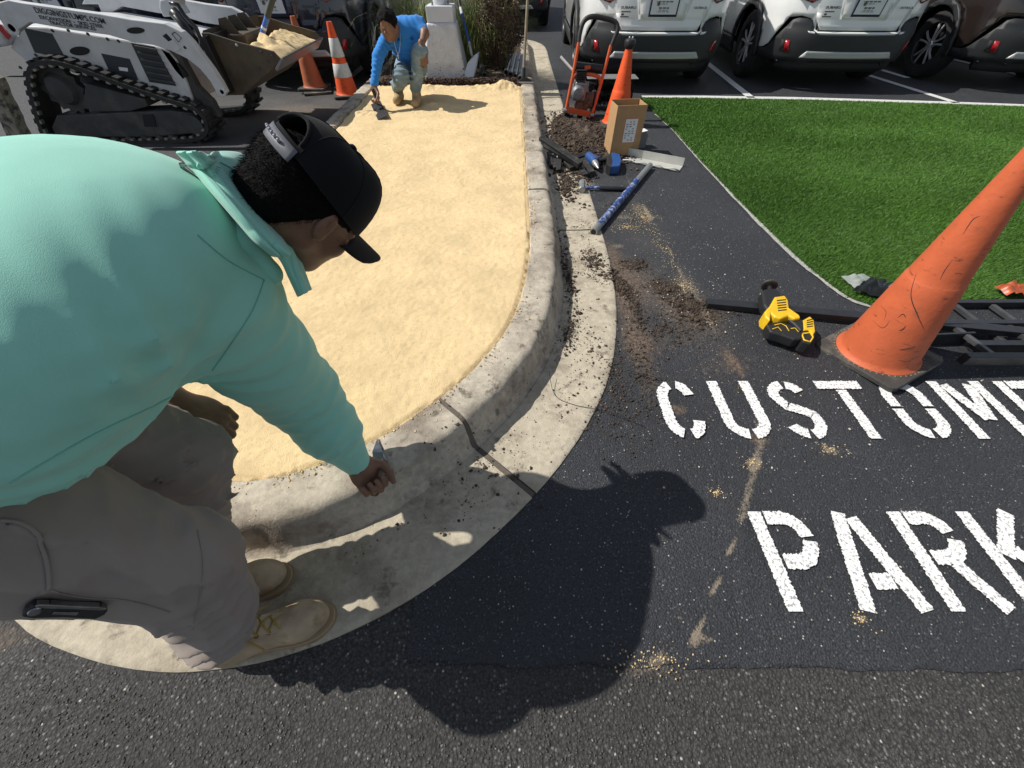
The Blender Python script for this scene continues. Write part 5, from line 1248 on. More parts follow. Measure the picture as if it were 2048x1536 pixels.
MB().lathe([(.099, .22), (.0995, .222), (.0885, .275), (.088, .277)], 24, cap=False, a0=-2.6, a1=-.4).build('grey_tape', nmat('grey tape', (.13, .11, .10), .6), k3, smooth=True)
k4 = make_cone(M_orF, r0=.150, bw=.187, H_=.92); k4.location = (1.755, 1.325, .008); k4.rotation_euler = (R(-4.8), R(-3.2), R(27)); tag(k4, 'large scuffed orange cone on a black square base beside the painted word', 'traffic cone', 'traffic cones around the work site')

bpy.context.view_layer.update(); _cb = [c for c in k4.children if c.name.startswith('cone_body')][0]
_bv = BVHTree.FromObject(_cb, bpy.context.evaluated_depsgraph_get()); _mi = _cb.matrix_world.inverted(); _o = _mi @ Vector((0, 0, CAM_H))
M_scuff = nmat('black scuff', (.05, .03, .025), .8)
for pts, r_ in (((( 1833, 545), (1822, 590), (1835, 630), (1850, 662)), .0022), (((1745, 640), (1762, 655), (1772, 652), (1780, 640)), .0016), (((1795, 636), (1806, 628), (1812, 636)), .0020), (((1798, 662), (1806, 658), (1812, 652)), .0026), (((1800, 700), (1818, 696), (1832, 692)), .0026), (((1760, 610), (1772, 624), (1768, 640)), .0014), (((1880, 560), (1890, 540), (1905, 520)), .0016), (((1795, 720), (1815, 722), (1840, 712)), .0015), (((1925, 470), (1945, 440), (1960, 432)), .0018)):
    out = []
    for p in spline([(*q, 0) for q in pts], 6):
        d_ = (_mi.to_3x3() @ Vector(_ray(p.x, p.y))).normalized(); h_, n_, _, _ = _bv.ray_cast(_o, d_)
        if h_ is not None: out.append(h_-n_*.0012 if n_.dot(d_) > 0 else h_+n_*-.0004)
    if len(out) > 3: MB().tube(out, [r_*(.3+.7*math.sin(PI*i/(len(out)-1))) for i in range(len(out))], 5).build('scuff_mark', M_scuff, _cb, smooth=True)
# ------------------------------------------------------------------ artificial turf
TE = [G(*p) for p in ((1280, 198), (1310, 230), (1345, 262), (1400, 325), (1470, 400), (1560, 490), (1620, 545), (1690, 598), (1745, 618))]
M_turfb = nmat('turf backing', (.012, .035, .008), .95)
M_blade = nmat('grass fibre', (.072, .170, .024), .5, var=.18, vscale=1.2, col2=(.15, .27, .04), c2scale=160, c2lo=.56, c2hi=.66, c2amt=.8, spec=.35)
poly = [(p.x, p.y) for p in TE]+[(2.0, 1.72), (2.6, 1.76), (6.9, 1.76), (6.9, 5.40), (5.36, 5.60), (3.62, 5.80), (2.4, 5.88)]
turf = MB().prism(poly, .004, .012, 'z').build('turf', M_turfb); tag(turf, kind='structure')
def in_poly(X, Y_, poly):
    ins = np.zeros(X.shape, bool); n = len(poly)
    for i in range(n):
        x0, y0 = poly[i]; x1, y1 = poly[(i+1) % n]; c = (y0 > Y_) != (y1 > Y_)
        with np.errstate(divide='ignore', invalid='ignore'): ins ^= c & (X < (x1-x0)*(Y_-y0)/(y1-y0)+x0)
    return ins
NB = 1500000; bx = rng.uniform(1.6, 6.9, NB); by = rng.uniform(1.7, 5.9, NB)
pr_ = np.clip((2.6/(by+.2))**1.1, .25, 1)*np.where(bx > 1.05*by+1.5, .45, 1); k = in_poly(bx, by, poly) & (rng.uniform(0, 1, NB) < pr_*.80); bx, by = bx[k], by[k]; NB = len(bx)
a = rng.uniform(0, 2*PI, NB); hgt = rng.uniform(.012, .022, NB); wd = rng.uniform(.0012, .0026, NB)*np.clip(by/2.4, 1, 2.2)
P3 = np.stack([bx, by, bx*0], -1); lx = .005*vnoise(P3, 1.5, 3)+rng.normal(0, .007, NB)+.002; ly = .008*vnoise(P3*np.array([.5, 2.4, 1]), 1.2, 9)+rng.normal(0, .007, NB)-.002
z0 = .011
Vt = np.stack([np.stack([bx-np.cos(a)*wd, by-np.sin(a)*wd, bx*0+z0], -1), np.stack([bx+np.cos(a)*wd, by+np.sin(a)*wd, bx*0+z0], -1), np.stack([bx+lx, by+ly, z0+hgt], -1)], 1).reshape(-1, 3)
tb = tri_mesh('turf_fibres', Vt, np.arange(NB*3).reshape(-1, 3), M_blade); tag(tb, 'dense short green fibres of the artificial turf', 'turf', kind='stuff')
# frayed pale edge
eb = MB(); E2 = spline([(p.x, p.y, 0) for p in TE[1:]], 14)
rows = []
for i, p in enumerate(E2):
    t = (E2[min(i+1, len(E2)-1)]-E2[max(i-1, 0)]).normalized(); q = Vector((t.y, -t.x, 0)); q = q if q.x < 0 else -q
    w = .006+.020*max(0, mnoise.noise(p*3.1+Vector((3, 0, 0))))+.006*mnoise.noise(p*25); w = max(w, .002); rows.append([tuple(p-q*.01+Vector((0, 0, .0145))), tuple(p+q*w+Vector((0, 0, .009)))])
tag(eb.loft(rows, cap=False, closed=False).build('turf_edge_backing', nmat('pale webbing', (.30, .30, .28), .9, var=.3, vscale=60), fix=False), kind='structure')

# ------------------------------------------------------------------ loose soil, clods, crumbs and chips
def ico():
    bm = bmesh.new(); bmesh.ops.create_icosphere(bm, subdivisions=1, radius=1); v = np.array([x.co[:] for x in bm.verts]); f = np.array([[q.index for q in x.verts] for x in bm.faces]); bm.free(); return v, f
IV, IF = ico()
OV = np.array([(1, 0, 0), (-1, 0, 0), (0, 1, 0), (0, -1, 0), (0, 0, 1), (0, 0, -1)], float); OF = np.array([(0, 2, 4), (2, 1, 4), (1, 3, 4), (3, 0, 4), (2, 0, 5), (1, 2, 5), (3, 1, 5), (0, 3, 5)])
def scatter(name, pts, rad, mat, flat=.65, base=(None, None), jit=.35, smooth=False):
    BV_, BF_ = base if base[0] is not None else (IV, IF); n = len(pts); pts = np.asarray(pts, float)
    ang = rng.uniform(0, 2*PI, n); c, s_ = np.cos(ang), np.sin(ang)
    W = BV_[None]*(1+rng.uniform(-jit, jit, (n, len(BV_), 1))); W = W*np.stack([rng.uniform(.7, 1.3, n), rng.uniform(.7, 1.3, n), np.full(n, flat)*rng.uniform(.7, 1.3, n)], -1)[:, None]*np.asarray(rad)[:, None, None]
    x = W[..., 0]*c[:, None]-W[..., 1]*s_[:, None]; y = W[..., 0]*s_[:, None]+W[..., 1]*c[:, None]
    Vv = np.stack([x, y, W[..., 2]], -1)+pts[:, None]; F = BF_[None]+(np.arange(n)*len(BV_))[:, None, None]
    o = tri_mesh(name, Vv.reshape(-1, 3), F.reshape(-1, 3), mat, smooth=smooth); return tag(o, kind='stuff')
def gz(x, y):  # ground, gutter or kerb height under a point
    if y < 9:
        ins, d = inside_mask(np.array([x]), np.array([y]), 0.0); dd = float(d[0])*(-1 if ins[0] else 1)
        if dd < 0: return .135
        if dd < .16: return .15
        if dd < .21: return .06
        if dd < .5: return .009
    return .004
def gz_arr(x, y):
    ins, d = inside_mask(x, y, 0.0); dd = np.where(ins, -d, d)
    return np.select([dd < 0, dd < .158, dd < .21, dd < .505], [.137, .150, .150-(dd-.158)*2.7, .009], .004)
M_clod = nmat('dark soil clods', (.060, .042, .030), .95, var=.5, vscale=35, bump=1, bscale=240, bdist=.006, col2=(.12, .088, .062), c2scale=14, c2lo=.5, c2hi=.62)
M_peb = nmat('pale pebbles', (.42, .38, .32), .8, var=.3, vscale=50)
def cloud(n, cx, cy, rx, ry, rot=0, p=2.0):
    a = rng.uniform(0, 2*PI, n); r_ = rng.uniform(0, 1, n)**(1/p)*np.abs(rng.normal(.7, .35, n)); x = r_*np.cos(a)*rx; y = r_*np.sin(a)*ry; c, s_ = math.cos(rot), math.sin(rot)
    return np.stack([cx+x*c-y*s_, cy+x*s_+y*c], -1)
clump = []
for n, cx, cy, rx, ry, rot in ((1100, .52, 2.14, .09, .24, 0), (1100, .62, 1.93, .07, .20, .4), (500, .76, 2.12, .11, .08, 0), (800, .89, 1.88, .12, .10, -.5), (1000, .98, 1.73, .14, .09, -.4), (250, .68, 1.68, .06, .22, 0), (600, .34, 2.0, .05, .55, 0), (350, .30, 1.50, .05, .16, -.3),
                             (500, 1.0, 1.60, .26, .16, 0), (350, .8, 1.5, .3, .2, 0), (250, .62, 1.2, .12, .4, -.2), (260, .45, 1.1, .2, .45, 0), (160, -.1, .72, .55, .3, .7), (420, .46, 1.25, .16, .45, 0), (160, .35, 1.0, .25, .3, -.6), (160, .7, 2.9, .25, .6, 0), (140, .5, 2.6, .15, .5, 0)):
    clump.append(cloud(n, cx, cy, rx, ry, rot))
C = np.concatenate(clump); m_ = rng.uniform(0, 1, len(C)); rad = .0014+.0055*m_**4+np.where(m_ > .985, .005, 0)*(C[:, 1] > 1.5); z = gz_arr(C[:, 0], C[:, 1])+rad*.35
C = np.concatenate([C, C+rng.normal(0, .012, C.shape), C+rng.normal(0, .02, C.shape)]); rad = np.concatenate([rad, rad*.55, rad*.4]); z = gz_arr(C[:, 0], C[:, 1])+rad*.35
scatter('loose_soil', np.c_[C, z], rad, M_clod, jit=.62)
C = np.concatenate([cloud(3200, .72, 4.30, .34, .55, .1), cloud(1600, .62, 4.9, .22, .4, 0), cloud(900, .9, 3.95, .3, .25, 0), cloud(900, .58, 3.6, .10, .35, 0), cloud(500, .45, 3.3, .1, .35, 0)])
d0 = np.exp(-(((C[:, 0]-.70)/.27)**2+((C[:, 1]-4.45)/.48)**2)); C = np.concatenate([C, C+rng.normal(0, .03, C.shape)]); d0 = np.concatenate([d0, d0]); rad = .002+.013*rng.uniform(0, 1, len(C))**4; z = gz_arr(C[:, 0], C[:, 1])+.07*d0+rad*.3
scatter('soil_heap_clods', np.c_[C, z], rad, M_clod, jit=.62)
def sh_(a, b):
    x = .25+.95*a; y = 3.6+1.75*b; h_ = .085*math.exp(-(((x-.70)/.25)**2+((y-4.45)/.45)**2)); return (x, y, -.006+h_*(1+.8*mnoise.noise(Vector((x*14, y*14, 0))))+.010*mnoise.noise(Vector((x*40, y*40, 3))))
tag(MB().sheet(sh_, 60, 90).build('soil_heap', M_clod, smooth=True, fix=False), 'dark crumbly soil heaped in front of the orange framed machine', 'soil')
C = np.concatenate([cloud(260, .9, 1.75, .4, .4), cloud(120, .7, 2.9, .5, .8), cloud(160, 1.3, 1.0, 1.2, 1.0), cloud(120, 1.3, 2.4, .35, 1.4), cloud(60, .4, .7, .8, .5)]); rad = .0012+.0042*rng.uniform(0, 1, len(C))**4
z = gz_arr(C[:, 0], C[:, 1])+rad*.4; _ = None; scatter('scattered_pebbles', np.c_[C, z], rad, M_peb, jit=.3)
# dark grime flecks on the kerb face and gutter near the worker
i_ = rng.integers(0, NP, 60000); i_ = np.array([k for k in i_ if PATH[k].y < 2.4 and -1.1 < PATH[k].x]); of_ = rng.uniform(.150, .50, len(i_)); of_[::2] = rng.uniform(.158, .225, len(of_[::2]))
X_ = np.array([PATH[k].x+NRM[k].x*o_ for k, o_ in zip(i_, of_)]); Y_ = np.array([PATH[k].y+NRM[k].y*o_ for k, o_ in zip(i_, of_)]); w_ = np.array([mnoise.noise(Vector((x*6, y*6, 4)))+.5*mnoise.noise(Vector((x*20, y*20, 4))) for x, y in zip(X_, Y_)])
kk = w_ > .30; X_, Y_, of_ = X_[kk], Y_[kk], of_[kk]; rad = .0008+.0022*rng.uniform(0, 1, len(X_))**3; zz = np.interp(of_, [p[0] for p in KP[10:16]], [p[1] for p in KP[10:16]])
scatter('grime_flecks', np.c_[X_, Y_, np.where(of_ > .21, .009, zz)], rad, M_clod, base=(OV, OF), flat=.6)
# mulch chunks behind the sand
C = np.stack([rng.uniform(-1.6, .05, 5200), 5.9+rng.uniform(0, 1, 5200)**1.5*1.4], -1); rad = .006+.016*rng.uniform(0, 1, 5200)**2
scatter('bark_mulch', np.c_[C, .155+rng.uniform(-.01, .05, 5200)*np.exp(-(C[:, 1]-5.95)/.25)], rad, nmat('bark', (.045, .028, .020), .95, var=.5, vscale=50, col2=(.14, .09, .06), c2scale=30, c2lo=.5, c2hi=.6), flat=.4, jit=.5)
# sand crumbs spilt along the kerb and over the seam
idx = rng.integers(0, NP, 9000); off = np.abs(rng.normal(0, .022, 9000)); off[:1200] = rng.uniform(0, .15, 1200)
keep = [i for i in range(9000) if PATH[idx[i]].y < 5.9]; X_ = np.array([PATH[idx[i]].x+NRM[idx[i]].x*off[i]+rng.normal(0, .004) for i in keep]); Y_ = np.array([PATH[idx[i]].y+NRM[idx[i]].y*off[i] for i in keep])
w_ = np.array([mnoise.noise(Vector((x*5, y*5, 0))) for x, y in zip(X_, Y_)]); kk = (w_ > -.02) | (rng.uniform(0, 1, len(X_)) < .25); X_, Y_ = X_[kk], Y_[kk]; rad = .0015+.004*rng.uniform(0, 1, len(X_))**3
scatter('spilt_sand', np.c_[X_, Y_, np.full(len(X_), .1505)+rad*.3], rad, M_sand, base=(OV, OF), flat=.6)
C = np.concatenate([cloud(500, .95, 2.75, .12, .25), cloud(250, .80, 2.6, .15, .1), cloud(300, 1.0, 2.3, .1, .5), cloud(60, .75, .62, .04, .03), cloud(60, .93, .74, .05, .03), cloud(60, 1.26, .8, .07, .05), cloud(110, .40, .12, .2, .05), cloud(50, 1.04, .22, .04, .03), cloud(60, 1.05, 1.12, .05, .04), cloud(200, .62, 3.3, .08, .12), cloud(250, 1.0, 1.9, .1, .1)])
rad = .0012+.003*rng.uniform(0, 1, len(C))**2; scatter('sand_crumbs', np.c_[C, gz_arr(C[:, 0], C[:, 1])+rad*.3], rad, M_sand, base=(OV, OF), flat=.6)
# stone chips standing proud of the worn asphalt
X_ = rng.uniform(-2.1, 2.2, 26000); Y_ = rng.uniform(-.45, .16, 26000); ins, dd = inside_mask(X_, Y_, 0.0); kk = (dd > .515) & (Y_ < .10+.05*rng.normal(0, 1, 26000)); X_, Y_ = X_[kk], Y_[kk]
rad = .0012+.0026*rng.uniform(0, 1, len(X_))**2; q = rng.uniform(0, 1, len(X_)) < .86
M_chd = nmat('dark chips', (.075, .068, .062), .75, var=.5, vscale=90); M_chl = nmat('light chips', (.22, .20, .18), .7, var=.4, vscale=90)
scatter('asphalt_chips', np.c_[X_[q], Y_[q], -.0015+rad[q]*.25], rad[q], M_chd, base=(OV, OF), flat=.55); scatter('pale_asphalt_chips', np.c_[X_[~q], Y_[~q], -.0010+rad[~q]*.25], rad[~q]*.8, M_chl, base=(OV, OF), flat=.55)

# ------------------------------------------------------------------ tools and clutter right of the kerb
def gpoly(name, pts, z0, z1, mat, par=None, bevel=.003, zref=None, seg=2):
    zr = z1 if zref is None else zref; P = [G(u, v, zr) for u, v in pts]
    return MB().prism([(p.x, p.y) for p in P], z0, z1, 'z').build(name, mat, par, bevel=bevel, seg=seg)
# long black bar and the yellow saw
M_bar = nmat('black powder coat', (.020, .021, .024), .42, var=.2, vscale=20, rvar=.1, bump=.1, bscale=200)
def bar(name, a, b, w, h_, mat, roll=0.0, bevel=.002, par=None):
    a, b = Vector(a), Vector(b); L_ = (b-a).length; M = along(a, b) @ Matrix.Rotation(roll, 4, 'Z'); return MB().box(-w/2, w/2, -h_/2, h_/2, 0, L_, M).build(name, mat, par, bevel=bevel)
a, b = G(1413, 606, .022), G(2080, 668, .062)
tag(bar('black_bar', a, b, .052, .032, M_bar), 'long black steel bar running from beside the yellow saw under the big cone', 'bar')
M_yel = nmat('yellow tool plastic', (.72, .45, .015), .42, var=.08, vscale=40, bump=.1, bscale=300); M_tb = nmat('black tool plastic', (.016, .016, .017), .5, bump=.25, bscale=350)
M_tg = nmat('grey tool metal', (.16, .15, .13), .45, metal=.8)
sw = empty('reciprocating_saw', tuple(G(1580, 640, 0)), 0, 'yellow and black cordless saw lying across the black bar', 'power tool'); S_ = []
S_.append(gpoly('gearbox', [(1524, 583), (1530, 577), (1552, 575), (1560, 582), (1564, 595), (1560, 606), (1537, 621), (1528, 608)], .045, .105, M_tb, bevel=.014, seg=3))
q = G(1539, 571, .085); q2 = G(1541, 582, .08)
S_.append(MB().lathe([(.034, -.006), (.040, -.003), (.040, .004), (.034, .007), (.020, .006)], 20, along(q, q2)).build('shoe', M_tg, smooth='auto')); S_.append(MB().tube([G(1540, 585, .075), G(1539, 572, .08), G(1538, 566, .08)], .012, 10).build('blade_clamp', M_tb, smooth='auto'))
S_.append(gpoly('motor_housing', [(1550, 593), (1570, 590), (1577, 600), (1579, 615), (1600, 630), (1602, 636), (1590, 637), (1578, 631), (1563, 637), (1550, 633), (1543, 626), (1541, 641), (1531, 632), (1530, 622), (1540, 611)], .040, .112, M_yel, bevel=.010, seg=3))
for k in range(5):
    S_.append(gpoly('vent_slot', [(1554+k*.6, 600+k*5.0), (1572+k*.4, 598+k*5.0), (1572+k*.4, 600+k*5.0), (1554+k*.6, 602+k*5.0)], .112, .1135, M_tb, bevel=0))
S_.append(gpoly('lower_grip', [(1531, 634), (1543, 644), (1563, 641), (1589, 652), (1606, 660), (1605, 678), (1589, 678), (1563, 669), (1541, 663), (1534, 650)], .030, .085, M_tb, bevel=.012, seg=3))
S_.append(gpoly('upper_grip', [(1576, 631), (1592, 633), (1608, 640), (1609, 657), (1602, 661), (1589, 647), (1579, 639)], .045, .098, M_tb, bevel=.010, seg=3))
for pts in (((1549, 650), (1562, 647), (1572, 652), (1578, 662)), ((1545, 658), (1556, 654), (1563, 662)), ((1582, 657), (1590, 656), (1597, 664))):
    S_.append(MB().tube([G(u, v, .087) for u, v in pts], .0022, 6).build('yellow_trim', M_yel, smooth=True))
S_.append(gpoly('battery', [(1603, 641), (1621, 632), (1630, 641), (1633, 664), (1622, 688), (1606, 683), (1602, 666)], .022, .088, M_tb, bevel=.006)); S_.append(gpoly('battery_shell', [(1606, 640), (1620, 632), (1628, 640), (1631, 662), (1626, 672), (1619, 660), (1608, 660)], .084, .096, M_yel, bevel=.005))
S_.append(MB().tube([G(u, v, .090) for u, v in ((1606, 667), (1624, 665), (1626, 675), (1620, 684), (1608, 680), (1605, 672), (1606, 667))], .0035, 6).build('battery_rim', M_yel, smooth=True))
for k in range(4): S_.append(gpoly('ribs', [(1614, 640+k*4.2), (1626, 637+k*4.6), (1626, 638.5+k*4.6), (1614, 641.5+k*4.2)], .096, .0985, M_tb, bevel=0))
adopt(sw, S_)
# black steel fence panels right of the cone
def panel(x0, x1, yA, yB, zA, zB, n, label, sk=0.0):
    t = empty('steel_fence_panel', ((x0+x1)/2, (yA+yB)/2, 0), 0, label, 'fence panel', 'black steel panels lying beside the big cone'); P = []
    P.append(bar('rail', (x0, yA, zA), (x1, yA+.01, zA), .030, .034, M_bar)); P.append(bar('rail', (x0-.06, yB, zB), (x1, yB, zB), .035, .05, M_bar))
    for i in range(n):
        x = x0+.10+(x1-x0-.2)*i/(n-1); P.append(bar('baluster', (x, yA-.015, zA-.002), (x+sk, yB+.018, zB-.005), .022, .022, M_bal))
    return adopt(t, P)
M_bal = nmat('scuffed black coat', (.075, .078, .080), .35, metal=.3, var=.4, vscale=9, rvar=.1)
panel(2.30, 3.7, 1.70, 1.36, .030, .035, 7, 'black steel panel lying furthest from the lettering, between turf and cone', .02)
panel(2.12, 3.7, 1.50, 1.235, .055, .075, 6, 'thicker black steel panel lying closest to the painted letters')
tag(bar('flat_plate', G(1850, 682, .03), G(1935, 678, .03), .012, .09, M_bar), 'short flat black plate behind the base of the large cone', 'plate')
# scraps on the turf
M_film = nmat('clear plastic film', (.50, .54, .52), .25, spec=.6, alpha=.55); M_bag = nmat('black plastic bag', (.010, .011, .010), .22, spec=.6); M_orp = nmat('torn orange plastic', (.36, .07, .02), .4, var=.3, vscale=40)
def crumple(name, pts, z, amp, mat, label, cat, sc=18, n=16):
    P = [G(*p, z) for p in pts]
    def f(a, b):
        p = (P[0]*(1-a)+P[1]*a)*(1-b)+(P[3]*(1-a)+P[2]*a)*b; nn = mnoise.noise(Vector((p.x*sc, p.y*sc, 1.7))); return (p.x+.01*nn, p.y+.012*mnoise.noise(p*sc+Vector((9, 0, 0))), z+amp*(.5+abs(nn)*1.5)*(.35+math.sin(PI*a)*.6))
    o = MB().sheet(f, n, n).build(name, mat, smooth=True, fix=False); return tag(o, label, cat)
crumple('plastic_film', ((1683, 556), (1730, 551), (1745, 560), (1712, 581)), .035, .02, M_film, 'clear plastic scrap on the turf edge left of the big cone', 'scrap')
crumple('plastic_bag', ((1700, 585), (1742, 560), (1800, 573), (1790, 602)), .03, .045, M_bag, 'crumpled black plastic bag between the turf and the big cone', 'bag', 22, 22)
crumple('orange_scrap', ((1986, 577), (2046, 574), (2044, 597), (2010, 594)), .03, .04, M_orp, 'torn orange plastic scrap at the right edge of the turf', 'scrap')
# blue tube, hammer
M_bt = nmat('worn blue paint', (.025, .06, .22), .45, var=.3, vscale=14, col2=(.42, .45, .47), c2scale=34, c2lo=.52, c2hi=.58, c2amt=.9, rvar=.1); M_zinc = nmat('grey zinc', (.34, .35, .34), .42, metal=.6, var=.2, vscale=30)
pa, pb = G(1187, 464, .028), G(1300, 331, .030); t = empty('steel_tube', tuple((pa+pb)/2), 0, 'long blue and grey steel tube lying diagonally beside the hammer', 'tube')
def hexbar(name, t0, t1, r_, mat):
    return MB().tube([pa.lerp(pb, t0), pa.lerp(pb, t1)], r_, 16, sy=1.0).build(name, mat, smooth='auto')
adopt(t, [hexbar('painted_length', .07, .72, .026, M_bt), hexbar('bare_end', .72, 1.0, .0245, M_zinc), hexbar('bare_end', 0, .07, .0265, M_zinc), MB().lathe([(0, -.001), (.019, -.001), (.019, .001), (0, .001)], 14, along(pa, pa-(pb-pa))).build('bore', M_under)])
h0, h1 = G(1164, 374, .03), G(1251, 378, .02); t = empty('hammer', tuple((h0+h1)/2), 0, 'short sledge hammer with blue and black handle beside the blue tube', 'hammer'); d = (h1-h0).normalized()
hm = along(h0+Vector((-.01, -.075, .006)), h0+Vector((.01, .075, .006)))
adopt(t, [MB().loft([[(w*math.cos(2*PI*k/8+PI/8), w*math.sin(2*PI*k/8+PI/8), z) for k in range(8)] for w, z in ((.024, 0), (.029, .006), (.029, .03), (.024, .055), (.024, .095), (.029, .12), (.029, .146), (.023, .152))], M=hm).build('hammer_head', M_zinc, bevel=.002),
          MB().tube([h0, h0.lerp(h1, .45)], .014, 12, sy=.8).build('shaft', M_bt, smooth='auto'), MB().tube([h0.lerp(h1, .4), h0.lerp(h1, .5), h0.lerp(h1, .97), h1], [.016, .019, .020, .015], 12, sy=.8).build('grip', M_tb, smooth='auto')])
# aluminium angle
a0, a1 = G(1245, 323, 0), G(1357, 345, 0); d = (a1-a0).normalized(); q = Vector((-d.y, d.x, 0)); M = frame(a0, d, q, (0, 0, 1)); L_ = (a1-a0).length
M_alu = nmat('pale aluminium', (.50, .50, .46), .5, metal=.2, var=.1, vscale=10)
t = empty('aluminium_channel', tuple((a0+a1)/2), 0, 'pale aluminium channel lying below the cardboard box', 'channel')
adopt(t, [MB().box(0, L_, 0, .13, .006, .010, M).build('flange', M_alu), MB().box(0, L_, .13, .134, .006, .075, M).build('web', M_alu), MB().tube([M @ Vector((L_*k/12, -.004+.006*math.sin(k*1.7), .014+.006*(k % 3))) for k in range(13)], .006, 6).build('bent_lip', M_alu, smooth=True)])
# drill
M_dbl = nmat('blue tool plastic', (.02, .075, .24), .4, var=.1, vscale=40)
dr = empty('cordless_drill', tuple(G(1205, 325, 0)), 0, 'blue and black cordless drill lying against the cardboard box', 'power tool')
g = lambda u, v, z: G(u, v, z)
adopt(dr, [MB().tube([g(1177, 312, .05), g(1186, 320, .05), g(1190, 325, .05)], [.036, .040, .034], 14).build('motor_housing', M_dbl, smooth='auto'), MB().tube([g(1187, 322, .05), g(1191, 328, .048), g(1194, 332, .045), g(1197, 337, .04)], [.030, .028, .020, .006], 14).build('chuck', M_zinc, smooth='auto'),
           MB().tube([g(1188, 316, .045), g(1200, 320, .04), g(1216, 318, .04)], [.024, .020, .022], 12, sy=.8).build('grip', M_tb, smooth='auto'), MB().tube([g(1192, 318, .055), g(1200, 314, .05)], .012, 8).build('trigger', M_dbl, smooth=True),
           gpoly('battery', [(1215, 309), (1226, 304), (1240, 308), (1243, 320), (1240, 331), (1222, 333), (1214, 325)], .006, .075, M_dbl, bevel=.008, seg=3), gpoly('battery_foot', [(1214, 311), (1222, 306), (1225, 322), (1222, 333), (1214, 327)], .004, .078, M_tb, bevel=.004)])
# pile of short iron pieces
GP_ = 'cut iron pieces piled against the kerb'
M_iron = nmat('dull black iron', (.030, .030, .030), .6, metal=.4, var=.4, vscale=20, col2=(.11, .10, .08), c2scale=15, c2lo=.52, c2hi=.66, c2amt=.7)
for (u0, v0, z_0), (u1, v1, z_1), w, h_, lab in (((1082, 277, .16), (1161, 330, .07), .055, .045, 'longest black iron bar propped from the kerb over the iron pile'), ((1081, 288, .14), (1146, 325, .06), .03, .02, 'thin iron strip leaning on the kerb under the longest bar'),
        ((1166, 320, .03), (1184, 348, .03), .05, .04, 'square black iron block right of the pile beside the drill'), ((1150, 316, .04), (1192, 303, .03), .05, .03, 'flat iron piece lying behind the drill'), ((1108, 312, .04), (1112, 338, .03), .045, .035, 'short iron stub nearest the kerb shadow'),
        ((1120, 316, .05), (1117, 343, .03), .04, .035, 'short iron stub in the middle of the pile'), ((1128, 318, .05), (1145, 338, .03), .05, .035, 'angled iron stub under the longest bar'), ((1098, 306, .05), (1103, 333, .03), .04, .03, 'iron stub pressed against the kerb foot'), ((1160, 338, .025), (1172, 352, .025), .045, .035, 'small grey iron block at the near end of the pile')):
    o = bar('iron_bar', G(u0, v0, z_0), G(u1, v1, z_1), w, h_, M_iron, roll=.2, bevel=.003); tag(o, lab, 'iron bar', GP_)
# cardboard box and the small grey box
M_card = nmat('cardboard', (.40, .245, .115), .85, var=.08, vscale=25, bump=.1, bscale=140); M_cardi = nmat('cardboard inside', (.30, .185, .09), .9)
M_lab = nmat('white label', (.70, .70, .68), .6); M_ink = nmat('label ink', (.10, .10, .12), .7); M_inkr = nmat('red ink', (.5, .03, .03), .6)
bx0 = Vector((.90, 3.92, 0)); bt = empty('cardboard_box', tuple(bx0), R(7), 'open brown cardboard box with a white label standing in front of the orange cone', 'box')
W_, D_, H_ = .265, .20, .40; tk = .005; B_ = MB
for nm, x0, x1, y0, y1 in (('front_wall', 0, W_, 0, tk), ('back_wall', 0, W_, D_-tk, D_), ('side_wall', 0, tk, tk, D_-tk), ('side_wall', W_-tk, W_, tk, D_-tk)):
    B_().box(x0, x1, y0, y1, 0, H_-(0 if nm != 'side_wall' else .004)).build(nm, M_card, bt, bevel=.001)
B_().box(tk, W_-tk, tk, D_-tk, .002, .01).build('bottom', M_cardi, bt)
lb = B_().box(.095, .205, -.0015, -.0002, .12, .30).build('label', M_lab, bt)
B_().box(.092, .208, -.0008, -.0001, .117, .303).build('label_border', M_inkr, bt)
ps = B_()
for i in range(9):
    for j in range(3):
        if (i*5+j*3) % 4: ps.box(.105+.030*j, .105+.030*j+.020-(i % 3)*.003, -.0024, -.0016, .135+.0175*i, .135+.0175*i+.006)
tag(ps.build('label_print', M_ink, lb), kind='stuff')
gb = empty('grey_box', tuple(G(1268, 298)), R(8), 'small grey box with white papers on top beside the cardboard box', 'box')
M_gbx = nmat('grey carton', (.20, .20, .20), .7); B_().box(0, .11, 0, .10, 0, .13).build('carton', M_gbx, gb, bevel=.003)
B_().box(.01, .12, -.01, .06, .131, .136, TM((0, 0, 0), (0, -.1, .2))).build('paper', M_lab, gb); B_().box(-.03, .06, .05, .10, .137, .145).build('yellow_card', nmat('ochre card', (.6, .42, .18), .7), gb); B_().tube([(.01, -.004, .02), (.01, -.004, .10), (.03, -.004, .12), (.03, -.004, .04)], .003, 5).build('cable_loop', M_lab, gb, smooth=True)
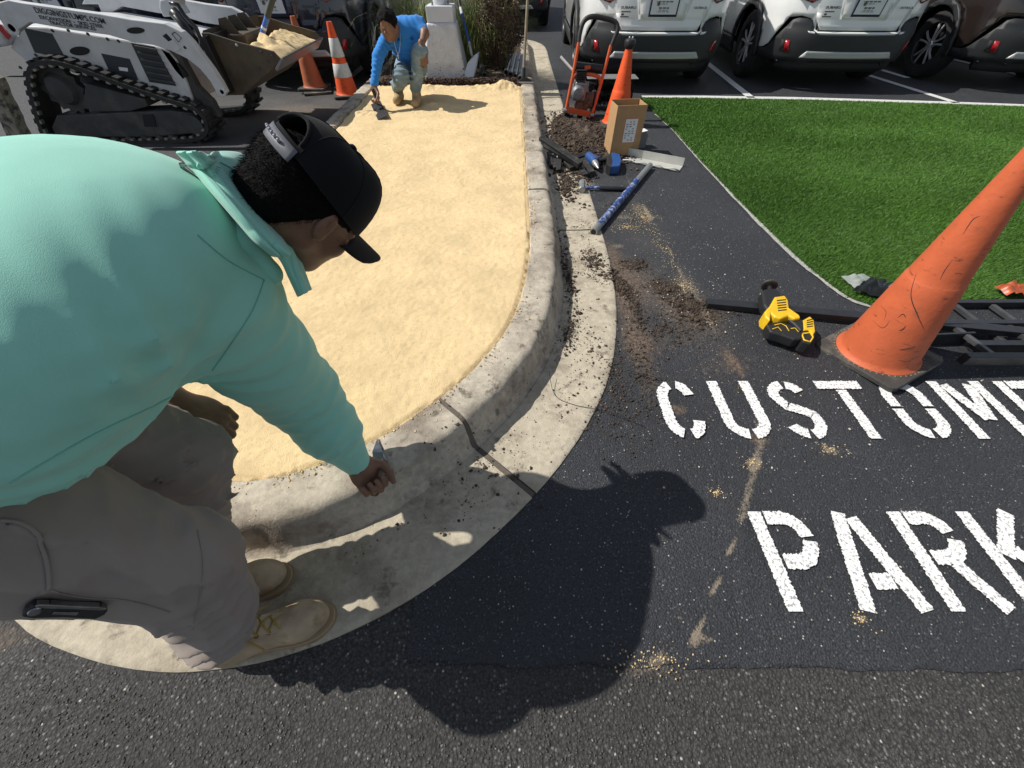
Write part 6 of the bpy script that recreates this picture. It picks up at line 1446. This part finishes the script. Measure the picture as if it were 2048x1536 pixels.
# orange framed power broom
M_of = nmat('orange tube frame', (.60, .105, .03), .45, var=.15, vscale=14, col2=(.2, .06, .03), c2scale=14, c2lo=.6, c2hi=.7, rvar=.1); M_rust = nmat('rusty engine', (.16, .07, .04), .8, var=.4, vscale=25, col2=(.05, .04, .035), c2scale=20, c2lo=.5, c2hi=.6, bump=.6, bscale=60)
M_eng = nmat('grey engine casting', (.24, .25, .26), .45, metal=.6, var=.3, vscale=25)
pw = empty('power_broom', (.85, 5.1, 0), 0, 'orange framed petrol machine with black handle loop standing in the soil', 'machine'); Q = []
yy = lambda t: 5.02+.10*t
def py(u, v, t=0.0): return Yp(u, v, yy(t))
Lt = [py(1132, 219, 0), py(1146, 150, .4), py(1158, 82, .8)]; Rt = [py(1185, 226, 0), py(1203, 163, .4), py(1222, 90, .8)]
Q.append(MB().tube(Lt, .0165, 12).build('side_tube', M_of, smooth='auto')); Q.append(MB().tube(Rt, .0165, 12).build('side_tube', M_of, smooth='auto'))
Q.append(MB().tube(spline([py(1157.6, 84, .8), py(1160, 66, 1), py(1166, 46, 1.2), py(1175, 36, 1.3), py(1188, 33, 1.3), py(1205, 36, 1.3), py(1222, 40, 1.3), py(1233, 47, 1.2), py(1235, 60, 1), py(1229, 76, .9), py(1223, 92, .8)], 6), .021, 12).build('handle_loop', M_tb, smooth='auto'))
Q.append(MB().tube(spline([py(1144, 166, .35), py(1147, 155, .36), py(1153, 148, .38), py(1170, 148, .4), py(1190, 151, .4), py(1199, 156, .36), py(1201, 168, .34)], 6), .017, 12).build('cross_tube', M_of, smooth='auto'))
b0, b1 = py(1134, 219, 0), py(1180, 229, 0); Q.append(bar('front_plate', b0, b1, .02, .055, M_of, bevel=.004))
for u, v in ((1130, 221), (1150, 232), (1168, 237), (1184, 230)):
    c = py(u, v, 0); Q.append(MB().lathe([(0, -.02), (.022, -.02), (.024, 0), (.022, .02), (0, .02)], 12, TM(tuple(c), (0, PI/2, 0))).build('roller_foot', M_zinc, smooth='auto'))
c = py(1160, 180, .6); Q.append(MB().box(-.075, .06, -.06, .08, -.09, .08, TM(tuple(c), (0, .1, .1))).build('engine_block', M_eng, bevel=.02, seg=3))
for k in range(6): Q.append(MB().box(-.06, .05, -.07, .06, -.004, .004, TM((c.x-.005, c.y, c.z+.095+.016*k))).build('cooling_fin', M_tb, bevel=.001))
Q.append(MB().lathe([(0, -.04), (.06, -.04), (.07, -.02), (.07, .02), (.05, .04), (0, .045)], 18, TM((c.x-.03, c.y-.075, c.z-.01), (PI/2, 0, 0))).build('recoil_cover', M_eng, smooth='auto'))
Q.append(MB().lathe([(0, -.05), (.07, -.05), (.075, 0), (.07, .05), (0, .05)], 16, TM((c.x+.11, c.y, c.z-.09), (.3, PI/2, 0))).build('gearbox', M_rust, smooth='auto')); Q.append(MB().box(-.06, .07, -.05, .05, -.05, .04, TM((c.x+.03, c.y-.02, c.z-.13), (.2, .3, .1))).build('guard', M_rust, bevel=.01))
Q.append(MB().tube([py(1150, 131, .9), py(1204, 138, .9)], .035, 14).build('fuel_tank', M_tb, smooth='auto')); Q.append(MB().box(-.03, .03, -.05, -.037, -.014, .014, TM(tuple(py(1174, 133, .9)))).build('tank_label', M_of))
for dx, dz in ((-.13, -.02), (.17, -.05)): Q.append(MB().lathe([(0, -.02), (.10, -.022), (.125, -.015), (.125, .015), (.10, .022), (0, .02)], 24, TM((c.x+dx, c.y+.06, .125), (0, PI/2, 0))).build('wheel', M_tyre, smooth='auto'))
Q.append(MB().tube(spline([py(1165, 150, .8), py(1185, 142, .8), py(1194, 150, .8), py(1190, 170, .8), py(1180, 180, .8)], 5), .004, 6).build('throttle_cable', M_tb, smooth=True)); Q.append(MB().tube([py(1121, 113, 1.5), py(1147, 142, .9)], .012, 8).build('white_lever', M_lab, smooth='auto'))
adopt(pw, Q)
br = empty('rotary_brush', (1.12, 5.5, .14), 0, 'black bristled rotary brush behind the capped orange cone', 'brush'); core_ = MB().tube([(-.24, 0, 0), (.28, 0, 0)], .05, 14).build('brush_core', M_tb, br, smooth='auto')
Vb = []; nb = 1400; th = rng.uniform(0, 2*PI, nb); xx = rng.uniform(-.23, .27, nb); rr_ = rng.uniform(.11, .15, nb); w = .006
for i in range(nb):
    c_, s_ = math.cos(th[i]), math.sin(th[i]); tw = rng.normal(0, .02); Vb += [(xx[i]-w, .045*c_, .045*s_), (xx[i]+w, .045*c_, .045*s_), (xx[i]+tw, rr_[i]*c_, rr_[i]*s_)]
tag(tri_mesh('bristles', Vb, np.arange(nb*3).reshape(-1, 3), M_tb, br), kind='stuff')
MB().box(-.27, .30, -.10, .12, .155, .162).build('brush_hood', M_zinc, br, bevel=.002); MB().box(.14, .30, -.26, -.16, -.13, -.03).build('end_bracket', M_zinc, br, bevel=.004)
# thin wire on gutter and lot
tag(MB().tube(spline([G(1098, 742, .05), G(1110, 790, .012), G(1150, 810, .014), G(1210, 822, .016), G(1290, 853, .01)], 8), .0012, 5).build('wire', M_tb), 'thin dark wire crossing the gutter towards the lettering', 'wire')
tag(MB().tube(spline([G(1330, 775, .012), G(1290, 762, .014), G(1258, 748, .02), G(1254, 741, .02), G(1262, 742, .02), G(1300, 752, .02), G(1325, 758, .012)], 8), .0015, 5).build('wire', M_tb), 'bent wire loop lying left of the letter C', 'wire')
# ------------------------------------------------------------------ lamp post base, planting and tools on the far soil
M_stuc = nmat('white stucco', (.60, .60, .60), .85, var=.08, vscale=15, bump=.9, bscale=42, bdist=.012, col2=(.22, .15, .12), c2scale=5, c2lo=.60, c2hi=.75, c2amt=.5)
M_wpaint = nmat('white painted steel', (.62, .63, .65), .5, var=.05, vscale=10)
lp = empty('lamp_post', (-.84, 6.32, .12), 0, 'white stucco lamp post base with a round white post behind the crouching worker', 'lamp post')
b0, b1 = .255, .175
def sq(h, z, w=1.0, ch=.02): return [(-h+ch, -h*w, z), (h-ch, -h*w, z), (h, -h*w+ch, z), (h, h*w-ch, z), (h-ch, h*w, z), (-h+ch, h*w, z), (-h, h*w-ch, z), (-h, -h*w+ch, z)]
MB().loft([sq(b0+.004, -.1), sq(b0, .05), sq(b0-.02, .2), sq(b1+.012, .48), sq(b1, .545), sq(b1-.02, .56)]).build('stucco_plinth', M_stuc, lp, bevel=.008)
MB().box(-.155, .155, -.155, .155, .56, .70).build('base_cover', M_wpaint, lp, bevel=.006); MB().tube([(0, 0, .70), (0, 0, 1.45)], .085, 24).build('post', M_wpaint, lp, smooth='auto')  # unseen top of the post left short to limit its shadow
for a in (PI/4, 3*PI/4, 5*PI/4, 7*PI/4): MB().lathe([(0, .03), (.012, .03), (.012, 0), (.02, 0), (.02, -.004)], 6, TM((.115*math.cos(a), .115*math.sin(a), .702))).build('bolt', M_zinc, lp)
M_stain = nmat('soil splash', (.10, .06, .05), .95, var=.3, vscale=30)
# soil splash stuck to the plinth foot: little clods
n = 700; X_ = rng.uniform(-1, 1, n); z_ = np.abs(rng.normal(0, .09, n)); side = rng.integers(0, 2, n)
h_ = b0-(b0-b1)*z_/.56
pts = np.where(side[:, None] == 0, np.c_[-.84+X_*h_, 6.32-h_-.002, .12+z_], np.c_[-.84+h_+.002, 6.32+X_*h_, .12+z_]); scatter('soil_splash', pts, .003+.007*rng.uniform(0, 1, n)**2, M_stain, jit=.5)

def ribbon_plant(name, cx, cy, n, L0, L1, mat, parent, spread=.16, droop=.5, w=.004, base=.14, seg=7, up=.25):
    Vs, Fs = [], []
    for i in range(n):
        a = rng.uniform(0, 2*PI); L_ = rng.uniform(L0, L1); ln = abs(rng.normal(up, .18)); x, y = cx+rng.normal(0, spread*.5), cy+rng.normal(0, spread*.5); z = base; ca, sa = math.cos(a), math.sin(a); th = ln; tw = rng.uniform(-.5, .5)
        b_ = len(Vs); ww = w*rng.uniform(.6, 1.3); px, py_ = -sa*math.cos(tw)*ww, ca*math.cos(tw)*ww; k2 = rng.uniform(.4, 1.4)*droop
        for s_ in range(seg+1):
            f = 1-s_/seg*.92; Vs += [(x-px*f, y-py_*f, z), (x+px*f, y+py_*f, z)]
            th += k2*(s_+1)/seg*.55; st = L_/seg; x += ca*math.sin(th)*st; y += sa*math.sin(th)*st; z += math.cos(th)*st
        Fs += [(b_+2*s_, b_+2*s_+1, b_+2*s_+3, b_+2*s_+2) for s_ in range(seg)]
    return tag(tri_mesh(name, Vs, Fs, mat, parent), kind='stuff')
M_gr = nmat('ornamental grass', (.15, .20, .05), .6, var=.5, vscale=2.2, col2=(.36, .32, .15), c2scale=2.6, c2lo=.48, c2hi=.66, c2amt=.8)
M_grd = nmat('dry stems', (.40, .34, .20), .7, var=.3, vscale=4)
for cx, cy, n, lab in ((-.50, 7.05, 2100, 'tall green ornamental grass clump right of the white lamp post base'), (-1.30, 7.05, 1700, 'drooping ornamental grass clump behind the crouching worker\'s head')):
    t = empty('ornamental_grass', (cx, cy, .13), 0, lab, 'grass plant', 'ornamental grass clumps')
    ribbon_plant('blades', 0, 0, n, .65, 1.15, M_gr, t, .20, .70, .0042, .0); ribbon_plant('dry_stems', 0, 0, 120, .9, 1.4, M_grd, t, .2, .8, .003, .0, up=.4)
M_leaf = nmat('bronze leaves', (.075, .045, .028), .55, var=.7, vscale=6, col2=(.13, .14, .05), c2scale=5, c2lo=.52, c2hi=.62, c2amt=.8, spec=.5)
M_twig = nmat('twigs', (.16, .10, .07), .85)
bu = empty('bush', (-.15, 6.66, .13), 0, 'dense brown leaved bush right of the ornamental grass', 'bush')
Vt, Ft = [], []; n = 15000
for i in range(n):
    for _ in range(20):
        p = rng.uniform(-1, 1, 3)
        q = np.linalg.norm(p); lump = .80+.35*mnoise.noise(Vector(p*2.3)+Vector((5, 0, 0)))
        if .45*lump < q < lump: break
    x, y, z = p[0]*.36, p[1]*.34, .50+p[2]*.52; s_ = rng.uniform(.008, .017); d = Vector(rng.normal(0, 1, 3)).normalized(); e = d.cross(Vector(rng.normal(0, 1, 3))).normalized(); b_ = len(Vt)
    c_ = Vector((x, y, z)); Vt += [tuple(c_-d*s_), tuple(c_+e*s_*.5), tuple(c_+d*s_), tuple(c_-e*s_*.5)]; Ft.append((b_, b_+1, b_+2, b_+3))
tag(tri_mesh('foliage', Vt, Ft, M_leaf, bu), kind='stuff')
tw = MB()
for i in range(60):
    a = rng.uniform(0, 2*PI); r_ = rng.uniform(.1, .36); zt = rng.uniform(.3, .95); tw.tube([(0.03*math.cos(a), .03*math.sin(a), 0), (r_*.5*math.cos(a), r_*.5*math.sin(a), zt*.5), (r_*math.cos(a+.3), r_*math.sin(a+.3), zt)], [.007, .005, .002], 5)
tag(tw.build('twigs', M_twig, bu), kind='stuff')
def ff(p): return p
# fallen grass and litter
ribbon_plant('x', 0, 0, 1, .1, .2, M_grd, None); bpy.data.objects.remove(bpy.data.objects['x'])
lt = MB()
for i in range(60):
    x, y = rng.uniform(-.6, .05), rng.uniform(6.15, 6.9); a = rng.uniform(0, PI); L_ = rng.uniform(.08, .3); lt.tube([(x, y, .165), (x+L_*.5*math.cos(a), y+L_*.5*math.sin(a), .18), (x+L_*math.cos(a+.2), y+L_*math.sin(a+.2), .163)], .0018, 4)
tag(lt.build('dry_litter', M_grd), kind='stuff')
# blue handled flat shovel leaning into the grass
sh = empty('shovel', tuple(G(937, 155, .16)), 0, 'silver bladed shovel with a blue handle standing in front of the ornamental grass', 'shovel'); Q = []
t0, t1 = Yp(940, 92, 6.25), Yp(914, -12, 6.62); ext = t1+(t1-t0)*.25
Q += [MB().tube([t0, t0.lerp(t1, .62)], .017, 12).build('handle', M_dbl, smooth='auto'), MB().tube([t0.lerp(t1, .62), t0.lerp(t1, .74)], .018, 12).build('label_band', M_whitep, smooth='auto'), MB().tube([t0.lerp(t1, .74), ext], .018, 12).build('grip', M_tb, smooth='auto'),
      MB().tube([Yp(938, 84, 6.27), Yp(941, 98, 6.24), Yp(944, 112, 6.2)], [.019, .018, .014], 12).build('socket', M_zinc, smooth='auto')]
bl = [Yp(946, 112, 6.22), Yp(958, 104, 6.24), Yp(948, 156, 6.12), Yp(926, 154, 6.10), Yp(936, 125, 6.16)]
m = MB(); m.v = [tuple(p) for p in bl]+[tuple(p+Vector((0, .006, 0))) for p in bl]; n = 5; m.f = [tuple(range(n)), tuple(range(2*n-1, n-1, -1))]+[(i, i+n, (i+1) % n+n, (i+1) % n) for i in range(n)]
Q.append(m.build('blade', M_alloy)); Q.append(MB().tube([bl[1], bl[2]], .008, 6).build('blade_edge', M_chrome, smooth=True)); Q.append(MB().tube([bl[3], bl[2]], .006, 6).build('blade_lip', M_chrome, smooth=True)); adopt(sh, Q)
# pipes on the soil
M_pipe = nmat('grey conduit', (.17, .18, .19), .35, metal=.7, var=.2, vscale=20)
for i, ((u0, v0), (u1, v1)) in enumerate((((1012, 145), (1021, 112)), ((1021, 149), (1030, 111)), ((1030, 153), (1038, 112)), ((1040, 157), (1045, 113)), ((969, 150), (962, 128)))):
    a, b = G(u0, v0, .19), G(u1, v1, .20); L_ = (b-a).length
    o = empty('conduit_pipe', tuple(a), 0, ('leftmost of the four grey pipes lying on the soil by the bush', 'second grey pipe from the left in the row by the bush', 'third grey pipe from the left in the row by the bush', 'rightmost of the four grey pipes, next to the wooden pole', 'single grey pipe stub lying on the soil near the shovel')[i], 'pipe', 'grey pipes lying on the soil')
    prof = [(.024, 0), (.030, 0), (.030, L_), (.024, L_), (.024, 0)]
    adopt(o, [MB().lathe(prof, 18, along(a, b), cap=False).build('tube_wall', M_pipe, smooth='auto'), MB().lathe([(0, .03), (.024, .03), (.024, .028), (0, .028)], 14, along(a, b)).build('dark_bore', M_under)])
# scraper on a wooden pole standing on the kerb end
M_wood = nmat('grey wooden pole', (.27, .22, .155), .8, var=.2, vscale=20, bump=.3, bscale=90)
p0, p1 = Yp(1047, 150, 5.97), Yp(1056, -14, 6.1); sc = empty('scraper', tuple(Yp(1048, 163, 5.97)), 0, 'floor scraper with a long wooden pole standing at the kerb corner', 'scraper')
f0, f1 = Yp(1034, 165, 5.95), Yp(1066, 165, 5.95)
adopt(sc, [MB().tube([p0, p0+(p1-p0)*1.35], .016, 12).build('wooden_pole', M_wood, smooth='auto'), MB().tube([p0.lerp(p1, -.04), p0.lerp(p1, .10)], [.026, .019], 12).build('socket', M_tb, smooth='auto'),
           MB().prism([(f0.x, f0.z), (f1.x, f1.z), (f1.x, f1.z+.012), ((f0.x+f1.x)/2+.025, f0.z+.05), ((f0.x+f1.x)/2-.025, f0.z+.05), (f0.x, f0.z+.012)], 5.94, 5.965, 'y').build('scraper_head', M_tb, bevel=.003), MB().box(f0.x-.004, f1.x+.004, 5.925, 5.945, f0.z-.006, f0.z+.010).build('steel_edge', M_chrome, bevel=.001)])

# ------------------------------------------------------------------ crouching worker
M_blu = cloth('blue long sleeved shirt', (.035, .22, .60), weave=300, sheen=.2); M_jean = nmat('faded jeans', (.17, .235, .265), .85, var=.15, vscale=12, col2=(.34, .42, .45), c2scale=6, c2lo=.5, c2hi=.7, c2amt=.6, bump=.3, bscale=200)
M_bt2 = nmat('tan boots', (.40, .28, .15), .85, var=.2, vscale=20)
def A_(u, v, y): p = Yp(u, v, y); return V3(p.x, p.y, p.z)
m2 = empty('person', (-1.12, 5.15, .135), 0, 'crouching dark haired worker in a blue shirt and faded jeans smoothing the sand', 'person'); Q = []
hd = A_(777, 57, 5.00); nk = A_(795, 52, 5.16); sL = A_(783, 62, 5.18); sR = A_(836, 52, 5.22)
eL = A_(757, 112, 5.00); wL = A_(748, 172, 4.86); eR = A_(850, 66, 5.12); wR_ = A_(843, 90, 5.00); hips = A_(822, 130, 5.36)
kL = A_(802, 152, 4.98); kR = A_(840, 106, 5.02); aL = A_(797, 186, 5.22); aR = A_(833, 190, 5.10)
def f_s2(P):
    ch = (sL+sR)/2+V3(0, .02, -.06); d = s_ell(P, ch, (.19, .13, .15)); d = su(d, s_ell(P, ch*.45+hips*.55+V3(0, -.05, .06), (.16, .14, .17)), .08)
    d = su(d, s_cone(P, sL, sR, .075, .075), .05); d = su(d, s_chain(P, [sL, eL, wL*.92+eL*.08], [.072, .056, .040], .02), .04); d = su(d, s_chain(P, [sR, sR*.35+eR*.65], [.075, .055], .02), .04)
    d = su(d, s_cone(P, nk-V3(0, 0, .03), nk+V3(-.02, -.04, .01), .065, .055), .03)
    for a, b, r_ in ((sL, (sL+eL)/2+V3(.03, 0, 0), .012), (eL+V3(.02, 0, .03), eL+V3(-.02, 0, -.02), .010), (ch+V3(.1, -.12, .02), hips+V3(-.05, -.14, .1), .012), (ch+V3(-.05, -.12, 0), hips+V3(-.12, -.12, .08), .012)): d = ss(d, s_cone(P, a, b, r_, r_*.4), .018)
    d = d+folds(P, (sL+eL)/2, (eL-sL), .045, (.12, .12, .14), .010, .5, .75, 2)+folds(P, eL*.5+wL*.5, wL-eL, .04, (.1, .1, .14), .008, .5, .75, 3)
    d = d+folds(P, ch*.5+hips*.5+V3(0, -.15, 0), (.3, 0, 1), .055, (.2, .15, .15), .012, .6, .75, 4)+folds(P, sR, (1, 0, .6), .045, (.14, .14, .14), .009, .5, .75, 5)
    return d+.010*vnoise(P, 14, 2)
def f_p2(P):
    d = s_ell(P, hips+V3(.0, .04, -.02), (.17, .15, .13))
    d = su(d, s_chain(P, [hips+V3(-.07, 0, -.03), kL, aL+V3(0, 0, .05)], [.105, .082, .062], .03), .04); d = su(d, s_chain(P, [hips+V3(.07, -.02, 0), kR, aR+V3(0, 0, .06)], [.105, .078, .060], .03), .04)
    for c0 in (kL+V3(0, .03, -.05), aL+V3(0, 0, .10), aR+V3(0, 0, .12)): d = su(d, s_ell(P, c0, (.075, .075, .016)), .02)
    d = d+folds(P, kL, (0, .3, 1), .045, (.12, .14, .12), .010, .5, .75, 2)+folds(P, kR+V3(0, 0, -.12), (.3, 0, 1), .045, (.1, .12, .15), .010, .5, .75, 3)+folds(P, hips+V3(0, -.1, 0), (1, .2, .5), .05, (.18, .15, .14), .010, .5, .75, 6)
    return d+.008*vnoise(P, 16, 4)
def f_b2(P):
    q = P-hd; hx = Vector((.95, .15, .1)).normalized(); fw = Vector((-.12, -.90, -.42)).normalized(); hx = (hx-fw*hx.dot(fw)).normalized(); upv = hx.cross(fw); Mh = np.array([list(hx), list(fw), list(upv)], np.float32); q = q @ Mh.T; a = q.copy(); a[..., 0] = np.abs(a[..., 0])
    d = s_ell(q, (0, -.01, .02), (.075, .092, .09)); d = su(d, s_ell(q, (0, .03, -.045), (.055, .058, .062)), .03); d = su(d, s_cone(q, (0, .085, .0), (0, .105, -.028), .010, .014), .01); d = su(d, s_ell(q, (0, .05, -.09), (.03, .03, .025)), .02)
    d = su(d, s_ell(a, (.080, -.01, -.005), (.010, .02, .032)), .01); d = ss(d, s_ell(a, (.030, .088, .004), (.015, .012, .010)), .008); d = su(d, s_ell(q, (0, .086, -.056), (.022, .01, .005)), .004)
    d = su(d, s_cone(P, hd+V3(.02, .04, -.03), nk, .052, .058), .03)
    d = su(d, s_chain(P, [sR, eR, wR_], [.05, .040, .028], .02), .02); d = su(d, s_chain(P, [sL, eL, wL], [.045, .036, .026], .02), .02)
    return d
body2 = sdf_mesh('torso', f_b2, (-1.75, 4.70, .10), (-.75, 5.45, .95), .0075, M_skin)
def hand_frame(w, d, xd): d = Vector(d).normalized(); x = Vector(xd); x = (x-d*x.dot(d)).normalized(); return frame(Vector(w.tolist())+d*.01, x, d, x.cross(d))
H1 = hand_frame(wL, (.05, -.15, -1), (.8, -.5, 0)); H2 = hand_frame(wR_, (.15, -.35, -1), (-.9, -.3, 0))
h1_ = sdf_mesh('hand', lambda P: hand(P, H1, .75, 1, .05, .7, 1.05), wL-V3(.10, .12, .17), wL+V3(.10, .10, .05), .005, M_skin)
h2_ = sdf_mesh('hand', lambda P: hand(P, H2, .45, 1, .08, .5, 1.05), wR_-V3(.10, .14, .19), wR_+V3(.11, .10, .05), .005, M_skin)
Q.append(join_into('body', [body2, h1_, h2_]))
Q.append(sdf_mesh('shirt', f_s2, (-1.75, 4.78, .14), (-.78, 5.6, .98), .0095, M_blu)); Q.append(sdf_mesh('jeans', f_p2, (-1.45, 4.82, .14), (-.75, 5.66, .72), .0095, M_jean))
def f_h2(P):
    q = P-hd; d = s_ell(q, (.0, .005, .055), (.092, .118, .095)); fw = V3(-.12, -.90, -.42); t = q @ fw; d = np.maximum(d, t-.050-.9*np.maximum(-.07, q[..., 2]-.045)); d = np.maximum(d, -q[..., 2]-.055); return d+.016*vnoise(P*np.array([1, .6, 1]), 45, 3)
Q.append(sdf_mesh('hair', f_h2, hd-V3(.13, .14, .10), hd+V3(.13, .15, .17), .006, M_hair))
for C_, dx in ((aL, -.02), (aR, .02)):
    c = V3(C_[0], C_[1]-.02, .14)
    def f(P, c=c): q = P-c; d = s_cone(q, (0, .05, .04), (0, -.13, .035), .044, .042); d = su(d, s_cone(q, (0, .02, .04), (0, .03, .15), .048, .05), .03); return np.maximum(d, .0-q[..., 2])+.004*vnoise(P, 50, 1)
    Q.append(sdf_mesh('boot', f, c-V3(.09, .22, .01), c+V3(.09, .15, .22), .0075, M_bt2))
cp = [nk+V3(-.03, -.06, -.02), A_(800, 84, 4.97), A_(797, 104, 4.955), nk+V3(.03, -.05, -.03)]
ch_ = MB().tube(spline([cp[0], A_(789, 86, 4.98), A_(796, 108, 4.95), A_(800, 92, 4.97), cp[3]], 6), .0022, 5).build('necklace', M_refl, smooth=True); q = Vector(A_(796, 112, 4.945).tolist())
MB().box(-.003, .003, -.002, .002, -.022, .014, TM(tuple(q))).build('cross_pendant', M_refl, ch_); MB().box(-.011, .011, -.002, .002, -.002, .004, TM(tuple(q))).build('cross_bar', M_refl, ch_)
Q.append(ch_); adopt(m2, Q)
# steel float in his hand
tr2 = empty('float_trowel', tuple(G(757, 222, .15)), 0, 'black steel float resting on the sand in the crouching worker\'s hand', 'trowel')
a, b = G(752, 207, .155), G(766, 236, .150); d = (b-a).normalized(); q = Vector((-d.y, d.x, 0)); M = frame(a, d, q, (0, 0, 1)); L_ = (b-a).length
hb = Vector(wL.tolist())+Vector((.005, -.03, -.075))
adopt(tr2, [MB().box(-.02, L_, -.055, .055, 0, .006, M @ TM((0, 0, 0), (0.25, 0, 0))).build('blade', M_tb, bevel=.002), MB().tube([hb+Vector((-.02, -.01, .06)), hb, M @ Vector((.06, 0, .02))], [.015, .017, .012], 10).build('handle', M_tb, smooth='auto')])
